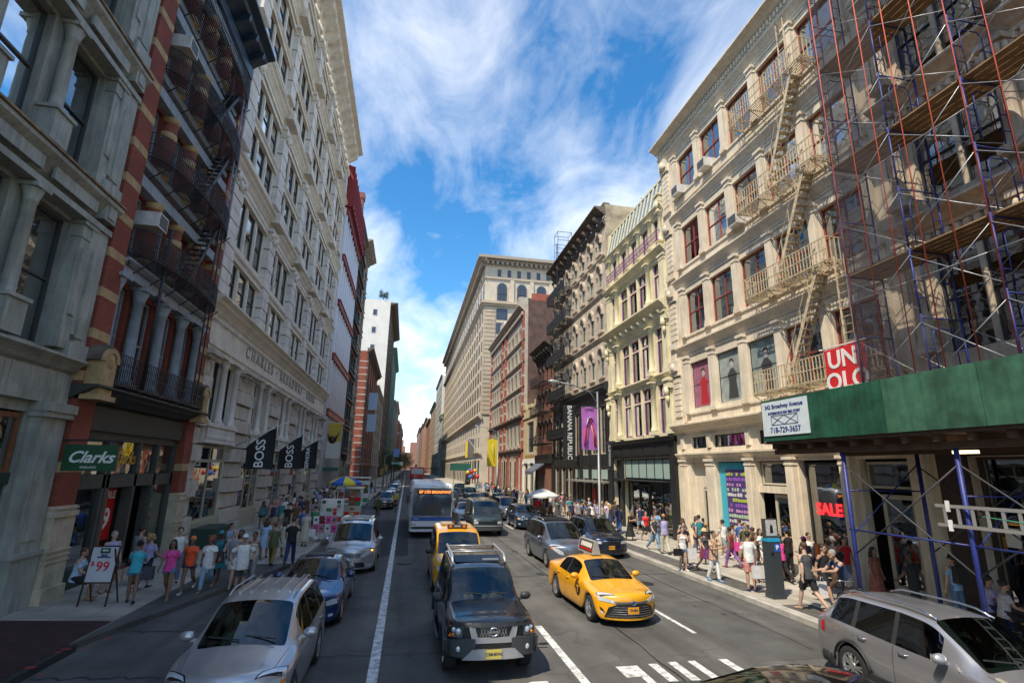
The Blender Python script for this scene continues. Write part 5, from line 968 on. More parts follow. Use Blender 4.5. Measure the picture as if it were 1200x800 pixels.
def wheel(parent, x, y, r, w, spokes=5, side=1):
    k = (r, w, spokes)
    if k not in WHC:
        t = MB(); R0 = r * .66
        pr = [(R0, -w / 2 + .01), (r * .9, -w / 2), (r * .97, -w / 2 + .02), (r, -w / 2 + .05), (r, w / 2 - .05), (r * .97, w / 2 - .02), (r * .9, w / 2), (R0, w / 2 - .01)]
        n = 28; vs = []
        for rr, z in pr:
            for i in range(n): a = 2 * pi * i / n; vs.append((z, rr * cos(a), rr * sin(a)))
        t.add(vs, [(i * n + j, i * n + (j + 1) % n, (i + 1) * n + (j + 1) % n, (i + 1) * n + j) for i in range(len(pr) - 1) for j in range(n)], True)
        q = MB(); pr = [(R0 * 1.02, w / 2 - .005), (R0 * .95, w / 2 - .01), (R0 * .9, w / 2 - .07), (R0 * .9, -w / 2 + .02)]; vs = []
        for rr, z in pr:
            for i in range(n): a = 2 * pi * i / n; vs.append((z, rr * cos(a), rr * sin(a)))
        q.add(vs, [(i * n + j, i * n + (j + 1) % n, (i + 1) * n + (j + 1) % n, (i + 1) * n + j) for i in range(len(pr) - 1) for j in range(n)], True)
        for i in range(spokes):
            a = 2 * pi * i / spokes
            for da in (-.16, .16): q.bar((w / 2 - .03, .03 * cos(a), .03 * sin(a)), (w / 2 - .025, R0 * .93 * cos(a + da), R0 * .93 * sin(a + da)), .03, .035)
        vs = [(w / 2 - .005, .07 * cos(2 * pi * i / 12), .07 * sin(2 * pi * i / 12)) for i in range(12)]; q.add(vs + [(w / 2 - .05, p[1], p[2]) for p in vs], [tuple(range(12))] + [(i, (i + 1) % 12, 12 + (i + 1) % 12, 12 + i) for i in range(12)])
        d = MB(); vs = [(w / 2 - .09, R0 * .9 * cos(2 * pi * i / 20), R0 * .9 * sin(2 * pi * i / 20)) for i in range(20)]; d.add(vs, [tuple(range(20))])
        WHC[k] = (t.mesh('tyre', TYRE), q.mesh('rim', RIM), d.mesh('brake', PLAS))
    t, q, d = WHC[k]; o = link('wheel', t, parent, (x, y, r)); 
    if side < 0: o.rotation_euler = (0, 0, pi)
    link('rim', q, o); link('brake_disc', d, o); return o
from mathutils.bvhtree import BVHTree
root_drape = {}
def make_car(name, label, cat, X, Yf, rz, P, group=None, z=0.0):
    """P: L, W, top[(y, z)], belt[(y, z)], roof half width wr[(y, f)], glass intervals, wheels ..."""
    L, Wd = P['L'], P['W']; w = Wd / 2; root = thing(name, label, cat, (X, Yf, z), rz, group)
    cow, rf, rr_, tail = P['cowl'], P['roof_f'], P['roof_r'], P['tail']; wr = P.get('wheel_r', .34); fw, bw = P['fw'], P['rw']; sill = P.get('sill', .22)
    nose = P.get('nose', .34); noser = P.get('rnose', .16)
    ys = {nose * 1.02, cow, rf, rr_, tail, L - noser}
    Ra = wr + P.get('gap', .055)
    for c in (fw, bw):
        for k in (-1.0, -.94, -.75, -.4, 0, .4, .75, .94, 1.0): ys.add(c + Ra * k)
    for a, b in P['side']: ys.add(a); ys.add(b)
    for y in (cow + .25 * (rf - cow), cow + .5 * (rf - cow), cow + .75 * (rf - cow), (rr_ + tail) / 2, nose + .25): ys.add(y)
    g = sorted(ys); yl = [g[0]]
    for y in g[1:]:
        if y - yl[-1] > .035: yl.append(y)
        elif any(abs(y - q) < 1e-6 for ab in P['side'] for q in ab) or y in (cow, rf): yl[-1] = y
    fill = [yl[0]]
    for y in yl[1:]:
        n = int((y - fill[-1]) / .34); a = fill[-1]
        for k in range(1, n + 1): fill.append(a + (y - a) * k / (n + 1))
        fill.append(y)
    yl = fill
    XF = (0, .35, .65, .85, 1.0)   # fractions across the top, centre to edge
    def widthat(y):
        f = 1.0
        if y < nose + .5: t = max(0, (nose + .5 - y) / (nose + .5)); f = 1 - P.get('taper', .10) * t ** 1.6
        if y > L - .7: t = (y - L + .7) / .7; f = 1 - P.get('rtaper', .07) * t ** 1.8
        return w * f
    def prof(y):
        W_ = widthat(y); zb = lerp_tab(P['belt'], y); zt = lerp_tab(P['top'], y); fr = lerp_tab(P['rw_tab'], y)
        lo = sill
        for c in (fw, bw):
            d = abs(y - c)
            if d <= Ra + 1e-6: lo = max(lo, wr + sqrt(max(0, Ra * Ra - d * d)))
        if y < nose + .05: lo = max(lo, P.get('chin', .2))
        m1 = lo + (zb - lo) * .12; m2 = lo + (zb - lo) * .5; m3 = lo + (zb - lo) * .82
        inc = P.get('tuck', .035)
        pts = [(W_ - inc - .02, lo), (W_ - inc * .3, m1), (W_, m2), (W_ - .012, m3), (W_ - .055, zb)]
        rw = w * fr if zt > zb + .12 else min(W_ - .10, w * fr); k = .0 if zt < zb + .02 else 1
        zs = zt - P.get('crown', .05); zs = max(zs, zb + .015)
        pts += [(rw, zs - .035 * (zs > zb + .1)), (rw - .055, zs + .006)]
        rwi = rw - .055
        for f_ in (.78, .5, .25, 0): pts.append((rwi * f_, zs + .006 + (zt - zs) * (1 - f_ ** 2.2)))
        return pts
    NP = 11; bm = bmesh.new(); MI = dict(body=0, glass=1, shield=2, dark=3, rshield=4)
    def yfront(xf, zf): return nose * (abs(xf) ** P.get('npow', 3.2)) + P.get('lean', .05) * zf
    rows = []
    for i, y in enumerate(yl):
        pts = prof(y); row = []
        for s in (1, -1):
            ln = []
            for j, (x, z_) in enumerate(pts):
                yy = y
                if i == 0 and j >= 5: f = x / pts[4][0]; yy = y - nose + yfront(f, 1)
                if i == 1 and j >= 5: f = x / pts[4][0]; yy = y - (nose - yfront(f, 1)) * .45
                if i == len(yl) - 1 and j >= 5: yy = y + noser * (1 - (x / pts[4][0]) ** 2.5)
                if s == -1 and j == NP - 1: ln.append(row[0][NP - 1]); continue
                ln.append(bm.verts.new((x * s, yy, z_)))
            row.append(ln)
        rows.append(row)
    def face(vs, mi):
        try: f = bm.faces.new(vs); f.material_index = mi; f.smooth = True; return f
        except ValueError: return None
    for i in range(len(yl) - 1):
        ym = (yl[i] + yl[i + 1]) / 2; sideglass = any(a - 1e-4 <= yl[i] and yl[i + 1] <= b + 1e-4 for a, b in P['side'])
        for s in (0, 1):
            A, Bq = rows[i][s], rows[i + 1][s]
            for j in range(NP - 1):
                mi = 0
                if j == 4 and sideglass: mi = 1
                elif j == 4 and cow < ym < tail and lerp_tab(P['top'], ym) > lerp_tab(P['belt'], ym) + .2 and rf - .3 < ym < rr_ + .1: mi = 3
                if j >= 6 and cow < ym < rf: mi = 2
                if j >= 6 and rr_ < ym < tail and P.get('rglass', True): mi = 4
                vs = (A[j], Bq[j], Bq[j + 1], A[j + 1]); face(vs if s else vs[::-1], mi)
    # front and rear caps
    for end in (0, 1):
        R_w = rows[0] if end == 0 else rows[-1]; pts = prof(yl[0] if end == 0 else yl[-1]); XW = pts[4][0]
        fr_x = [1] + [pts[j][0] / XW for j in range(5, NP)]; fr_x = [p for p in fr_x]   # from edge to centre
        prev = None
        for r in range(5):   # side rows 0..4
            z_ = pts[r][1]; line = []
            for s in (1, -1):
                half = [R_w[0 if s == 1 else 1][r]]
                for j in range(5, NP):
                    if r == 4: v = R_w[0 if s == 1 else 1][j]
                    else:
                        f = pts[j][0] / XW; x = pts[r][0] * f
                        yy = (yl[0] - nose + yfront(f, z_ / pts[4][1])) if end == 0 else (yl[-1] + noser * (1 - f ** 2.5) + .04 * (r in (1, 2)))
                        if s == -1 and j == NP - 1: v = cen
                        else: v = bm.verts.new((x * s, yy, z_))
                        if s == 1 and j == NP - 1: cen = v
                    half.append(v)
                line.append(half)
            if prev:
                for s in (0, 1):
                    for j in range(6): vs = (prev[s][j], prev[s][j + 1], line[s][j + 1], line[s][j]); face(vs if (s == 0) == (end == 0) else vs[::-1], 0)
            prev = line
    bmesh.ops.remove_doubles(bm, verts=bm.verts, dist=1e-5)
    cl = bm.edges.layers.float.get('crease_edge') or bm.edges.layers.float.new('crease_edge')
    for e in bm.edges:
        m_ = {f.material_index for f in e.link_faces}
        if len(m_) > 1: e[cl] = .75
        elif len(e.link_faces) == 1: e[cl] = .9
    for i in range(len(yl) - 1):
        for s in (0, 1):
            for j, c_ in ((4, .45), (5, .35)):
                e = bm.edges.get((rows[i][s][j], rows[i + 1][s][j])) if rows[i][s][j].is_valid and rows[i + 1][s][j].is_valid else None
                if e: e[cl] = max(e[cl], c_)
    bmesh.ops.recalc_face_normals(bm, faces=bm.faces)
    me = bpy.data.meshes.new('body'); bm.to_mesh(me); bm.free()
    for _ in range(5): me.materials.append(None)
    ev = evalmesh(me, [('SUBSURF', dict(levels=2, render_levels=2))])
    paints = P['paint']; mm = [paints, P.get('sglass', CARGLASS), CARGLASS, PLAS, P.get('sglass', CARGLASS)]; nm = ['body', 'side_window', 'windshield', 'window_pillar', 'rear_window']
    V = [v.co[:] for v in ev.vertices]; byi = {}
    for p in ev.polygons: byi.setdefault((p.material_index, (1 if p.center.x > 0 else -1) if p.material_index == 1 else 0), []).append(tuple(p.vertices))
    body = None
    for (mi, sd), fs in sorted(byi.items()):
        idx = {}; vs = []
        for f in fs:
            for v in f:
                if v not in idx: idx[v] = len(vs); vs.append(V[v])
        m2 = bpy.data.meshes.new(nm[mi]); m2.from_pydata(vs, [], [tuple(idx[v] for v in f) for f in fs]); m2.materials.append(mm[mi]); m2.polygons.foreach_set('use_smooth', [True] * len(fs)); m2.update()
        o = link(nm[mi], m2, root)
        if mi == 0: body = o
    bpy.data.meshes.remove(ev); bpy.data.meshes.remove(me)
    tree = BVHTree.FromPolygons([v.co[:] for v in body.data.vertices], [tuple(p.vertices) for p in body.data.polygons])
    def top_z(x, y):
        h = tree.ray_cast(Vector((x, y, 3)), Vector((0, 0, -1))); return h[0].z if h[0] else None
    def drape(name, q, m, off=.006, n=6, k=4):
        g = []
        for j in range(k + 1):
            for i in range(n + 1):
                u, v = i / n, j / k; x = (q[0][0] * (1 - u) + q[1][0] * u) * (1 - v) + (q[3][0] * (1 - u) + q[2][0] * u) * v; y = (q[0][1] * (1 - u) + q[1][1] * u) * (1 - v) + (q[3][1] * (1 - u) + q[2][1] * u) * v; z_ = top_z(x, y); g.append((x, y, (z_ if z_ is not None else (g[-1][2] - off if g else .8)) + off))
        b = MB(); b.add(g, [(j * (n + 1) + i, j * (n + 1) + i + 1, (j + 1) * (n + 1) + i + 1, (j + 1) * (n + 1) + i) for j in range(k) for i in range(n)], True); return obj(name, b, m, root)
    root_drape[root.name] = drape
    for s in (-1, 1): drape('bonnet_seam', [(s * (w * .80), cow - .03), (s * (w * .80 + .008), cow - .03), (s * (w * .70 + .008), nose * .9), (s * w * .70, nose * .9)], PLAS, .002, 1, 12)
    if P.get('lamp_top'):
        for s in (-1, 1):
            a0, a1, y0, y1 = P['lamp_top']; drape('lamp_surround', [(s * (a0 - .03), y0 - .02), (s * (a0 + .03), y0 + .13), (s * (a1 + .0), y1 + .05), (s * (a1 + .02), y1 - .16)], GRL, .004, 8, 6); drape('headlight', [(s * a0, y0), (s * (a0 + .05), y0 + .10), (s * (a1 - .01), y1), (s * a1, y1 - .12)], LENS, .014, 8, 6)
    # underbody and wheels
    b = MB(); b.box(-w + .25, w - .25, .3, L - .3, sill - .04, sill + .12); b.box(-w + .16, w - .16, fw + Ra + .05, bw - Ra - .05, sill - .03, .55)
    for c in (fw, bw):
        for s in (-1, 1):
            x0 = s * (w - .06); x1 = s * (w - .36); n = 10
            pts = [(c + Ra * cos(pi * k / n), wr + Ra * sin(pi * k / n)) for k in range(n + 1)]; vs = [(x0, y, q) for y, q in pts] + [(x1, y, q) for y, q in pts]; b.add(vs, [(k, k + 1, n + 2 + k, n + 1 + k) for k in range(n)]); b.add([(x1, y, q) for y, q in pts] + [(x1, c - Ra, .2), (x1, c + Ra, .2)], [tuple(range(n + 1)), (0, n, n + 1, n + 2)])
    obj('underbody', b, PLAS, root)
    for c in (fw, bw):
        for s in (-1, 1): wheel(root, s * (w - P.get('tw', .22) / 2 - .01), c, wr, P.get('tw', .22), P.get('spokes', 5), s)
    # helper surfaces for details
    def side_x(y, z_):
        pts = prof(y)
        for (xa, za), (xb, zb) in zip(pts, pts[1:]):
            if za <= z_ <= zb and zb > za: return xa + (xb - xa) * (z_ - za) / (zb - za)
        return pts[0][0]
    fz1 = prof(yl[0])[4][1]; fz0 = prof(yl[0])[0][1]; XW = prof(yl[0])[4][0]
    def fy(x, z_): return yl[0] - nose + yfront(min(1, abs(x) / XW), z_ / fz1) 
    def patch(name, pts, m, out=.012, th=.03, parent=None, n=6, yo=0.0):
        """plate on the front following the nose curve; pts = outline (x, z)"""
        b = MB(); xs = [p[0] for p in pts]; x0, x1 = min(xs), max(xs); b2 = bmesh.new(); vv = [b2.verts.new((p[0], 0, p[1])) for p in pts]; b2.faces.new(vv)
        for k in range(1, n + 3): bmesh.ops.bisect_plane(b2, geom=b2.verts[:] + b2.edges[:] + b2.faces[:], plane_co=(x0 + (x1 - x0) * k / (n + 3), 0, 0), plane_no=(1, 0, 0))
        b2.verts.index_update(); N0 = len(b2.verts); F = [tuple(v.index for v in f.verts) for f in b2.faces]; C2 = [v.co.copy() for v in b2.verts]; be = [(e.verts[0].index, e.verts[1].index) for e in b2.edges if len(e.link_faces) == 1]; b2.free()
        def hy(x, z_):
            h = tree.ray_cast(Vector((x, -2, z_)), Vector((0, 1, 0))); f0 = fy(x, z_); return min(h[0].y, f0 + .35) if h[0] is not None and h[0].y < f0 + .35 else f0
        ysf = [hy(c.x, c.z) for c in C2]; fr = [(c.x, q - out + yo, c.z) for c, q in zip(C2, ysf)]; bk = [(c.x, q + th + yo, c.z) for c, q in zip(C2, ysf)]
        b.add(fr + bk, F + [(a, c, c + N0, a + N0) for a, c in be]); return obj(name, b, m, parent or root)
    def both(name, pts, m, **k): return [patch(name, [(x * s, z_) for x, z_ in pts], m, **k) for s in (-1, 1)]
    # seams, handles, mirrors
    for yy in P.get('seams', []):
        for s in (-1, 1):
            b = MB(); z0, z1 = sill + .12, lerp_tab(P['belt'], yy); n = 6
            zz = [z0 + (z1 - z0) * k / n for k in range(n + 1)]; vs = []
            for q in zz: x = side_x(yy, q) + .001; vs += [(s * x, yy - .005, q), (s * x, yy + .005, q)]
            b.add(vs, [(2 * k, 2 * k + 1, 2 * k + 3, 2 * k + 2) for k in range(n)]); obj('door_seam', b, PLAS, root)
    for yy, q in P.get('handles', []):
        for s in (-1, 1): x = side_x(yy, q); obj('door_handle', MB().tube([(s * (x - .01), yy - .09, q), (s * (x + .035), yy - .07, q + .005), (s * (x + .035), yy + .07, q + .005), (s * (x - .01), yy + .09, q)], .013, 6), P.get('hmat', paints), root)
    my, mz = P['mirror']; mir = []
    for s in (-1, 1):
        x = side_x(my, mz - .02); b = MB(); b.ball((s * (x + .15), my, mz + .05), (.125, .075, .085), 12, 8); b.bar((s * (x - .03), my + .02, mz - .03), (s * (x + .09), my, mz), .05)
        o = obj('side_mirror', b, P.get('mmat', paints), root); obj('mirror_glass', MB().box(s * (x + .15) - .09, s * (x + .15) + .09, my + .062, my + .078, mz, mz + .11), CHROME, o)
    # interior
    sy = cow + (rf - cow) + .25; sz = lerp_tab(P['belt'], sy)
    b = MB(); b.box(-w * .78, w * .78, cow + .12, cow + .5, sz - .38, sz - .06); obj('dashboard', b, SEATM, root)
    for s in (-1, 1): b = MB(); b.box(s * .36 - .24, s * .36 + .24, sy + .3, sy + .48, sz - .5, sz + .12); b.box(s * .36 - .24, s * .36 + .24, sy - .25, sy + .3, sz - .55, sz - .38); b.box(s * .36 - .12, s * .36 + .12, sy + .33, sy + .43, sz + .14, sz + .32); obj('seat', b, SEATM, root)
    b = MB(); b.box(-w * .75, w * .75, sy + 1.25, sy + 1.45, sz - .5, sz + .1); obj('rear_seat', b, SEATM, root)
    b = MB(); c0 = Vector((.37, cow + .62, sz - .08)); b.tube([c0 + Vector((.18 * cos(t), .06 * sin(t), .17 * sin(t))) for t in [2 * pi * k / 14 for k in range(15)]], .014, 6); obj('steering_wheel', b, PLAS, root)
    b = MB()
    for x0 in (-.05, .52): zt0 = lerp_tab(P['top'], cow + .06) + .03; b.bar((x0, cow + .05, zt0), (x0 - .52, cow + .16, zt0 + .035), .018)
    obj('wipers', b, PLAS, root)
    # rear lamps
    if P.get('rlamp'):
        za, zb, wy = P['rlamp']
        for s in (-1, 1):
            b = MB(); n = 4; vs = []
            for q in (za, (za + zb) / 2, zb):
                for k in range(n + 1): y = L - noser - wy + (wy) * k / n; x = side_x(min(y, yl[-1]), q) + .004 - .05 * (max(0, k - 2) / 2); vs.append((s * x, y, q))
            b.add(vs, [(r * (n + 1) + k, r * (n + 1) + k + 1, (r + 1) * (n + 1) + k + 1, (r + 1) * (n + 1) + k) for r in range(2) for k in range(n)], True)
            x = side_x(yl[-1], (za + zb) / 2); b.ball((s * (x - .13), yl[-1] - .03, (za + zb) / 2), (.08, .10, (zb - za) * .5), 10, 8); obj('tail_lamp', b, REDL, root)
    if P.get('rails'):
        y0, y1 = P['rails']
        for s in (-1, 1):
            n = 7; pp = []
            for k in range(n + 1): y = y0 + (y1 - y0) * k / n; pp.append((s * (w * lerp_tab(P['rw_tab'], y) - .1), y, lerp_tab(P['top'], y) + (.005 if k in (0, n) else P.get('railh', .05))))
            obj('roof_rail', MB().tube(pp, (.018) , 8), P.get('railm', SILV), root)
    return root, patch, both, fy, side_x, prof
def plate(patch, root, fy, zc, m, txt, sc=1.0, col=None):
    o = patch('number_plate', [(-.155, zc - .08), (.155, zc - .08), (.155, zc + .08), (-.155, zc + .08)], m, out=.03, n=1)
    text('lettering', txt, .10 * sc, col or mat('plate_ink', (.02, .02, .06), .6), o, (0, fy(.1, zc) - .032, zc), extrude=.001, bold=.002)
def driver(root, x, y, z, shirt, label=None):
    p = thing('person', label or 'driver seated behind the windshield', 'person', (0, 0, 0)); p.matrix_world = Matrix.Translation(root.location) @ Matrix.Rotation(root.rotation_euler[2], 4, 'Z') @ Matrix.Translation((x, y, z)); drivers.append(p)
    SKN = mat('skin_medium', (.42, .25, .17), .6); b = MB(); b.ball((0, 0, .62), (.085, .1, .12), 12, 9); b.tube([(0, .02, .4), (0, .0, .56)], .05, 8); b.ball((0, -.1, .61), (.014, .02, .02), 6, 5)
    for s in (-1, 1): b.tube([(s * .2, .02, .33), (s * .24, -.14, .12), (s * .13, -.38, .2)], [.045, .04, .03], 8); b.ball((s * .12, -.41, .21), (.04, .04, .035), 8, 6)
    obj('body', b, SKN, p); b = MB(); b.tube([(0, .05, -.15), (0, .04, .1), (0, .02, .3), (0, .02, .42)], [(.17, .11), (.18, .12), (.2, .11), (.08, .06)], 12)
    for s in (-1, 1): b.tube([(s * .15, .02, .36), (s * .2, .02, .33), (s * .235, -.08, .2)], [.06, .065, .055], 8)
    obj('shirt', b, shirt, p); b = MB(); b.ball((0, .025, .66), (.095, .1, .11), 10, 8); obj('hair', b, mat('hair_dark', (.02, .014, .01), .8), p); return p
drivers = []
# ---- profiles
def suv(L=4.7, W=1.88, H=1.68, **k):
    P = dict(L=L, W=W, cowl=1.12, roof_f=1.98, roof_r=L - .62, tail=L - .12, fw=.95, rw=L - 1.05, wheel_r=.36, top=[(0, .86), (.25, .95), (1.12, 1.10), (1.55, 1.38), (1.98, H - .05), (2.5, H), (L - .9, H - .02), (L - .62, H - .07), (L - .12, 1.12), (L, 1.0)], belt=[(0, .74), (.35, .84), (1.12, 1.0), (2.5, 1.03), (L - .5, 1.12), (L - .1, 1.06), (L, .95)],
             rw_tab=[(0, .78), (1.0, .80), (1.12, .80), (2.0, .72), (L - .7, .70), (L - .1, .78), (L, .8)], side=[(1.75, 2.6), (2.68, 3.5), (3.6, L - .55)], seams=[1.42, 2.64, 3.52], handles=[(2.42, .95), (3.3, .97)], mirror=(1.62, 1.08), rlamp=(.82, 1.12, .22), hmat=None)
    P.update(k); P['hmat'] = P['hmat'] or P['paint']; return P
SILVP = paint('silver_paint', (.44, .435, .45), .55, .3); 
# 1 Silver crossover, near left
P = suv(paint=SILVP, nose=.42, taper=.14, rails=(2.2, 4.0), railm=SILV, npow=2.6, lamp_top=(.50, .86, .20, .62), top=[(0, .80), (.25, .92), (1.12, 1.10), (1.55, 1.36), (1.98, 1.60), (2.5, 1.67), (3.8, 1.65), (4.08, 1.6), (4.58, 1.12), (4.7, 1.0)])
def crossover_face(R_, patch, both, fy):
    patch('grille', [(-.5, .60), (.5, .60), (.55, .70), (.45, .75), (-.45, .75), (-.55, .70)], GRL); patch('grille_trim', [(-.57, .745), (.57, .745), (.55, .775), (-.55, .775)], CHROME, out=.02)
    for s, o in zip((-1, 1), both('headlight', [(.5, .66), (.86, .70), (.86, .82), (.74, .83), (.52, .77)], LENS, out=.014)):
        patch('lamp_reflector', [(s * .6, .70), (s * .72, .72), (s * .72, .79), (s * .6, .77)], LENSD, out=.018, parent=o); patch('turn_lens', [(s * .80, .72), (s * .86, .73), (s * .86, .81), (s * .81, .81)], AMB, out=.019, parent=o)
    patch('lower_grille', [(-.6, .28), (.6, .28), (.66, .46), (-.66, .46)], GRL); both('fog_lamp', [(.68, .36), (.8, .38), (.8, .46), (.68, .45)], LENS)
r, patch, both, fy, sx, pf = make_car('silver_crossover', 'silver crossover with roof rails in the left lane nearest the camera', 'car', -2.5, 9.15, 0, P); crossover_face(r, patch, both, fy)
driver(r, -.36, 2.25, .62, mat('pale_green_shirt', (.3, .42, .36), .8), 'passenger in a pale top behind the silver crossover windshield'); b = MB(); [b.box(x - .018, x + .018, 2.4, 4.0, 1.62, lerp_tab(P['top'], 3) + .012) for x in (-.45, -.25, 0, .25, .45)]; obj('roof_ribs', b, SILVP, r)
obj('hanging_charm', MB().bar((-.03, 2.02, 1.38), (.05, 2.02, 1.38), .012).bar((.01, 2.02, 1.33), (.01, 2.02, 1.45), .012), mat('charm_green', (.35, .6, .2), .5), r)
# 2 dark blue sedan
def sedan(L=4.8, W=1.83, H=1.45, **k):
    P = dict(L=L, W=W, cowl=1.3, roof_f=2.15, roof_r=L - 1.45, tail=L - .75, fw=.95, rw=L - 1.05, wheel_r=.33, sill=.19, top=[(0, .70), (.3, .80), (1.3, .98), (1.75, 1.22), (2.15, 1.40), (2.7, H), (L - 1.75, H - .03), (L - 1.45, H - .09), (L - .75, 1.12), (L - .3, 1.07), (L, .98)], belt=[(0, .62), (.35, .72), (1.3, .90), (2.5, .93), (L - 1, .99), (L - .2, .99), (L, .88)],
             rw_tab=[(0, .78), (1.2, .80), (1.3, .80), (2.15, .68), (L - 1.5, .66), (L - .75, .76), (L, .8)], side=[(1.95, 2.75), (2.83, L - 1.35)], seams=[1.5, 2.79, 3.62], handles=[(2.6, .83), (3.45, .85)], mirror=(1.78, .97), rlamp=(.72, .92, .25), hmat=None, crown=.045)
    P.update(k); P['hmat'] = P['hmat'] or P['paint']; return P
NAVYP = paint('dark_blue_paint', (.008, .035, .13), .4, .22)
P = sedan(paint=NAVYP, nose=.4, npow=2.6, taper=.13)
def sedan_face(patch, both, w=.9, gz=.52, lens=LENS):
    patch('grille', [(-.38, gz), (.38, gz), (.46, gz + .12), (-.46, gz + .12)], GRL); patch('grille_trim', [(-.47, gz + .12), (.47, gz + .12), (.46, gz + .145), (-.46, gz + .145)], CHROME, out=.018)
    both('headlight', [(.48, gz + .03), (.82, gz + .06), (.84, gz + .17), (.7, gz + .18), (.5, gz + .13)], lens, out=.014); patch('lower_grille', [(-.5, .25), (.5, .25), (.56, .38), (-.56, .38)], GRL); both('fog_lamp', [(.64, .3), (.74, .31), (.74, .37), (.64, .36)], LENS)
r, patch, both, fy, sx, pf = make_car('blue_sedan', 'dark blue sedan behind the silver crossover in the left lane', 'car', -2.35, 14.9, 0, P); sedan_face(patch, both); obj('sunroof', MB().box(-.4, .4, 2.45, 3.0, 1.42, lerp_tab(P['top'], 2.7) + .006), GRL, r)
driver(r, .36, 2.4, .45, mat('dark_shirt', (.05, .05, .06), .8), 'driver in dark clothes inside the dark blue sedan')
# minivans
def minivan(L=5.08, W=1.98, H=1.78, **k):
    P = dict(L=L, W=W, cowl=.98, roof_f=2.0, roof_r=L - .5, tail=L - .1, fw=.98, rw=L - 1.1, wheel_r=.345, sill=.2, top=[(0, .80), (.3, .92), (.98, 1.12), (1.5, 1.42), (2.0, H - .08), (2.6, H), (L - .9, H - .02), (L - .5, H - .06), (L - .1, 1.15), (L, 1.02)], belt=[(0, .70), (.35, .82), (.98, 1.0), (2.5, 1.02), (L - .5, 1.08), (L, .95)],
             rw_tab=[(0, .78), (.9, .80), (2.0, .74), (L - .6, .72), (L - .1, .78), (L, .8)], side=[(1.85, 2.75), (2.83, 3.85), (3.93, L - .5)], seams=[1.45, 2.79, 3.9], handles=[(2.6, .95), (2.98, .95)], mirror=(1.6, 1.08), rlamp=(.85, 1.2, .2), hmat=None)
    P.update(k); P['hmat'] = P['hmat'] or P['paint']; return P
def van_face(patch, both, lens=LENS):
    patch('grille', [(-.36, .60), (.36, .60), (.48, .76), (-.48, .76)], mat('grey_grille', (.18, .18, .2), .35, .6)); both('headlight', [(.42, .58), (.60, .62), (.86, .80), (.86, .90), (.7, .86), (.46, .72)], lens, out=.014); both('turn_lens', [(.82, .78), (.88, .80), (.88, .88), (.83, .87)], AMB, out=.02); patch('lower_grille', [(-.62, .26), (.62, .26), (.55, .44), (-.55, .44)], GRL); both('fog_lamp', [(.7, .3), (.8, .31), (.8, .38), (.7, .37)], LENS)
r, patch, both, fy, sx, pf = make_car('silver_minivan', 'silver minivan with cross bars waiting behind the dark blue sedan', 'minivan', -1.95, 22.1, 0, minivan(paint=SILVP, rails=(2.3, 4.3), railm=CHROME, nose=.45, npow=2.4, lamp_top=(.52, .90, .24, .66))); van_face(patch, both)
obj('roof_glass', MB().box(-.5, .5, 2.5, 3.2, 1.76, 1.79), GRL, r); [obj('cross_bar', MB().box(-.66, .66, y - .025, y + .025, 1.81, 1.84), CHROME, r) for y in (2.6, 3.1, 3.6, 4.1)]; obj('turn_glow', MB().ball((.83, .42, .84), (.04, .03, .03)), mat('amber_glow', (1, .35, .05), .5, emit=3), r)
driver(r, .36, 2.35, .6, mat('tan_shirt', (.3, .2, .13), .8), 'driver inside the silver minivan in the left lane')
GREYP = paint('grey_blue_paint', (.165, .19, .235), .6, .3)
r, patch, both, fy, sx, pf = make_car('grey_minivan', 'slate grey minivan with dark roof glass behind the yellow sedan taxi', 'minivan', 7.1, 22.2, RAD(1.5), minivan(paint=GREYP, rails=(2.5, 4.3), nose=.45, npow=2.4, lamp_top=(.52, .90, .24, .66))); van_face(patch, both)
obj('roof_glass', MB().box(-.6, .6, 2.35, 3.9, 1.765, 1.80), GRL, r); driver(r, -.36, 2.35, .6, mat('white_tee', (.6, .6, .58), .8), 'passenger in white inside the slate grey minivan')
r, patch, both, fy, sx, pf = make_car('champagne_minivan', 'champagne silver minivan near the white street umbrella', 'minivan', 8.65, 43.3, 0, minivan(paint=paint('champagne_paint', (.42, .38, .33), .5), nose=.45, npow=2.4)); van_face(patch, both)
# Black off-roader with black hood
XP = paint('black_blue_paint', (.007, .010, .016), .0, .2, .7); XG = mat('grey_bumper', (.055, .06, .064), .5, .2)
P = dict(L=4.53, W=1.85, paint=XP, cowl=1.38, roof_f=2.0, roof_r=4.2, tail=4.42, fw=.88, rw=3.58, wheel_r=.385, gap=.08, tw=.26, sill=.42, chin=.42, nose=.2, npow=3.5, lean=.0, taper=.03, tuck=.02,
         top=[(0, 1.02), (.2, 1.09), (1.38, 1.19), (1.7, 1.5), (2.0, 1.74), (2.2, 1.79), (2.6, 1.8), (3.2, 1.82), (4.2, 1.84), (4.42, 1.2), (4.53, 1.1)], belt=[(0, .96), (.3, 1.03), (1.38, 1.1), (4.3, 1.14), (4.53, 1.05)],
         rw_tab=[(0, .80), (1.3, .84), (2.0, .78), (4.2, .76), (4.53, .8)], side=[(1.72, 2.45), (2.53, 3.3), (3.38, 4.15)], seams=[1.45, 2.49, 3.34], handles=[(2.32, 1.02), (3.15, 1.02)], hmat=PLAS, mmat=PLAS, mirror=(1.6, 1.14), rlamp=(.8, 1.15, .1), crown=.03)
r, patch, both, fy, sx, pf = make_car('black_off_roader', 'black boxy off road wagon with silver roof rack in the centre lane', 'car', 1.9, 11.2, RAD(.5), P)
both('bumper_corner', [(.36, .46), (.92, .46), (.95, .74), (.5, .80), (.36, .78)], XG, out=.05, th=.12); patch('bumper_intake', [(-.42, .6), (.42, .6), (.42, .72), (-.42, .72)], GRL, out=.03); patch('skid_bar', [(-.62, .42), (.62, .42), (.42, .60), (-.42, .60)], SILV, out=.075)
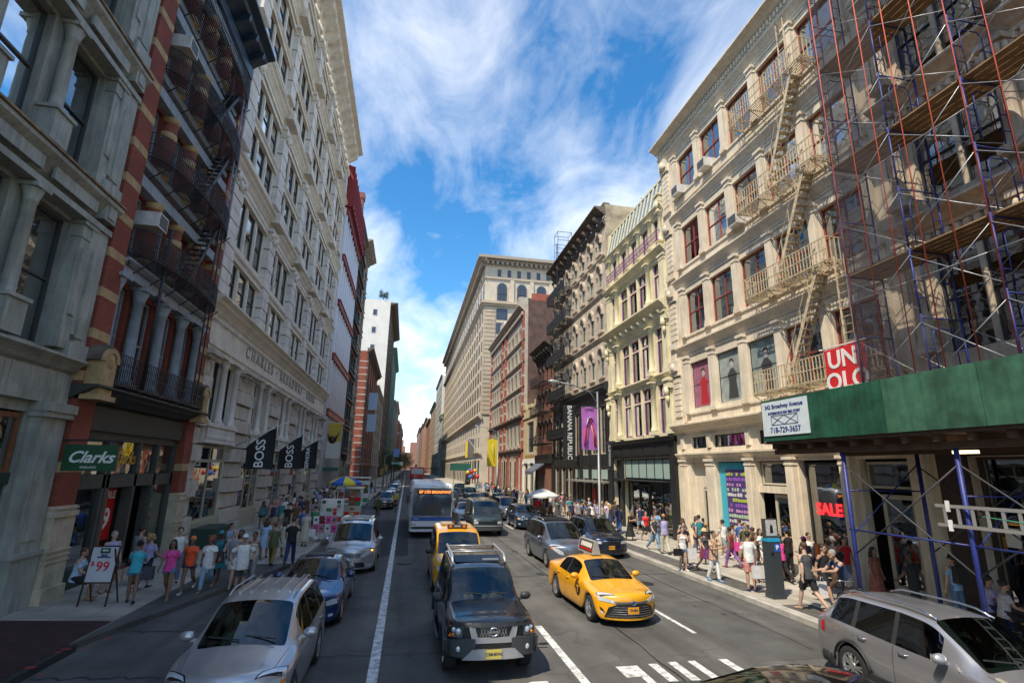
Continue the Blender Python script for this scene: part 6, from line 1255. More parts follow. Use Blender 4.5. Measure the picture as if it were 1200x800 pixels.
patch('grille', [(-.40, .79), (.40, .79), (.44, 1.0), (-.44, 1.0)], GRL); both('grille_wing', [(.45, .78), (.60, .83), (.60, .97), (.47, .98)], GRL, out=.014)
for s in (-1, 1): patch('grille_bar', [(s * .28, .70), (s * .42, .70), (s * .49, 1.0), (s * .38, 1.0)], SILV, out=.04)
patch('grille_bar', [(-.42, .70), (.42, .70), (.41, .80), (-.41, .80)], SILV, out=.042); b = MB()
for k in range(9): x = -.27 + k * .06; b.bar((x, fy(x, .8) - .016, .815), (x + .06, fy(x, .98) - .016, .985), .006); b.bar((x + .06, fy(x, .8) - .016, .815), (x, fy(x, .98) - .016, .985), .006)
obj('grille_mesh', b, SILV, r); b = MB(); b.tube([(.085 * cos(t), fy(0, .9) - .045, .9 + .075 * sin(t)) for t in [2 * pi * k / 18 for k in range(19)]], .013, 6); b.box(-.11, .11, fy(0, .9) - .06, fy(0, .9) - .035, .88, .92); obj('emblem', b, CHROME, r)
for s, o in zip((-1, 1), both('headlight', [(.61, .80), (.875, .80), (.875, 1.0), (.61, .985)], LENSD, out=.012)):
    patch('amber_lens', [(s * .83, .80), (s * .875, .80), (s * .875, 1.0), (s * .83, .99)], AMB, out=.016, parent=o)
    for x, z_, rr in ((.685, .90, .065), (.775, .93, .05)): b = MB(); b.ball((s * x, fy(x, .9) - .005, z_), (rr, .03, rr), 12, 8); obj('lamp_bowl', b, LENS, o)
    b = MB(); b.ball((s * .79, fy(.78, .8) - .02, .84), (.035, .02, .035), 8, 6); obj('lamp_bowl', b, AMB, o)
    b = MB(); b.ball((s * .68, fy(.7, .6) - .06, .60), (.055, .02, .055), 12, 8); obj('fog_lamp', b, LENS, o)
plate(patch, r, fy, .52, mat('yellow_plate', (.55, .45, .10), .5), 'C38HEWL', sc=.75); bpy.context.view_layer.update()
for o in r.children:
    if o.name.startswith('number_plate'): o.location.y -= .07
patch('hood_deflector', [(-.8, .985), (.8, .985), (.78, 1.055), (-.78, 1.055)], GRL, out=.05)
obj('raised_roof_box', MB().prof(-.56, .56, [(2.35, 1.81), (2.6, 1.93), (4.0, 1.95), (4.2, 1.83)]), XP, r)
for s in (-1, 1): obj('roof_rail', MB().tube([(s * .64, 2.2, 1.8), (s * .64, 2.45, 1.96), (s * .64, 3.9, 2.0), (s * .64, 4.15, 1.86)], .035, 8), SILV, r)
for y in (2.75, 3.8): obj('cross_bar', MB().tube([(-.62, y, 1.99), (.62, y, 1.99)], .02, 6), SILV, r)
obj('roof_lettering', MB().box(.1, .5, 2.385, 2.39, 1.84, 1.88), SILV, r)
for s in (-1, 1): obj('side_step', MB().tube([(s * .93, 1.4, .42), (s * .98, 1.6, .38), (s * .98, 3.0, .38), (s * .93, 3.2, .42)], .04, 8), XG, r); [obj('fender_flare', MB().tube([(s * .93, c + .47 * cos(t), .385 + .47 * sin(t)) for t in [pi * k / 10 for k in range(11)]], [(.045, .03)] * 11, 6), XG, r) for c in (.88, 3.58)]
driver(r, .36, 2.3, .72, mat('salmon_shirt', (.55, .25, .2), .8), 'driver with raised arm inside the black off road wagon'); driver(r, -.36, 2.3, .72, mat('pink_shirt', (.6, .3, .28), .8), 'passenger in pink inside the black off road wagon')
# Yellow van taxi
YEL = paint('taxi_yellow', (.78, .36, .012), .05, .3)
P = suv(L=4.7, W=1.9, H=1.88, paint=YEL, cowl=.95, roof_f=1.75, fw=.9, rw=3.7, wheel_r=.33, nose=.3, top=[(0, .92), (.25, 1.0), (.95, 1.18), (1.35, 1.5), (1.75, 1.78), (2.2, 1.88), (4.1, 1.9), (4.35, 1.82), (4.6, 1.2), (4.7, 1.1)], belt=[(0, .8), (.35, .9), (.95, 1.06), (4.2, 1.1), (4.7, 1.0)], rw_tab=[(0, .8), (.95, .84), (1.75, .8), (4.2, .79), (4.7, .8)], side=[(1.6, 2.4), (2.5, 3.3), (3.4, 4.2)], seams=[1.4, 2.45, 3.35], mmat=PLAS, mirror=(1.42, 1.12), rails=None)
r, patch, both, fy, sx, pf = make_car('yellow_taxi_van', 'yellow taxi van with a roof light and a black roof sign behind the black wagon', 'taxi', 2.0, 18.35, 0, P); van_face(patch, both)
o = obj('roof_light', MB().box(-.36, .36, 2.05, 2.2, 1.87, 1.99), PLAS, r); obj('lamp_panel', MB().box(-.3, -.2, 2.035, 2.05, 1.9, 1.97).box(.2, .3, 2.035, 2.05, 1.9, 1.97), AMB, o); text('lettering', '5W40', .085, WHITE, o, (0, 2.03, 1.935)); obj('roof_sign', MB().box(-.06, .06, 2.6, 3.9, 1.93, 2.36), GRL, r); obj('roof_hatch', MB().box(-.5, .5, 3.0, 4.0, 1.9, 1.93), mat('tan_panel', (.4, .3, .2), .5), r)
# Yellow sedan taxi
P = sedan(paint=YEL, nose=.42, npow=2.4, taper=.14, L=4.85, W=1.84, lamp_top=(.48, .82, .22, .60))
r, patch, both, fy, sx, pf = make_car('yellow_taxi', 'yellow taxi sedan with an advertising topper in the sunlit lane', 'taxi', 6.15, 14.15, RAD(3.0), P)
patch('grille', [(-.72, .26), (.72, .26), (.62, .50), (.40, .585), (-.40, .585), (-.62, .50)], GRL, out=.016); patch('upper_grille', [(-.46, .60), (.46, .60), (.5, .645), (-.5, .645)], mat('grey_grille', (.18, .18, .2), .35, .6), out=.02)
for k in range(5): z_ = .29 + k * .055; x = .66 - k * .045; patch('grille_blade', [(-x, z_), (x, z_), (x, z_ + .012), (-x, z_ + .012)], CHROME, out=.022)
both('headlight', [(.46, .60), (.82, .64), (.88, .74), (.7, .72), (.48, .66)], LENS, out=.016); both('bumper_slit', [(.70, .36), (.80, .42), (.82, .50), (.76, .46)], GRL, out=.014); both('fog_lamp', [(.74, .32), (.80, .34), (.80, .39), (.75, .38)], LENS)
plate(patch, r, fy, .44, mat('orange_plate', (.70, .30, .02), .5), '7H84'); b = MB(); b.tube([(.07 * cos(t), fy(0, .62) - .04, .62 + .05 * sin(t)) for t in [2 * pi * k / 16 for k in range(17)]], .01, 6); obj('emblem', b, mat('blue_emblem', (.1, .25, .55), .3, .5), r)
tp = obj('roof_topper', MB().add([(x * s_, y, z_) for x, z_ in ((.14, 1.46), (.05, 1.86)) for s_ in (-1, 1) for y in (2.45, 3.7)], [(0, 1, 5, 4), (2, 6, 7, 3), (0, 4, 6, 2), (1, 3, 7, 5), (4, 5, 7, 6), (0, 2, 3, 1)]), mat('topper_grey', (.3, .3, .3), .5), r)
def slant(xo, y, z_): t = (z_ - 1.46) / .4; return (xo * (.14 - .09 * t + .004), y, z_)
b = MB(); b.quad(slant(-1, 2.52, 1.5), slant(-1, 3.63, 1.5), slant(-1, 3.63, 1.83), slant(-1, 2.52, 1.83)); ad = obj('advert_panel', b, mat('advert_dark', (.06, .05, .045), .4), tp)
b = MB(); [b.quad(slant(-1.05, y, 1.64), slant(-1.05, y + .1, 1.64), slant(-1.05, y + .1, 1.78), slant(-1.05, y, 1.78)) for y in [2.6 + .13 * k for k in range(7)]]; obj('advert_print', b, WHITE, ad); b = MB(); b.quad(slant(-1.05, 2.55, 1.55), slant(-1.05, 3.6, 1.55), slant(-1.05, 3.6, 1.60), slant(-1.05, 2.55, 1.60)); obj('advert_stripe', b, REDL, ad)
b = MB(); b.quad(slant(1, 2.52, 1.5), slant(1, 3.63, 1.5), slant(1, 3.63, 1.83), slant(1, 2.52, 1.83)); obj('advert_panel', b, mat('advert_dark', (.06, .05, .045), .4), tp)
for s in (-1,): b = MB(); b.lathe(0, 0, [(.17, 0), (.17, .006)], 20); b.xf(Matrix.Translation((-(sx(1.72, .7) + .002), 1.72, .66)) @ Matrix.Rotation(-pi / 2, 4, 'Y')); o = obj('taxi_emblem', b, GRL, r); text('lettering', 'T', .26, YEL, r, (-(sx(1.72, .7) + .012), 1.72, .66), (pi / 2, 0, -pi / 2), bold=.012)
driver(r, .36, 2.5, .42, mat('mint_shirt', (.4, .55, .5), .8), 'driver in a mint shirt inside the yellow sedan taxi')
# dark blue sport utility
P = suv(paint=paint('midnight_paint', (.010, .018, .045), .4, .2), L=4.85, W=1.93, H=1.72, nose=.35, rails=(2.2, 4.0), railm=PLAS)
r, patch, both, fy, sx, pf = make_car('dark_sport_utility', 'midnight blue sport utility with twin round edged grilles at the kerb', 'car', 9.75, 24.7, 0, P)
for s in (-1, 1): patch('grille', [(s * .05, .62), (s * .40, .62), (s * .44, .72), (s * .38, .80), (s * .08, .80)], GRL, out=.02); patch('grille_frame', [(s * .03, .80), (s * .42, .80), (s * .40, .82), (s * .05, .82)], CHROME, out=.03)
both('headlight', [(.48, .68), (.86, .70), (.88, .80), (.7, .82), (.5, .79)], LENS); patch('lower_grille', [(-.6, .3), (.6, .3), (.6, .46), (-.6, .46)], GRL); plate(patch, r, fy, .52, mat('orange_plate', (.70, .30, .02), .5), 'GXT 41')
P = suv(paint=paint('deep_blue_paint', (.015, .035, .07), .4, .25), L=4.7, W=1.85, H=1.6)
r, patch, both, fy, sx, pf = make_car('dark_crossover', 'dark blue crossover between the slate minivan and the champagne minivan', 'car', 8.6, 36.6, 0, P); crossover_face(r, patch, both, fy)
# dark green work van
GV = paint('dark_green_paint', (.022, .034, .032), .2, .35)
P = dict(L=5.2, W=2.0, paint=GV, cowl=.75, roof_f=1.35, roof_r=5.0, tail=5.15, fw=.95, rw=4.1, wheel_r=.36, sill=.35, chin=.35, nose=.15, npow=4, lean=.02, taper=.03, top=[(0, .98), (.2, 1.08), (.75, 1.25), (1.05, 1.7), (1.35, 2.0), (1.7, 2.08), (5.0, 2.08), (5.15, 1.3), (5.2, 1.2)], belt=[(0, .9), (.75, 1.15), (5.2, 1.15)], rw_tab=[(0, .85), (.75, .88), (1.35, .82), (5.2, .82)], side=[(1.2, 2.0)], seams=[1.0, 2.1], handles=[(1.9, 1.05)], hmat=PLAS, mmat=PLAS, mirror=(1.15, 1.25), rlamp=(.8, 1.3, .05))
r, patch, both, fy, sx, pf = make_car('work_van', 'dark green boxy work van with square headlights beside the bus', 'van', 5.15, 33.4, 0, P); patch('grille', [(-.55, .72), (.55, .72), (.55, .90), (-.55, .90)], GRL); both('headlight', [(.60, .74), (.86, .74), (.86, .90), (.60, .90)], LENS); patch('bumper', [(-.95, .36), (.95, .36), (.95, .56), (-.95, .56)], XG, out=.06); patch('bumper_step', [(-.9, .60), (.9, .60), (.9, .66), (-.9, .66)], SILV, out=.02); plate(patch, r, fy, .46, WHITE, 'J81')
bpy.context.view_layer.update()
# right-hand silver crossover (leaving at the bottom right)
P = suv(paint=paint('grey_silver_paint', (.30, .295, .31), .55, .3), L=4.69, W=1.885, H=1.68, rails=(1.95, 4.05), railm=CHROME, sglass=DARKGLASS, hmat=CHROME, mmat=SILV, wheel_r=.365, nose=.4, rtaper=.1, spokes=7)
r, patch, both, fy, sx, pf = make_car('grey_crossover', 'silver grey crossover with chrome rails cropped at the lower right, close by the kerb', 'car', 9.7, 6.3, RAD(-1.5), P); crossover_face(r, patch, both, fy)
for s in (-1, 1): obj('sill_trim', MB().box(min(s * .90, s * .955), max(s * .90, s * .955), 1.35, 3.25, .22, .40), PLAS, r); [obj('wheel_arch_trim', MB().tube([(s * .93, c + .44 * cos(t), .365 + .44 * sin(t)) for t in [pi * k / 12 for k in range(13)]], [(.035, .02)] * 13, 6), PLAS, r) for c in (.95, 3.64)]
obj('rear_bumper_trim', MB().tube([(-.9, 4.15, .36), (-.86, 4.42, .36), (-.7, 4.62, .36), (0, 4.68, .36), (.7, 4.62, .36), (.86, 4.42, .36), (.9, 4.15, .36)], [(.06, .13)] * 7, 8), PLAS, r)
obj('window_sticker', MB().box(-.80, -.795, 4.02, 4.16, 1.18, 1.24), mat('green_sticker', (.1, .7, .2), .5), r)
# black sedan crossing at the bottom edge
P = sedan(paint=paint('black_paint', (.006, .006, .007), .3, .15), L=4.9, W=1.86, H=1.46)
r, patch, both, fy, sx, pf = make_car('black_sedan', 'glossy black sedan whose roof shows at the bottom edge of the scene', 'car', 8.15, 5.9, RAD(72), P); sedan_face(patch, both)
# parked and queued cars farther away: built once each, then copied
far = [(paint('far_white', (.6, .6, .6), .1), 'sedan'), (paint('far_black', (.01, .01, .012), .3), 'suv'), (paint('far_grey', (.15, .16, .18), .5), 'sedan'), (YEL, 'sedan'), (paint('far_teal', (.02, .06, .07), .4), 'suv')]
protos = []
fars = [(1, -1.95, 54.5, 'black sport utility parked before the vegetable coloured food carts'), (0, -1.7, 62.5, 'white sedan tucked behind the parked black sport utility'), (2, -1.8, 70.5, 'grey sedan in the left lane past the white sedan'), (4, -1.7, 80, 'dark teal wagon in the left lane by the traffic signals'), (0, -1.6, 93, 'white sedan waiting near the traffic signals'), (2, -1.7, 110, 'grey sedan crossing the far junction'),
        (3, 4.9, 46.0, 'yellow cab seen between the bus and the work van roof'), (0, 4.8, 41.0, 'white sedan peeking out between the bus and the green van'), (4, 7.0, 52.0, 'dark teal wagon behind the champagne minivan'), (1, 5.0, 58, 'black wagon in the queue past the yellow cab'), (2, 8.9, 60, 'grey sedan in the queue beside the brick loft'), (1, 9.9, 53, 'black wagon parked at the sunlit kerb'), (4, 6.3, 67, 'dark teal wagon deep in the queue'), (1, 8.6, 70, 'black wagon deep in the queue by the kerb'), (0, 4.6, 76, 'white sedan deep in the queue beside the lane line'), (3, 2.2, 60, 'yellow cab hidden partly by the bus'), (2, 6.6, 84, 'grey sedan near the office block'), (4, 9.0, 88, 'dark teal wagon near the office block kerb'), (1, 3.4, 92, 'black wagon nearing the red tour bus')]
made = {}
for k, x, y, lab in fars:
    if k not in made:
        m_, ty = far[k]; P = (sedan if ty == 'sedan' else suv)(paint=m_, nose=.35); r, patch, both, fy, sx, pf = make_car('parked_car' if x < 0 else 'queued_car', lab, 'car', x, y, 0, P, 'vehicles queued along the avenue')
        (sedan_face(patch, both) if ty == 'sedan' else crossover_face(r, patch, both, fy)); made[k] = r
        if k == 3: obj('roof_light', MB().box(-.25, .25, 2.5, 2.65, 1.44, 1.58), WHITE, r)
    else: c = copytree(made[k]); c.location = (x, y, 0); c['label'] = lab
# city bus
bus = thing('city_bus', 'white and blue city bus with orange route display in the middle lane', 'bus', (1.66, 32.9, 0))
BW = mat('bus_white', (.78, .79, .79), .35, .1, var=.06, coat=.4); BBL = mat('bus_blue', (.015, .09, .35), .3, coat=.5); BSIL = mat('bus_lower_silver', (.6, .62, .66), .35, .4)
def rrect(w, z0, z1, r, n=5):
    P = []
    for cx0, cz0, a0 in ((w - r, z1 - r, 0), (-w + r, z1 - r, pi / 2), (-w + .05, z0 + .05, pi), (w - .05, z0 + .05, 1.5 * pi)):
        rr = r if cz0 > 1 else .05; P += [(cx0 + rr * cos(a0 + pi / 2 * k / n), cz0 + rr * sin(a0 + pi / 2 * k / n)) for k in range(n + 1)]
    return P
def hull(b, secs):
    n = len(secs[0][1]); vs = [(x * sx_, y + bow * (1 - (x / 1.3) ** 2) * -1, z) for y, pr_, bow, sx_ in secs for x, z in pr_]
    b.add(vs, [(i * n + k, i * n + (k + 1) % n, (i + 1) * n + (k + 1) % n, (i + 1) * n + k) for i in range(len(secs) - 1) for k in range(n)] + [tuple(range(n)), tuple((len(secs) - 1) * n + k for k in range(n))], True)
b = MB(); pr_ = rrect(1.29, .35, 3.12, .32); hull(b, [(.12, rrect(1.24, .38, 3.0, .35), .1, .97), (.3, pr_, .08, 1), (.9, pr_, 0, 1), (11.8, pr_, 0, 1), (12.1, rrect(1.2, .4, 3.0, .3), 0, 1)]); obj('body', b, BW, bus)
obj('windshield', MB().poly([(-1.12, 1.28), (1.12, 1.28), (1.17, 2.2), (1.1, 2.86), (-1.1, 2.86), (-1.17, 2.2)], -.05, .06), mat('bus_glass', (.16, .20, .24), .06, .65), bus)
ds = obj('route_display', MB().box(-.95, .95, -.075, -.052, 2.5, 2.75), GRL, bus); ORG = mat('led_orange', (1.0, .28, .06), .5, emit=.55)
for t_, x in (('SI7', -.68), ('LTD BROADWAY', .3)): text('lettering', t_, .2, ORG, ds, (x, -.08, 2.62), bold=.012)
obj('centre_post', MB().box(-.03, .03, -.07, -.05, 1.28, 2.86), GRL, bus); obj('blue_band', MB().poly([(-1.2, .98), (1.2, .98), (1.2, 1.2), (-1.2, 1.2)], -.06, .1), BBL, bus); obj('side_band', MB().box(-1.3, -1.292, .4, 11.8, .95, 1.2), BBL, bus)
obj('lower_front', MB().poly([(-1.16, .5), (1.16, .5), (1.2, .97), (-1.2, .97)], -.045, .1), BSIL, bus); obj('bumper', MB().box(-1.22, 1.22, -.12, .2, .38, .52), BSIL, bus); obj('bumper_gap', MB().box(-1.15, 1.15, -.06, .1, .52, .66), GRL, bus); obj('side_windows', MB().box(-1.296, -1.288, 1.2, 11.4, 1.35, 2.6), mat('bus_glass', (.16, .20, .24), .06, .65), bus)
for s in (-1, 1):
    obj('headlight', MB().box(s * 1.0 - .12, s * 1.0 + .12, -.06, -.04, .72, .84), LENS, bus); obj('turn_lens', MB().box(s * 1.14 - .04, s * 1.14 + .04, -.055, -.03, .72, .84), AMB, bus)
    for y in (2.6, 8.6): wheel(bus, s * 1.13, y, .48, .28, 8, s)
    o = obj('side_mirror', MB().bar((s * 1.2, 0, 2.6), (s * 1.45, -.3, 2.5), .04).box(s * 1.45 - .1, s * 1.45 + .1, -.38, -.28, 2.0, 2.45), PLAS, bus)
for x in (-.9, -.15, 0, .15, .9): obj('marker_lamp', MB().box(x - .04, x + .04, .06, .12, 2.96, 3.0), AMB, bus)
text('lettering', 'MTA', .14, WHITE, bus, (-.9, -.07, 1.09)); b = MB(); b.bar((-.55, -.1, 1.25), (-.2, -.1, 2.1), .02); b.bar((.4, -.1, 1.25), (.75, -.1, 2.1), .02); obj('wipers', b, PLAS, bus)
tb = thing('tour_bus', 'red double deck bus far behind the white city bus', 'bus', (2.0, 98, 0)); RB_ = mat('bus_red', (.5, .015, .015), .4, coat=.3)
b = MB(); hull(b, [(0, rrect(1.2, .4, 4.1, .25), .05, .98), (.3, rrect(1.25, .35, 4.2, .25), 0, 1), (11, rrect(1.25, .35, 4.2, .25), 0, 1)]); obj('body', b, RB_, tb); obj('windshield', MB().box(-1.05, 1.05, -.08, 0, 1.3, 2.3), GRL, tb); obj('upper_window', MB().box(-1.05, 1.05, -.08, 0, 2.95, 3.9), mat('pale_glass', (.4, .45, .5), .1), tb)
for s in (-1, 1): wheel(tb, s * 1.08, 2.5, .48, .28, 8, s)
# ---------------------------------------------------------------- people (local: feet at z = 0, facing -y)
def fabric(name, c, var=.18): return mat(name, c, .85, var=var, vscale=14, bump=1.0, bscale=11)
SKINS = [mat('skin_fair', (.50, .32, .24), .6), mat('skin_medium', (.42, .25, .17), .6), mat('skin_brown', (.22, .12, .075), .6), mat('skin_deep', (.09, .05, .035), .6)]
HAIRS = dict(black=mat('hair_black', (.012, .010, .009), .6), brown=mat('hair_brown', (.06, .03, .015), .65), blond=mat('hair_blond', (.36, .22, .09), .65), red=mat('hair_auburn', (.18, .05, .02), .65), grey=mat('hair_grey', (.25, .24, .23), .8), white=mat('cap_white', (.7, .7, .68), .8), teal=mat('cap_teal', (.02, .25, .28), .8), magenta=mat('cap_magenta', (.45, .02, .22), .8), straw=mat('hat_straw', (.5, .38, .2), .8), orange=mat('band_orange', (.7, .18, .03), .8), navy=mat('cap_navy', (.02, .04, .12), .8))
POSES = dict(  # per side (left, right): hip, knee, shoulder, elbow, arm out; then lean
    walk=((22, 8), (-18, 28), (-20, 20), (18, 28), 10, 3), walk2=((-20, 30), (20, 6), (18, 30), (-20, 18), 9, 3), stand=((2, 2), (-3, 3), (2, 12), (-2, 14), 10, 1), phone=((4, 4), (-6, 6), (25, 110), (3, 14), 12, 2),
    hold=((10, 4), (-10, 14), (30, 75), (22, 80), 8, 4), hip=((3, 3), (-4, 4), (-18, 60), (-14, 60), 30, 1), sit=((82, 85), (78, 80), (25, 45), (22, 50), 8, 8), lean=((8, 8), (2, 4), (50, 40), (42, 40), 10, 28), eat=((6, 4), (-6, 10), (45, 115), (12, 30), 10, 2))
PC = {}
def skeleton(fem, pose):
    L, R2, SL, SR, out, lean = POSES[pose]; k = .945 if fem else 1.0; hw = .085; sw = (.165 if fem else .195) * k; J = {}
    def rot(v, a): return Vector((v[0], v[1] * cos(a) - v[2] * sin(a), v[1] * sin(a) + v[2] * cos(a)))
    hip = Vector((0, 0, .93 * k)); ln = RAD(lean)
    for nm, s, (h, kn) in (('L', 1, L), ('R', -1, R2)):
        a = RAD(h); b = RAD(h - kn); p0 = hip + Vector((s * hw, 0, -.02)); p1 = p0 + Vector((s * .01, -sin(a), -cos(a))) * .43 * k; p2 = p1 + Vector((0, -sin(b), -cos(b))) * .42 * k
        fa = b * .5 if pose != 'sit' else 0; J['hip' + nm] = p0; J['kn' + nm] = p1; J['an' + nm] = p2; J['toe' + nm] = p2 + Vector((s * .02, -.17 * cos(fa), -.055 - .14 * max(0, -sin(fa)) - .0)); J['heel' + nm] = p2 + Vector((0, .05, -.05))
    up = Vector((0, -sin(ln), cos(ln)))
    J['hip'] = hip; J['waist'] = hip + up * .17 * k; J['chest'] = hip + up * .37 * k; J['sh'] = hip + up * .50 * k; J['neck'] = hip + up * .56 * k; J['head'] = hip + up * (.69 * k) + Vector((0, -.015, 0))
    for nm, s, (sa, el) in (('L', 1, SL), ('R', -1, SR)):
        a = RAD(sa); o = RAD(out); p0 = J['sh'] + Vector((s * sw, 0, -.03)); d = Vector((s * sin(o), -sin(a) * cos(o), -cos(a) * cos(o))); p1 = p0 + d * .29 * k; b = RAD(sa + el); io = -.35 if pose in ('hip', 'hold', 'phone', 'eat') else .02
        d2 = Vector((s * (sin(o) * .4 + io), -sin(b), -cos(b))).normalized(); p2 = p1 + d2 * .25 * k; J['s' + nm] = p0; J['e' + nm] = p1; J['w' + nm] = p2; J['h' + nm] = p2 + d2 * .08; J['d' + nm] = d2
    zmin = min(J['toe' + n].z for n in 'LR') - .02 if pose != 'sit' else min(J['an' + n].z for n in 'LR') - .08; zmin = min(zmin, min(J['heel' + n].z for n in 'LR') - .02)
    for q in J:
        if not q.startswith('d'): J[q] = J[q] - Vector((0, 0, zmin))
    return J, k
def remesh(b, vox, name):
    me = b.mesh(name, WHITE); r = evalmesh(me, [('REMESH', dict(mode='VOXEL', voxel_size=vox, use_smooth_shade=True)), ('SMOOTH', dict(iterations=2, factor=.5))]); r.name = name; bpy.data.meshes.remove(me); r.materials.clear(); r.materials.append(None); return r
def pmesh(part, fem, pose, opt=''):
    key = (part, fem, pose, opt)
    if key in PC: return PC[key]
    J, k = skeleton(fem, pose); b = MB(); up = (J['neck'] - J['hip']).normalized(); V = Vector
    if part == 'body':
        hd = J['head']; b.ball(hd + V((0, .005, .03)), (.076, .094, .105), 14, 10); b.ball(hd + V((0, -.03, -.05)), (.052, .055, .055), 10, 8); b.ball(hd + V((0, -.097, -.005)), (.014, .022, .028), 8, 6)
        for s in (-1, 1): b.ball(hd + V((s * .078, .01, .0)), (.014, .022, .032), 8, 6)
        b.tube([J['sh'] - up * .02, J['neck'] + up * .05], [.062, .052], 10)
        wd = (.135, .1) if fem else (.15, .11)
        b.tube([J['hip'] - up * .06, J['hip'] + up * .03, J['waist'], J['chest'], J['sh'] - up * .02, J['sh'] + up * .02], [(.13, .1), (.155 if fem else .15, .115), (.115 if fem else .14, .09), (wd[0] + .01, .115), (.15, .085), (.07, .06)], 14)
        if fem: [b.ball(J['chest'] + V((s * .07, -.085, .0)), (.06, .05, .06), 8, 6) for s in (-1, 1)]
        for n, s in (('L', 1), ('R', -1)):
            b.tube([J['sh'] - up * .01 + V((s * .05, 0, -.02)), J['s' + n], J['s' + n] * .55 + J['e' + n] * .45, J['e' + n], J['e' + n] * .6 + J['w' + n] * .4, J['w' + n]], [.05, .052 if fem else .062, .042 if fem else .052, .036 if fem else .042, .037 if fem else .044, .025], 10)
            d2 = J['d' + n]; wr_ = J['w' + n]; sd = V((0, 1, 0)).cross(d2); sd = V((s, 0, 0)) if sd.length < .2 else sd.normalized(); sd = d2.cross(V((1, 0, 0))).normalized(); th = V((1, 0, 0))
            b.tube([wr_, wr_ + d2 * .04, wr_ + d2 * .085], [.026, (.022, .038), (.02, .04)], 8)
            for i, l in enumerate((.062, .075, .07, .052)):
                o_ = sd * (.03 - .02 * i); b.tube([wr_ + d2 * .075 + o_, wr_ + d2 * (.075 + l * .55) + o_ * 1.05 - th * s * .006, wr_ + d2 * (.075 + l) + o_ * 1.0 - th * s * .025], [.0095, .0088, .007], 6)
            b.tube([wr_ + d2 * .03 + sd * .03, wr_ + d2 * .06 + sd * .055 - th * s * .01, wr_ + d2 * .085 + sd * .058 - th * s * .02], [.012, .011, .008], 6)
            m = .5; b.tube([J['hip' + n] + V((0, 0, .05)), J['hip' + n] * .6 + J['kn' + n] * .4, J['kn' + n] + (J['hip' + n] - J['kn' + n]) * .08, J['kn' + n], J['kn' + n] * .7 + J['an' + n] * .3, J['kn' + n] * .3 + J['an' + n] * .7, J['an' + n]], [.088, .078, .056, .054, .058, .042, .034], 12)
            b.tube([J['an' + n], J['an' + n] + V((0, .02, -.035)), (J['heel' + n] + J['toe' + n]) / 2 + V((0, -.01, .015)), J['toe' + n]], [.034, .036, (.038, .03), (.036, .018)], 8)
        r = remesh(b, .0115, 'body')
    elif part in ('shirt', 'longshirt', 'tank', 'dress', 'loose'):
        lo = dict(shirt=-.10, longshirt=-.16, tank=-.08, dress=-.1, loose=-.2)[part]; f = 1.05 if part != 'loose' else 1.14
        hp = (.175 if fem else .172) * f; ws = (.14 if fem else .162) * f
        pts = [J['hip'] + up * lo, J['hip'] + up * .02, J['waist'], J['chest'], J['sh'] - up * .03, J['sh'] + up * .018]; rr = [(hp * .97, .13 * f), (hp * .94, .13 * f), (ws * .96, .115 * f), (.152 if fem else .170, .132), (.135 if fem else .158, .095), (.078, .066)]
        if part == 'tank': rr[4] = (.125, .085); rr[5] = (.095, .065)
        b.tube(pts, rr, 16)
        if fem: [b.ball(J['chest'] + V((s * .07, -.09, .0)), (.068, .055, .065), 8, 6) for s in (-1, 1)]
        if part != 'tank' and not (part == 'dress' and opt == 'n'):
            for n, s in (('L', 1), ('R', -1)):
                fr = .62 if part != 'longshirt' else 1; q = J['s' + n] + (J['e' + n] - J['s' + n]) * fr; P_ = [J['sh'] + V((s * .06, 0, -.035)), J['s' + n] + V((-s * .012, 0, -.012)), q]; R__ = [.062, .062, .060 if part != 'loose' else .076]
                if part == 'longshirt': P_.append(J['w' + n]); R__ = [.062, .066, .055, .04]
                b.tube(P_, R__, 10)
        if part == 'dress':
            kz = (J['knL'] + J['knR']) / 2; e = V((0, kz.y * .6, kz.z - (.02 if opt != 'l' else .25))); b.tube([J['waist'], J['hip'], J['hip'] * .5 + e * .5, e], [(.14, .11), (.18, .14), (.22, .19), (.27, .24)], 16)
        r = remesh(b, .014, 'shirt')
    else:
        b.tube([J['hip'] + up * .09, J['hip'] + up * .0, J['hip'] - up * .08], [(.165, .12), (.175, .13), (.17, .125)], 14)
        if part == 'skirt':
            kz = (J['knL'] + J['knR']) / 2; e = V((0, kz.y * .5, kz.z + (.1 if opt != 'l' else -.25))); b.tube([J['hip'], J['hip'] * .5 + e * .5, e], [(.18, .135), (.22, .18), (.26 if opt != 'l' else .33, .22 if opt != 'l' else .3)], 16)
        else:
            fr = dict(shorts=.85, minishorts=.35, pants=2, leggings=2)[part]; ad = .016 if part in ('pants',) else .008 if part == 'leggings' else .022
            for n in 'LR':
                h, kn, an = J['hip' + n], J['kn' + n], J['an' + n]
                if fr < 1: q = h + (kn - h) * fr; b.tube([h + V((0, 0, .04)), h * .6 + q * .4, q], [.096, .092 + ad * .5, (.083 if fr < .5 else .068) + ad], 12)
                else: b.tube([h + V((0, 0, .04)), h * .6 + kn * .4, kn, kn * .5 + an * .5, an + V((0, 0, .01))], [.095, .084 + ad * .5, .062 + ad, .056 + ad, .044 + ad * 1.2], 12)
        r = remesh(b, .014, 'trousers')
    PC[key] = r; return r
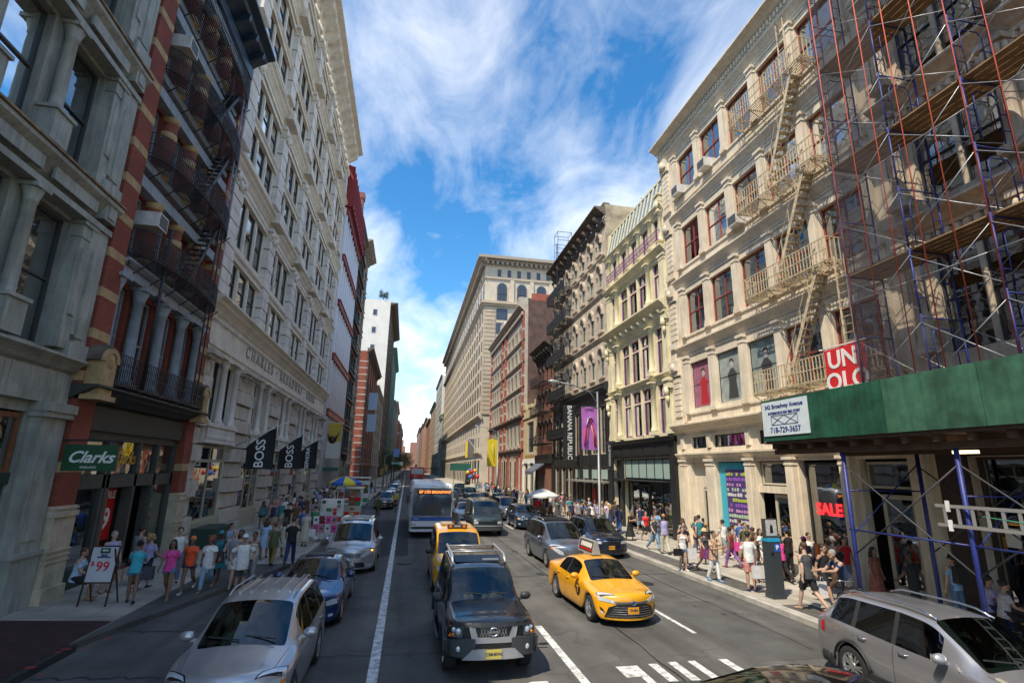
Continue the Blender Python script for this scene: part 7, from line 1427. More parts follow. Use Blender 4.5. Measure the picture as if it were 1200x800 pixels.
def small(part, fem, pose, opt=''):
    key = (part, fem, pose, opt)
    if key in PC: return PC[key]
    J, k = skeleton(fem, pose); b = MB(); hd = J['head']; V = Vector
    if part == 'eyes': [b.ball(hd + V((s * .03, -.083, .012)), (.012, .008, .008), 8, 6) for s in (-1, 1)]; [b.box(hd.x + s * .03 - .015, hd.x + s * .03 + .015, hd.y - .095, hd.y - .08, hd.z + .03, hd.z + .036) for s in (-1, 1)]
    elif part == 'mouth': b.ball(hd + V((0, -.084, -.052)), (.022, .008, .007), 8, 6)
    elif part == 'hair':
        b.ball(hd + V((0, .022, .055)), (.088, .098, .096), 14, 9)
        if opt == 'long': b.tube([hd + V((0, .07, .05)), hd + V((0, .10, -.08)), hd + V((0, .11, -.22)), hd + V((0, .10, -.33))], [(.085, .05), (.1, .045), (.105, .04), (.06, .02)], 10); [b.tube([hd + V((s * .07, .01, .04)), hd + V((s * .088, .01, -.1)), hd + V((s * .08, .02, -.2))], [.03, .028, .012], 6) for s in (-1, 1)]
        elif opt == 'curly': [b.ball(hd + V((.075 * cos(t), .04 + .075 * sin(t), .05 + .05 * sin(3 * t))), .06, 8, 6) for t in [k * .7 for k in range(-1, 6)]]
        elif opt == 'bun': b.ball(hd + V((0, .1, .09)), .045, 8, 6)
    elif part == 'cap': b.ball(hd + V((0, .01, .065)), (.09, .1, .085), 14, 8); b.box(hd.x - .06, hd.x + .06, hd.y - .18, hd.y - .06, hd.z + .055, hd.z + .068)
    elif part == 'hat': b.lathe(hd.x, hd.y + .01, [(.17, hd.z + .06), (.17, hd.z + .07), (.1, hd.z + .08), (.09, hd.z + .16), (.05, hd.z + .18)], 16)
    elif part == 'shoes':
        for n in 'LR': c = (J['heel' + n] + J['toe' + n]) / 2; d = J['toe' + n] - J['heel' + n]; b.tube([J['heel' + n] + V((0, .02, .0)), J['heel' + n] + V((0, -.03, .02)), c, J['toe' + n] + V((0, -.02, .0))], [(.03, .03), (.04, .045), (.045, .035), (.03, .02)], 8)
    r = b.mesh(part, WHITE); r.materials.clear(); r.materials.append(None); PC[key] = r; return r
NAMEOF = dict(shirt='shirt', longshirt='shirt', tank='tank_top', dress='dress', loose='shirt', skirt='skirt', shorts='shorts', minishorts='shorts', pants='trousers', leggings='leggings')
def setm(o, m):
    if not o.material_slots: o.data.materials.append(None)
    o.material_slots[0].link = 'OBJECT'; o.material_slots[0].material = m
def person(x, y, rz, fem, pose, top, topm, bot, botm, hair, hairm, skin, label, z=.15, sc=1.0, shoes=None, group=None, near=True, opt='', bopt=''):
    r = thing('person', label, 'person', (x, y, z), RAD(rz), group); r.scale = (sc, sc, sc)
    o = link('body', pmesh('body', fem, pose), r); setm(o, SKINS[skin])
    if top: q = link(NAMEOF[top], pmesh(top, fem, pose, opt), r); setm(q, topm)
    if bot: q = link(NAMEOF[bot], pmesh(bot, fem, pose, bopt), r); setm(q, botm)
    if hair in ('cap', 'hat'): q = link('hair', small('hair', fem, pose), r); setm(q, HAIRS['black']); q.scale = (.97, .97, .97); q.location = (0, 0, .03); q = link(hair, small(hair, fem, pose), r); setm(q, HAIRS[hairm])
    else: q = link('hair', small('hair', fem, pose, hair), r); setm(q, HAIRS[hairm])
    q = link('shoes', small('shoes', fem, pose), r); setm(q, shoes or BLACK)
    if near: q = link('eyes', small('eyes', fem, pose), r); setm(q, GRL); q = link('mouth', small('mouth', fem, pose), r); setm(q, mat('lips', (.30, .08, .07), .6))
    return r
C_ = {}
def fb(n):
    T = dict(pink=(.75, .07, .32), orange=(.80, .10, .03), white=(.72, .72, .70), cyan=(.04, .42, .52), lilac=(.36, .33, .55), paleblue=(.36, .52, .72), grey=(.25, .26, .28), black=(.014, .014, .016), denim=(.10, .17, .28), lightjean=(.22, .38, .52), olive=(.10, .11, .05), mustard=(.24, .15, .03), teal=(.02, .20, .24), blue=(.04, .13, .36), navy=(.02, .035, .10), red=(.55, .02, .03), maroon=(.20, .015, .03), salmon=(.60, .26, .22), charcoal=(.06, .065, .07), brown=(.12, .07, .04), cream=(.55, .50, .40), yellow=(.70, .50, .05), green=(.05, .25, .12), skyblue=(.22, .40, .62), rose=(.5, .2, .25))
    return fabric(n + '_cloth', T[n])
FLOR = mat('floral_cloth', (.62, .42, .28), .8, var=.95, vscale=22); LEGG = mat('patterned_leggings', (.28, .12, .42), .8, var=1.0, vscale=26); STRI = mat('striped_top', (.42, .42, .44), .8, var=.7, vscale=40); REDPAT = mat('patterned_dress', (.26, .08, .06), .8, var=.9, vscale=24)
SANDAL = mat('tan_sandal', (.30, .18, .10), .7); WSH = mat('white_sneaker', (.7, .7, .7), .6); BSH = mat('bright_blue_shoe', (.02, .30, .70), .6)
# left pavement, near group
sit_h = .0
person(-9.15, 18.3, 100, 0, 'sit', 'shirt', fb('paleblue'), 'shorts', fb('black'), '', 'brown', 1, 'man in pale blue shirt sitting on the shop window ledge behind the price board', shoes=SANDAL)
person(-8.8, 19.3, 60, 0, 'stand', 'shirt', fb('lilac'), 'shorts', fb('grey'), '', 'grey', 0, 'grey haired man in lilac shirt standing at the shoe shop door', shoes=SANDAL)
person(-7.45, 17.9, 195, 1, 'hold', 'shirt', fb('cyan'), 'minishorts', fb('denim'), 'bun', 'black', 2, 'woman in turquoise top and denim shorts seen from behind by the shoe shop', shoes=BLACK)
person(-7.9, 19.7, 160, 1, 'walk', 'shirt', fb('lilac'), 'shorts', fb('black'), 'curly', 'blond', 1, 'curly blond woman in lilac top going into the shoe shop')
person(-8.6, 20.6, 150, 0, 'stand', 'shirt', fb('grey'), 'pants', fb('charcoal'), '', 'black', 1, 'dark haired person in grey entering the shoe shop doorway')
person(-6.7, 18.3, 8, 1, 'walk', 'shirt', fb('pink'), 'minishorts', fb('denim'), 'long', 'black', 2, 'woman in hot pink top and denim shorts walking towards the camera', shoes=SANDAL)
person(-6.45, 19.1, 5, 1, 'walk2', 'shirt', fb('orange'), 'minishorts', fb('navy'), 'bun', 'orange', 2, 'woman in bright orange tee with an orange headband beside the hot pink top', shoes=WSH)
person(-5.95, 19.2, 5, 1, 'walk2', 'loose', fb('white'), 'leggings', fb('lightjean'), 'curly', 'red', 2, 'woman in loose white top and light blue jeans walking to camera', z=.15, shoes=SANDAL)
person(-7.5, 20.9, 20, 0, 'walk', 'shirt', fb('white'), 'pants', fb('denim'), '', 'black', 0, 'man in white shirt with a backpack behind the woman in hot pink')
person(-6.1, 20.6, 10, 1, 'walk', 'dress', fb('teal'), None, None, 'cap', 'teal', 3, 'woman in teal dress and teal cap near the green cellar box', shoes=SANDAL, opt='n')
person(-5.5, 20.8, 0, 1, 'walk2', 'tank', fb('navy'), 'pants', fb('black'), 'long', 'black', 2, 'long haired woman in navy top behind the man in grey tee')
person(-5.35, 19.6, -5, 0, 'walk', 'shirt', fb('grey'), 'shorts', fb('white'), '', 'grey', 0, 'man in grey tee and white shorts carrying a shoulder bag', shoes=BLACK, sc=1.04)
person(-4.75, 18.4, 20, 0, 'hip', 'loose', fb('white'), 'shorts', fb('charcoal'), 'cap', 'white', 1, 'man in open white shirt and white cap with hands on hips')
person(-4.9, 20.2, 0, 1, 'walk', 'tank', fb('cream'), 'pants', fb('grey'), 'bun', 'black', 2, 'woman in pale sleeveless top behind the man with the white cap')
person(-7.3, 25.6, 70, 0, 'sit', 'shirt', fb('skyblue'), 'pants', fb('black'), '', 'black', 1, 'person in blue sitting on the pier base of the pale stone building', z=.15)
person(-5.0, 23.5, 180, 1, 'walk', 'loose', fb('olive'), 'leggings', fb('mustard'), '', 'red', 1, 'auburn haired woman in olive top and mustard trousers walking away')
person(-4.35, 23.6, 182, 0, 'walk2', 'shirt', fb('black'), 'pants', fb('navy'), '', 'brown', 0, 'man in black tee and dark jeans walking away at the pavement edge', sc=1.05)
person(-5.75, 25.3, 185, 1, 'walk2', 'dress', fb('paleblue'), None, None, 'long', 'brown', 0, 'long haired woman in pale blue dress walking away')
person(-5.05, 25.6, 178, 1, 'walk', 'dress', fb('cream'), None, None, 'long', 'brown', 1, 'long haired woman in cream dress walking away')
person(-5.1, 30.2, 180, 0, 'stand', 'shirt', fb('blue'), 'shorts', fb('olive'), '', 'brown', 0, 'man in bright blue tee and khaki shorts by the pink stall')
person(-4.75, 29.0, 175, 1, 'stand', 'dress', fb('cream'), None, None, '', 'brown', 1, 'woman in long off white dress beside the pink stall', bopt='l', opt='l')
person(-4.9, 32.6, 180, 1, 'hold', 'shirt', fb('green'), 'skirt', fb('charcoal'), '', 'brown', 1, 'woman in green top browsing behind the pink stall')
# right pavement, near group
person(11.35, 21.0, -5, 1, 'phone', 'tank', fb('white'), 'minishorts', fb('lightjean'), 'bun', 'brown', 0, 'woman on the phone in white tank and denim shorts with white shopping bag', shoes=WSH)
person(11.95, 22.0, -5, 0, 'stand', 'shirt', fb('black'), 'pants', fb('charcoal'), '', 'brown', 0, 'man in black standing behind the woman on the phone')
person(11.45, 18.9, 15, 0, 'hold', 'loose', FLOR, 'pants', fb('white'), '', 'black', 1, 'man in floral shirt, white trousers and bright blue shoes', shoes=BSH)
person(12.1, 20.6, 10, 1, 'walk', 'shirt', fb('charcoal'), 'skirt', fb('maroon'), 'hat', 'straw', 1, 'woman in straw hat behind the man in the floral shirt')
person(14.6, 25.2, 185, 0, 'walk', 'shirt', fb('teal'), 'pants', fb('denim'), '', 'black', 0, 'man in teal tee walking away near the shop doorway', sc=1.05)
person(14.9, 23.6, 200, 0, 'walk2', 'shirt', fb('white'), 'shorts', fb('grey'), '', 'black', 1, 'man in white sleeveless tee and grey shorts walking away', shoes=WSH)
person(13.75, 21.3, 200, 1, 'walk', 'tank', fb('maroon'), 'leggings', LEGG, 'bun', 'black', 2, 'woman in maroon top and vividly patterned leggings walking away', shoes=fb('maroon'))
person(15.1, 22.6, 178, 0, 'stand', 'shirt', fb('blue'), 'shorts', fb('white'), '', 'brown', 0, 'man in royal blue tee in front of the cyan display', sc=1.05)
person(14.7, 21.1, 190, 1, 'walk2', 'tank', STRI, 'skirt', fb('white'), 'bun', 'brown', 1, 'woman in striped tank and white skirt walking away')
person(11.75, 17.2, 172, 0, 'stand', 'shirt', fb('white'), 'shorts', fb('salmon'), '', 'black', 1, 'man in white tee and salmon shorts holding a white bag by the kerb', shoes=fb('navy'), sc=1.08)
person(15.1, 20.9, 90, 0, 'hold', 'shirt', fb('navy'), 'pants', fb('denim'), '', 'black', 1, 'dark haired man leaning by the open shop door')
person(14.4, 19.2, 10, 0, 'walk', 'shirt', fb('white'), 'pants', fb('black'), '', 'black', 1, 'young man in white tee with dark strap carrying a black shop bag')
person(11.85, 14.6, 190, 0, 'walk', 'shirt', fb('charcoal'), 'shorts', fb('black'), '', 'brown', 0, 'man in charcoal tee and black shorts striding past the parking post', shoes=SANDAL, sc=1.1)
person(13.1, 15.4, 15, 0, 'walk2', 'shirt', fb('black'), 'shorts', fb('black'), '', 'black', 1, 'young man in black tee and black shorts with high dark socks')
person(14.1, 15.9, 5, 0, 'walk', 'shirt', fb('black'), 'pants', fb('brown'), '', 'black', 2, 'slim man in black tee and brown trousers under the shed edge')
person(12.55, 13.9, -100, 0, 'lean', 'shirt', fb('navy'), 'shorts', fb('charcoal'), '', 'grey', 1, 'balding man in navy polo leaning over a bicycle', sc=1.05)
for i, (x, y, rz, fem, pose, tp_, tm, bt, bmn, hr, hm, sk, lab) in enumerate([
    (15.0, 19.4, 190, 0, 'stand', 'shirt', 'black', 'pants', 'black', 'cap', 'navy', 1, 'person in black tee and dark cap in the crowd left of the blue shed leg'),
    (15.2, 18.5, 0, 0, 'walk', 'shirt', 'white', 'shorts', 'navy', '', 'black', 1, 'boy in white tee facing camera below the red sale lettering'),
    (15.3, 17.7, 10, 0, 'walk2', 'shirt', 'white', 'shorts', 'charcoal', '', 'brown', 0, 'boy in white tee with an orange backpack strap'),
    (14.3, 17.6, 170, 1, 'stand', 'shirt', 'charcoal', 'pants', 'black', 'cap', 'magenta', 2, 'woman in magenta cap in the middle of the crowd'),
    (13.9, 18.4, 185, 1, 'walk', 'shirt', 'pink', 'leggings', 'black', '', 'black', 2, 'girl in vivid pink top behind the parking post'),
    (15.3, 16.9, 0, 0, 'stand', 'shirt', 'red', 'shorts', 'grey', '', 'black', 1, 'youth in red tee near the shop door under the shed'),
    (14.6, 16.8, 180, 1, 'walk', 'tank', 'orange', 'shorts', 'denim', 'bun', 'brown', 1, 'woman in orange vest deep in the shaded crowd')]):
    person(x, y, rz, fem, pose, tp_, fb(tm), bt, fb(bmn), hr, hm, sk, lab)
person(14.6, 15.0, 10, 1, 'stand', 'dress', REDPAT, None, None, 'long', 'black', 2, 'woman in long rust patterned dress under the shed', opt='l')
person(14.6, 13.7, 185, 0, 'walk2', 'loose', fb('black'), 'pants', fb('black'), '', 'black', 3, 'man in black tee with yellow print walking under the shed')
person(15.1, 12.9, 182, 0, 'stand', 'shirt', fb('skyblue'), 'pants', fb('denim'), '', 'black', 1, 'man in sky blue shirt wearing a black backpack under the shed')
person(14.9, 11.6, 60, 1, 'sit', 'shirt', STRI, 'pants', fb('black'), 'bun', 'black', 1, 'woman in striped grey top seated against the brown shopfront')
person(15.2, 12.2, 60, 1, 'sit', 'shirt', fb('lilac'), 'pants', fb('navy'), '', 'black', 1, 'person in lilac bending forward on the step by the brown shopfront')
person(14.4, 9.9, 60, 1, 'sit', 'tank', fb('olive'), 'pants', fb('denim'), 'bun', 'black', 1, 'woman in glasses seated beside the ladder shadow')
person(14.3, 8.9, 180, 0, 'stand', 'shirt', fb('grey'), 'pants', fb('black'), '', 'black', 1, 'person in grey tee standing at the far right under the ladder')
person(13.05, 30.2, 30, 1, 'hold', 'shirt', fb('black'), 'skirt', fb('black'), '', 'navy', 1, 'woman in flowing black skirt walking past the black shopfront', bopt='l')
person(13.85, 29.8, 0, 1, 'walk', 'shirt', fb('red'), 'skirt', fb('black'), 'bun', 'brown', 0, 'woman in red dress top and short black skirt')
person(13.8, 28.4, -10, 0, 'hold', 'shirt', fb('skyblue'), 'pants', fb('denim'), '', 'black', 2, 'man in light blue shirt and jeans beside the woman in red', shoes=WSH, sc=1.05)
person(13.6, 33.2, 190, 0, 'stand', 'longshirt', fb('navy'), 'pants', fb('blue'), '', 'brown', 1, 'man in navy jacket and blue jeans outside the black shopfront')
person(15.0, 33.0, 185, 0, 'walk', 'shirt', fb('navy'), 'shorts', fb('paleblue'), '', 'brown', 0, 'tall man in navy tee and pale shorts near the red window poster', sc=1.05)
person(13.7, 36.6, 180, 1, 'stand', 'tank', fb('cream'), 'skirt', fb('olive'), 'bun', 'blond', 0, 'blond woman in olive skirt beside the street lamp', bopt='l')
person(14.3, 36.4, 185, 1, 'walk', 'dress', fb('navy'), None, None, 'long', 'blond', 0, 'blond woman in navy sundress near the street lamp', opt='n')
person(-2.1, 47.0, 5, 0, 'walk', 'longshirt', fb('olive'), 'pants', fb('brown'), '', 'black', 1, 'man in khaki jacket walking in the left lane before the parked wagon', z=0)
# crowds: copies with their own cloth colours
CROWDCOL = ['white', 'white', 'white', 'grey', 'grey', 'black', 'black', 'navy', 'navy', 'red', 'blue', 'skyblue', 'teal', 'cream', 'rose', 'charcoal', 'charcoal', 'olive', 'lilac', 'paleblue', 'brown', 'maroon']
rnd = random.Random(11)
def crowd(n, xr, yr, where, grp):
    used = {}; pts = []
    for i in range(n):
        for _ in range(30):
            x = rnd.uniform(*xr); y = yr[0] + (yr[1] - yr[0]) * rnd.random() ** 1.15
            if all((x - a) ** 2 + (y - b_) ** 2 > .36 for a, b_ in pts): break
        pts.append((x, y)); fem = rnd.random() < .52; pose = rnd.choice(('walk', 'walk2', 'stand', 'hold', 'walk', 'phone')); rz = rnd.choice((0, 180)) + rnd.uniform(-25, 25)
        tc_, bc = rnd.choice(CROWDCOL), rnd.choice(('denim', 'black', 'navy', 'white', 'grey', 'charcoal', 'lightjean', 'cream', 'brown'))
        if fem: top, bot = rnd.choice((('tank', 'minishorts'), ('shirt', 'skirt'), ('dress', None), ('shirt', 'leggings'), ('shirt', 'minishorts')))
        else: top, bot = rnd.choice((('shirt', 'shorts'), ('shirt', 'pants'), ('loose', 'shorts')))
        hr = rnd.choice(('long', 'bun', 'long', '')) if fem else rnd.choice(('', '', '', 'cap')); hm = rnd.choice(('black', 'brown', 'brown', 'blond')) if hr != 'cap' else rnd.choice(('white', 'navy', 'teal'))
        lab = '%s in %s %s%s%s' % ('woman' if fem else 'man', tc_, NAMEOF[top].replace('_', ' '), (' and %s %s' % (bc, NAMEOF[bot])) if bot else '', where)
        lab += ', coming' if abs(rz) < 90 else ', leaving'
        used[lab] = used.get(lab, 0) + 1
        if used[lab] > 1: lab += [' too', ' farther', ' again', ' last'][min(3, used[lab] - 2)]
        person(x, y, rz, int(fem), pose, top, fb(tc_), bot, fb(bc) if bot else None, hr, hm, rnd.choice((0, 0, 1, 1, 2, 3)), lab, sc=rnd.uniform(.95, 1.06), group=grp, near=False)
crowd(40, (-8.8, -4.9), (33.5, 62), ' by the food carts', 'shoppers crowding round the food carts')
crowd(16, (-9.0, -5.0), (62, 100), ' down the shaded pavement', 'far people on the shaded pavement')
crowd(50, (11.9, 15.2), (36.5, 56), ' outside the black shopfront', 'sunlit shoppers outside the black fronted shop')
crowd(46, (11.7, 15.2), (56, 100), ' by the red brick loft', 'dense crowd by the red brick loft')
crowd(12, (12.6, 15.3), (17.5, 27), ' by the cream building', 'near crowd by the cream building')
# ---------------------------------------------------------------- street furniture and stalls
POLE = mat('grey_lamp_post', (.22, .23, .24), .45, .4, var=.15)
def lamp_post(x, y, label, banner=None, side=-1):
    t = thing('street_lamp', label, 'street lamp', (x, y, .15)); b = MB(); b.tube([(0, 0, 0), (0, 0, .9), (0, 0, .95), (0, 0, 8.8)], [.16, .14, .10, .06], 12); obj('post', b, POLE, t)
    b = MB(); b.tube([(0, 0, 8.0), (-.5, 0, 8.75), (-1.6, 0, 9.15), (-2.6, 0, 9.3)], [.045, .045, .04, .035], 8); b.tube([(0, 0, 8.7), (-1.2, 0, 9.0)], .02, 6); obj('arm', b, POLE, t)
    b = MB(); b.tube([(-2.5, 0, 9.3), (-2.7, 0, 9.32), (-3.0, 0, 9.35), (-3.25, 0, 9.33)], [.05, (.14, .07), (.16, .09), (.06, .04)], 10); h = obj('lamp_head', b, mat('lamp_housing', (.55, .56, .56), .4, .3), t); obj('lens', MB().ball((-2.95, 0, 9.28), (.2, .12, .07), 10, 6), mat('milky_lens', (.7, .7, .68), .3), h); return t
lamp_post(11.7, 31.5, 'tall grey street lamp with curved arm rising behind the midnight blue car'); lamp_post(11.6, 68.5, 'distant grey street lamp carrying a yellow banner by the brick loft'); lamp_post(-4.6, 88, 'street lamp on the shaded side near the far junction').rotation_euler = (0, 0, pi)
def banner(name, label, x0, x1, y, z0, z1, m, horiz=True):
    t = thing(name, label, 'banner', ((x0 + x1) / 2, y, 0)); w = (x1 - x0) / 2
    b = MB(); n = 6; vs = [(-w + 2 * w * i / n, .03 * sin(i * 1.1 + j), z0 + (z1 - z0) * j / 8) for j in range(9) for i in range(n + 1)]; b.add(vs, [(j * (n + 1) + i, j * (n + 1) + i + 1, (j + 1) * (n + 1) + i + 1, (j + 1) * (n + 1) + i) for j in range(8) for i in range(n)], True)
    obj('cloth', b, m, t); b = MB(); [b.bar((-w, 0, z), (w + .1, 0, z), .03) for z in (z0, z1)]; obj('arms', b, POLE, t); return t
t = banner('lamp_banner', 'violet lamp post banner with an abstract red and white bird like figure', 10.6, 11.62, 31.45, 5.3, 7.95, mat('violet_banner', (.42, .13, .45), .7, var=.1))
def ribbon(t, pts, w, m, y=-.06):
    b = MB(); b.tube([(x, y, z) for x, z in pts], [(w if not isinstance(w, list) else w[i], .004) for i in range(len(pts))], 8); obj('printed_shape', b, m, t)
RBN = [mat('banner_red', (.65, .03, .05), .6), mat('banner_orange', (.75, .25, .03), .6), mat('banner_pale', (.5, .68, .68), .6), mat('banner_yellow', (.72, .55, .05), .6), mat('banner_blue', (.06, .13, .45), .6)]
ribbon(t, [(-.36, 5.5), (-.3, 6.2), (-.2, 6.8), (-.08, 7.15)], .09, RBN[0]); ribbon(t, [(.36, 5.5), (.32, 6.3), (.15, 6.9), (0, 7.2)], .08, RBN[0], -.062); ribbon(t, [(.28, 5.5), (.24, 6.2), (.1, 6.8)], .05, RBN[3], -.065); ribbon(t, [(-.25, 6.7), (-.1, 7.2), (.1, 7.3), (.28, 7.05)], .08, RBN[2], -.068); ribbon(t, [(-.2, 5.5), (-.16, 6.1), (-.12, 6.6)], .04, RBN[1], -.07); text('lettering', 'SUMMER', .16, GRL, t, (-.02, -.05, 7.78))
t = banner('lamp_banner', 'yellow lamp post banner with blue and red strokes by the brick loft', 10.2, 11.5, 68.45, 4.4, 7.9, mat('yellow_lamp_banner', (.72, .55, .03), .7)); ribbon(t, [(-.35, 6.8), (-.1, 6.2), (.1, 5.6), (.35, 4.8)], .13, RBN[4]); ribbon(t, [(.1, 7.2), (.15, 6.4), (.3, 5.6)], .1, RBN[2], -.07); ribbon(t, [(.05, 5.4), (.4, 4.7)], .12, RBN[0], -.08)
t = banner('shop_banner', 'tall black shop banner lettered in white down its length', 14.1, 15.3, 47.2, 5.0, 9.95, mat('black_flag', (.012, .014, .018), .8)); text('lettering', 'BANANA REPUBLIC', .62, WHITE, t, (0.02, -.05, 7.5), (pi / 2, pi / 2, 0), space=1.0, bold=.008).scale = (.92, 1, 1)
t = banner('shop_banner', 'small narrow black shop banner between two dark shopfronts', 15.0, 15.55, 38.8, 4.2, 6.15, mat('black_flag', (.012, .014, .018), .8)); text('lettering', 'CLUB MONACO', .22, WHITE, t, (0, -.04, 5.2), (pi / 2, pi / 2, 0))
t = banner('office_flag', 'yellow and grey flag pair slanting from the tan office block', 14.0, 15.6, 126, 6.5, 11.0, mat('grey_flag', (.13, .13, .14), .8)); obj('yellow_stripe', MB().box(-1.3, -.75, -.06, .06, 6.6, 10.4), RBN[3], t); obj('flag_poles', MB().bar((-.9, 0, 11.2), (1.6, 0, 8.0), .09).bar((-.3, 1, 11.4), (1.6, 1, 8.3), .09), WHITE, t)
t = thing('entrance_canopy', 'dark green entrance canopy reaching out from the tan office block', 'canopy', (14.0, 140, 0)); obj('roof', MB().box(-2.4, 2, -6, 6, 3.6, 5.3), mat('canopy_green', (.01, .10, .07), .7), t); obj('posts', MB().bar((-2.2, -5.8, .15), (-2.2, -5.8, 3.6), .12), BLACK, t)
t = thing('balloon_cluster', 'bunch of bright balloons and toys above the crowd by the green canopy', 'balloons', (11.9, 98, 0))
for i in range(14): obj('balloon', MB().ball((random.uniform(-1, 1), random.uniform(-.6, .6), random.uniform(2.3, 3.9)), random.uniform(.3, .42), 8, 6), [RBN[0], RBN[1], RBN[3], RBN[4], WHITE][i % 5], t)
# parking post
t = thing('parking_meter', 'dark slate muni meter post with a cyan band and a small poster on top', 'parking meter', (11.95, 16.25, .15)); SLT = mat('slate_metal', (.05, .062, .072), .45, .2)
obj('base', MB().box(-.24, .24, -.2, .2, 0, .14), SLT, t); obj('cabinet', MB().box(-.215, .215, -.17, .17, .14, 1.72), SLT, t); obj('cyan_band', MB().box(-.225, .225, -.18, .18, 1.72, 1.82), mat('cyan_paint', (.02, .33, .55), .4), t)
h = obj('poster_frame', MB().box(-.23, .23, -.08, .08, 1.82, 2.42), mat('frame_dark', (.06, .06, .06), .5), t); obj('poster', MB().box(-.2, .2, -.086, -.081, 1.9, 2.39), mat('poster_paper', (.5, .48, .46), .6, var=.2, vscale=8), h); obj('poster_figure', MB().poly([(-.06, 1.98), (.06, 1.98), (.05, 2.16), (.025, 2.24), (-.025, 2.24), (-.05, 2.16)], -.09, -.087), GRL, h)
o = obj('parking_badge', MB().box(-.02, .19, -.178, -.171, 1.42, 1.66), mat('badge_blue', (.02, .10, .5), .4), t); text('lettering', 'P', .2, WHITE, o, (.085, -.181, 1.54), bold=.008); obj('screen', MB().box(-.15, -.05, -.176, -.171, 1.3, 1.4), GRL, t)
# folding price board
t = thing('price_board', 'folding easel board showing a red price outside the shoe shop', 'sign board', (-8.25, 17.55, .15), RAD(-6)); tilt = Matrix.Rotation(RAD(-8), 4, 'X')
bb = MB().box(-.36, .36, -.015, .015, .62, 1.52).xf(tilt); bo = obj('board', bb, mat('board_white', (.55, .57, .62), .6, var=.1), t); b = MB(); [b.bar((s * .36, .0, 0), (s * .36, 0, 1.55), .035) for s in (-1, 1)]; b.bar((-.36, 0, 1.55), (.36, 0, 1.55), .035); b.bar((-.36, 0, .6), (.36, 0, .6), .035); b.xf(tilt); [b.bar((s * .34, .02, 1.5), (s * .36, .55, 0), .03) for s in (-1, 1)]; obj('easel_frame', b, mat('dark_wood', (.05, .025, .015), .6), t)
obj('logo_patch', MB().box(-.13, .13, -.022, -.016, 1.36, 1.5).xf(tilt), mat('bottle_green', (.008, .07, .03), .4), bo)
for t_, s_, z, m_, x in (('$', .16, 1.08, RBN[0], -.25), ('99', .36, 1.0, RBN[0], .03), ('SELECTED STYLES', .045, 1.25, NAVY, 0), ('SALE', .08, 1.3, NAVY, 0), ('clarks', .07, 1.43, WHITE, 0)): o = text('lettering', t_, s_, m_, bo, (x, -.023 + z * .14 , z), (pi / 2 - RAD(8), 0, 0), bold=.004)
# bicycle
t = thing('bicycle', 'dark bicycle held upright beside the man in the navy polo', 'bicycle', (12.2, 13.3, .15), RAD(80)); 
for x in (-.52, .52): w = obj('wheel', MB().tube([(x + .33 * cos(a), 0, .34 + .33 * sin(a)) for a in [2 * pi * k / 24 for k in range(25)]], .018, 6), TYRE, t); b = MB(); [b.bar((x, 0, .34), (x + .32 * cos(a), 0, .34 + .32 * sin(a)), .004) for a in [2 * pi * k / 14 for k in range(14)]]; obj('spokes', b, CHROME, w)
b = MB(); P_ = dict(h=(.38, 0, .85), s=(-.15, 0, .8), bb=(-.05, 0, .3), f=(.52, 0, .34), r=(-.52, 0, .34)); [b.tube([P_[a], P_[c]], .017, 6) for a, c in (('h', 's'), ('h', 'bb'), ('s', 'bb'), ('h', 'f'), ('s', 'r'), ('bb', 'r'))]; obj('frame', b, mat('bike_black', (.02, .02, .025), .3), t); obj('saddle', MB().ball((-.18, 0, .9), (.13, .07, .04), 8, 6), GRL, t); obj('handlebar', MB().tube([(.36, -.25, 1.0), (.36, 0, 1.0), (.36, .25, 1.0)], .014, 6).tube([(.38, 0, .85), (.36, 0, 1.0)], .014, 6), CHROME, t)
# bags
def bag(name, label, x, y, z, w, h, m, d=.14, txt=None, rz=0):
    t = thing(name, label, 'bag', (x, y, z), rz); b = MB(); b.add([(-w / 2, -d / 2, 0), (w / 2, -d / 2, 0), (w / 2, d / 2, 0), (-w / 2, d / 2, 0), (-w / 2 * 1.04, -d / 3, h), (w / 2 * 1.04, -d / 3, h), (w / 2 * 1.04, d / 3, h), (-w / 2 * 1.04, d / 3, h)], [(0, 1, 2, 3), (0, 1, 5, 4), (1, 2, 6, 5), (2, 3, 7, 6), (3, 0, 4, 7)]); obj('sack', b, m, t)
    obj('handles', MB().tube([(-w * .2, -.03, h), (-w * .12, -.02, h + .13), (w * .12, -.02, h + .13), (w * .2, -.03, h)], .008, 5), m, t)
    if txt: text('lettering', txt, w * .24, WHITE, t, (0, -d / 2 + .01, h * .55), bold=.005)
    return t
BAGW = mat('white_paper_bag', (.68, .67, .66), .6, var=.12, vscale=9)
bag('shopping_bag', 'white paper bag held low by the man in salmon shorts', 11.83, 16.86, .62, .42, .40, BAGW); bag('shopping_bag', 'white plastic bag carried by the woman on the phone', 11.62, 20.75, .62, .34, .42, BAGW); bag('handbag', 'black handbag on the arm of the woman on the phone', 11.02, 20.8, .75, .34, .26, GRL)
bag('shopping_bag', 'big black shop bag with white lettering behind the parking post', 14.2, 18.85, .35, .6, .55, GRL, txt='URBAN'); bag('shopping_bag', 'small white bag hanging beside the man in charcoal tee', 12.25, 14.55, .6, .26, .36, BAGW); bag('shopping_bag', 'white bag held by the woman in the off white dress', -4.4, 28.9, .6, .3, .36, BAGW)
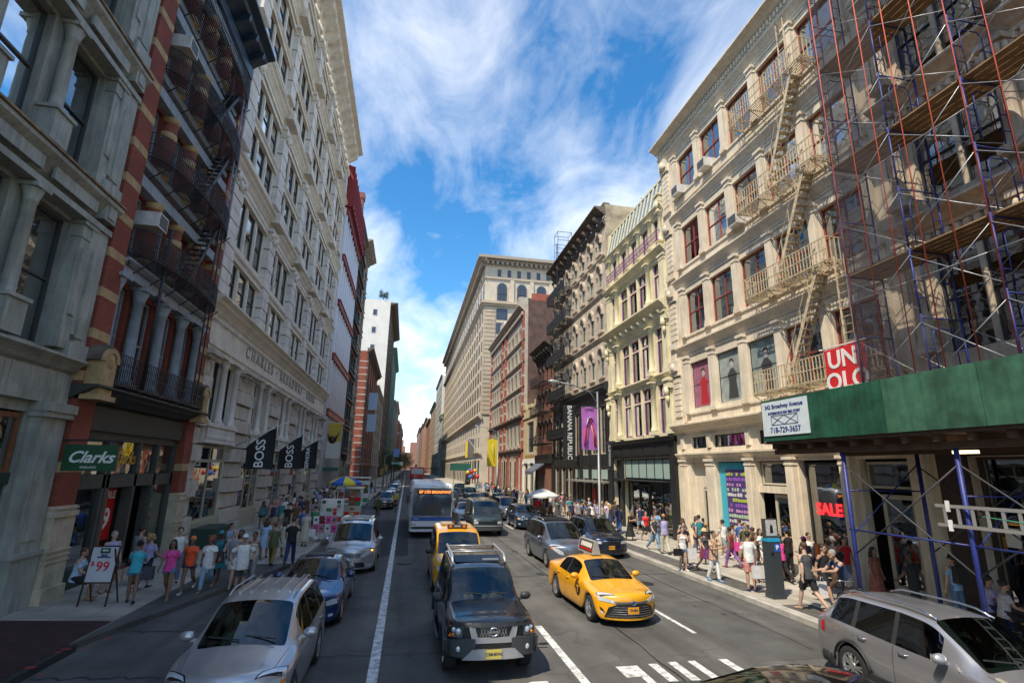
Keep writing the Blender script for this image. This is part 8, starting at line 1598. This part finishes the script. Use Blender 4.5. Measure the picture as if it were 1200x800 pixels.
bag('handbag', 'dark shoulder bag of the man in grey tee and white shorts', -5.75, 19.35, .95, .34, .34, mat('dark_leather', (.03, .025, .03), .6)); bag('handbag', 'plaid shoulder bag of the woman in turquoise', -7.12, 17.9, .75, .3, .36, mat('plaid_bag', (.07, .07, .09), .8, var=.9, vscale=30)); bag('handbag', 'pale tan handbag beside the woman in turquoise', -7.95, 18.0, .7, .26, .32, mat('tan_bag', (.42, .28, .2), .7))
bag('backpack', 'black backpack on the man in sky blue shirt under the shed', 15.1, 12.72, 1.2, .34, .44, GRL, d=.2); bag('backpack', 'orange backpack in the crowd under the red sale lettering', 15.15, 17.85, 1.15, .3, .4, mat('orange_bag', (.7, .18, .03), .7), d=.18); bag('handbag', 'purple striped bag of the woman in straw hat', 12.0, 20.25, .7, .34, .38, mat('purple_bag', (.2, .05, .2), .8, var=.8, vscale=25)); bag('handbag', 'hot pink bag of the woman in patterned leggings', 13.95, 21.15, .85, .26, .34, fb('pink'))
# stalls on the left
t = thing('souvenir_stall', 'small stall hung with pink and white printed shirts at the kerb', 'stall', (-4.05, 30.6, .15))
obj('table', MB().box(-.62, .62, 0, .9, .85, .9).box(-.6, -.55, .02, .07, 0, .85).box(.55, .6, .02, .07, 0, .85).box(-.6, .6, .1, .8, .3, .34), ALU, t); 
for r_ in range(2):
    for k in range(4): c = ['pink', 'rose', 'white', 'pink', 'white', 'maroon', 'pink', 'rose'][r_ * 4 + k]; x = -.6 + k * .31; o = obj('hanging_shirt', MB().poly([(x, .45 + r_ * .44), (x + .27, .45 + r_ * .44), (x + .27, .82 + r_ * .44), (x + .3, .84 + r_ * .44), (x, .84 + r_ * .44)], -.05 - .01 * (k % 2), -.03), fb(c), t); obj('printed_mark', MB().box(x + .08, x + .19, -.066, -.055, .6 + r_ * .44, .72 + r_ * .44), fb('charcoal'), o)
for i in range(10): obj('folded_cloth', MB().ball((random.uniform(-.5, .5), random.uniform(.1, .8), .95 + random.random() * .3), (.16, .14, .09), 8, 5), fb(random.choice(['white', 'pink', 'rose', 'paleblue', 'maroon'])), t)
for s in (-1, 1): obj('cloth_bundle', MB().ball((s * .45, .1, .15), (.2, .2, .15), 8, 6), fb('white'), t)
def umbrella(name, label, x, y, z, r, h, mats, ribs=8):
    t = thing(name, label, 'umbrella', (x, y, .15)); obj('pole', MB().tube([(0, 0, 0), (0, 0, z + h)], .025, 6), ALU, t); bs = [MB() for _ in mats]
    for k in range(ribs):
        a, c = 2 * pi * k / ribs, 2 * pi * (k + 1) / ribs; b = bs[k % len(mats)]; mid = (a + c) / 2
        L_a = [(r * f * cos(a), r * f * sin(a), z + h * (1 - f ** 1.3)) for f in (0.02, .35, .7, 1)]; L_c = [(r * f * cos(c), r * f * sin(c), z + h * (1 - f ** 1.3)) for f in (0.02, .35, .7, 1)]; L_m = [(r * f * .94 * cos(mid), r * f * .94 * sin(mid), z + h * (1 - f ** 1.3) - .03 * f) for f in (0.02, .35, .7, 1)]
        n0 = len(b.v); b.add(L_a + L_m + L_c, [(i, i + 1, 5 + i, 4 + i) for i in range(3)] + [(4 + i, 5 + i, 9 + i, 8 + i) for i in range(3)], False); b.add([L_a[3], L_m[3], L_c[3]] + [(p[0] * 1.0, p[1] * 1.0, p[2] - .16) for p in (L_a[3], L_m[3], L_c[3])], [(0, 1, 4, 3), (1, 2, 5, 4)])
    for b, m in zip(bs, mats): obj('canopy_panel', b, m, t)
    b = MB(); [b.bar((0, 0, z - .3), (r * .9 * cos(2 * pi * k / ribs), r * .9 * sin(2 * pi * k / ribs), z + h * .1), .015) for k in range(ribs)]; obj('ribs', b, ALU, t); return t
umbrella('vendor_umbrella', 'blue and yellow segmented umbrella over the steel food cart', -4.3, 41, 2.75, 1.15, .45, [mat('umbrella_yellow', (.75, .62, .04), .7), mat('umbrella_blue', (.02, .12, .50), .7)])
umbrella('vendor_umbrella', 'large white umbrella over the street vendor at the sunlit kerb', 11.85, 46, 1.75, 1.45, .55, [mat('umbrella_white', (.66, .66, .63), .7)])
def food_cart(label, x, y, w, d, top, cols):
    t = thing('food_cart', label, 'food cart', (x, y, .15)); obj('body', MB().box(-w / 2, w / 2, 0, d, .35, 1.1), ALU, t); [obj('wheel', MB().tube([(s * w * .46, .4, .25), (s * w * .46 + .05, .4, .25)], .25, 12), TYRE, t) for s in (-1, 1)]
    b = MB(); [b.bar((s * w / 2, y_, 1.1), (s * w / 2, y_, top), .04) for s in (-1, 1) for y_ in (0.03, d)]; b.box(-w / 2 - .1, w / 2 + .1, -.1, d + .1, top, top + .1); obj('canopy_frame', b, ALU, t); n = 0
    zs = [.4 + k * (top - .6) / 5 for k in range(5)]
    for i, z in enumerate(zs): c = cols[i % len(cols)]; p = obj('menu_panel', MB().box(-w / 2 + .03, w / 2 - .03, -.03, -.005, z, z + (top - .6) / 5 - .05), fb(c), t); [obj('food_picture', MB().box(-w / 2 + .1 + k * w / 4, -w / 2 + .05 + (k + .8) * w / 4, -.045, -.031, z + .06, z + (top - .6) / 5 - .12), fb(random.choice(['orange', 'mustard', 'green', 'white', 'red', 'cream'])), p) for k in range(3)]
    return t
food_cart('steel food cart with orange picture panels under the blue and yellow umbrella', -3.75 - .2, 41.4, 1.7, 1.3, 2.3, ['orange', 'cream', 'green', 'red', 'grey']); food_cart('tall white food cart with green and yellow picture rows at the shaded kerb', -4.6 - .0, 57.5, 1.9, 1.5, 2.75, ['green', 'white', 'olive', 'mustard', 'white'])
t = thing('goods_rack', 'crowded souvenir rack of hats and orange boxes before the steel food cart', 'stall', (-4.5, 37.2, .15)); obj('rack_frame', MB().box(-.8, .6, 0, 1.2, .7, .76).box(-.8, .6, .5, .55, .76, 1.8).box(-.8, -.75, 0, .05, 0, 1.8).box(.55, .6, 0, .05, 0, 1.8), ALU, t)
for i in range(40): obj('souvenir', MB().box(0, .2, 0, .15, 0, .18).xf(Matrix.Translation((random.uniform(-.78, .4), random.uniform(0, .9), random.choice([.2, .45, .78, 1.0, 1.25, 1.5])))), fb(random.choice(['orange', 'orange', 'green', 'teal', 'white', 'charcoal', 'red', 'grey'])), t)
t = thing('vendor_cart', 'vendor table with a red box and yellow sign beneath the white umbrella', 'cart', (11.9, 46.2, .15)); obj('table', MB().box(-.9, .9, -.4, .5, .8, .86).box(-.85, -.8, -.35, -.3, 0, .8).box(.8, .85, -.35, -.3, 0, .8), WOODF, t); obj('red_box', MB().box(-.8, -.3, -.3, .2, .86, 1.3), fb('red'), t); obj('yellow_sign', MB().box(.1, .5, -.35, -.3, .9, 1.5), RBN[3], t); obj('cloth', MB().box(-.9, .9, -.42, -.405, .2, .8), fb('brown'), t)
# traffic lights and signs at the far junction
TY = mat('signal_yellow', (.62, .34, .02), .5)
def signal(x, y, z, label, pole=True):
    t = thing('traffic_light', label, 'traffic light', (x, y, 0)); obj('housing', MB().box(-.18, .18, -.15, .15, z, z + 1.05), TY, t); 
    for k, c in enumerate(((.0, .25, .1), (.2, .12, .01), (.35, .01, .01))): obj('lens', MB().ball((0, -.16, z + .18 + k * .34), (.12, .04, .12), 8, 6), mat('lens%d' % k, c, .3), t)
    if pole: obj('pole', MB().tube([(.3, 0, .1), (.3, 0, z + 1.2), (.1, 0, z + 1.2)], .06, 6), POLE, t)
signal(-3.7, 103, 3.4, 'yellow traffic light low on a pole at the shaded kerb'); signal(-4.4, 101, 2.7, 'second yellow signal box nearer the parked wagons'); signal(-.9, 118, 4.2, 'yellow traffic light hung over the lanes beside the green street sign', False); signal(.6, 119, 5.6, 'highest yellow traffic light over the avenue before the trees', False)
t = thing('signal_mast', 'long grey mast arm carrying traffic lights across the avenue', 'mast', (-4.6, 118.3, 0)); obj('mast', MB().tube([(0, 0, 0), (0, 0, 6.4), (1, 0, 6.9), (6, 0, 7.0)], [.12, .1, .07, .05], 8), POLE, t)
t = thing('street_sign', 'green and white street name board hung over the far junction', 'sign', (-1.9, 117.5, 0)); obj('board', MB().box(-1.3, .4, -.02, .02, 4.7, 5.2), mat('sign_green', (.0, .22, .13), .4), t); obj('pale_half', MB().box(.42, 1.1, -.02, .02, 4.55, 5.2), mat('sign_pale', (.5, .55, .52), .5), t); text('lettering', 'Broadway', .34, WHITE, t, (-.45, -.03, 4.95))
t = thing('construction_sign', 'blue square sign fixed high by the shaded far corner', 'sign', (-2.6, 135, 0)); obj('panel', MB().box(-.7, .7, -.03, .03, 6.6, 8.6), mat('blue_panel', (.12, .28, .6), .5), t); obj('post', MB().bar((-.72, 0, 0), (-.72, 0, 8.6), .1), POLE, t)
# trees far up the avenue
LEAF = [mat('leaf_green', (.055, .10, .03), .8, var=.4, vscale=3), mat('leaf_dark', (.03, .06, .02), .8, var=.4, vscale=3)]; BARK = mat('bark', (.09, .07, .05), .9, var=.3)
def tree(x, y, h, r, label, z0=0.1, seed=1, grp=None):
    rn = random.Random(seed); t = thing('street_tree', label, 'tree', (x, y, z0), 0, grp); b = MB(); b.tube([(0, 0, 0), (.05, 0, h * .3), (.1, .05, h * .55)], [.18, .13, .07], 8)
    for k in range(7): a = rn.uniform(0, 6.28); b.tube([(.05, 0, h * (.3 + .04 * k)), (cos(a) * r * .4, sin(a) * r * .4, h * (.5 + .05 * k)), (cos(a) * r * .7, sin(a) * r * .7, h * (.62 + .05 * k))], [.07, .045, .02], 5)
    obj('trunk', b, BARK, t); bs = [MB(), MB()]; cl = [(rn.uniform(-.75, .75) * r, rn.uniform(-.75, .75) * r, h * rn.uniform(.5, .95), rn.uniform(.25, .45) * r) for _ in range(22)]
    for cx0, cy0, cz0, cr in cl:
        for _ in range(150):
            v = Vector((rn.gauss(0, 1), rn.gauss(0, 1), rn.gauss(0, 1))).normalized() * cr * rn.uniform(.55, 1.05); p = Vector((cx0, cy0, cz0)) + v; s = rn.uniform(.06, .13) * (r / 2.5) ** .5; a = Vector((rn.gauss(0, 1), rn.gauss(0, 1), rn.gauss(0, .6))).normalized() * s; c = a.cross(v).normalized() * s * .7; bs[rn.random() < .45].quad(p - a, p - c, p + a, p + c)
    obj('crown', bs[0], LEAF[0], t); obj('crown_dark_leaves', bs[1], LEAF[1], t)  # second mesh holds the darker leaves, picked at random
for i, (x, y, h, r, lab) in enumerate(((-3.9, 150, 8, 3.6, 'nearest green tree beyond the far junction, shaded kerb'), (-3.6, 165, 7.5, 3.2, 'second green tree beyond the far junction'), (-2.2, 205, 9, 4.4, 'spreading green tree at the middle distance of the avenue'), (-1.6, 260, 10, 5, 'far green tree close to the vanishing point'))): tree(x, y, h, r, lab, seed=i + 3, grp='trees beyond the far junction')
tree(-13, 201, 5, 2.0, 'small tree growing on the roof of the white walled tower', z0=66.5, seed=9)
t = thing('cyclist_bicycle', 'delivery bicycle ridden along the lane line far ahead', 'bicycle', (-.75, 52, 0)); [obj('wheel', MB().tube([(0, y + .33 * cos(a), .34 + .33 * sin(a)) for a in [2 * pi * k / 16 for k in range(17)]], .02, 5), TYRE, t) for y in (-.5, .5)]; obj('frame', MB().tube([(0, -.5, .34), (0, -.35, .9), (0, .2, .85), (0, 0, .34), (0, .5, .34)], .02, 5), REDB, t)
person(-.75, 52.1, 0, 0, 'sit', 'shirt', fb('yellow'), 'pants', fb('black'), 'cap', 'navy', 1, 'cyclist in yellow top riding along the lane line toward the camera', z=.42)
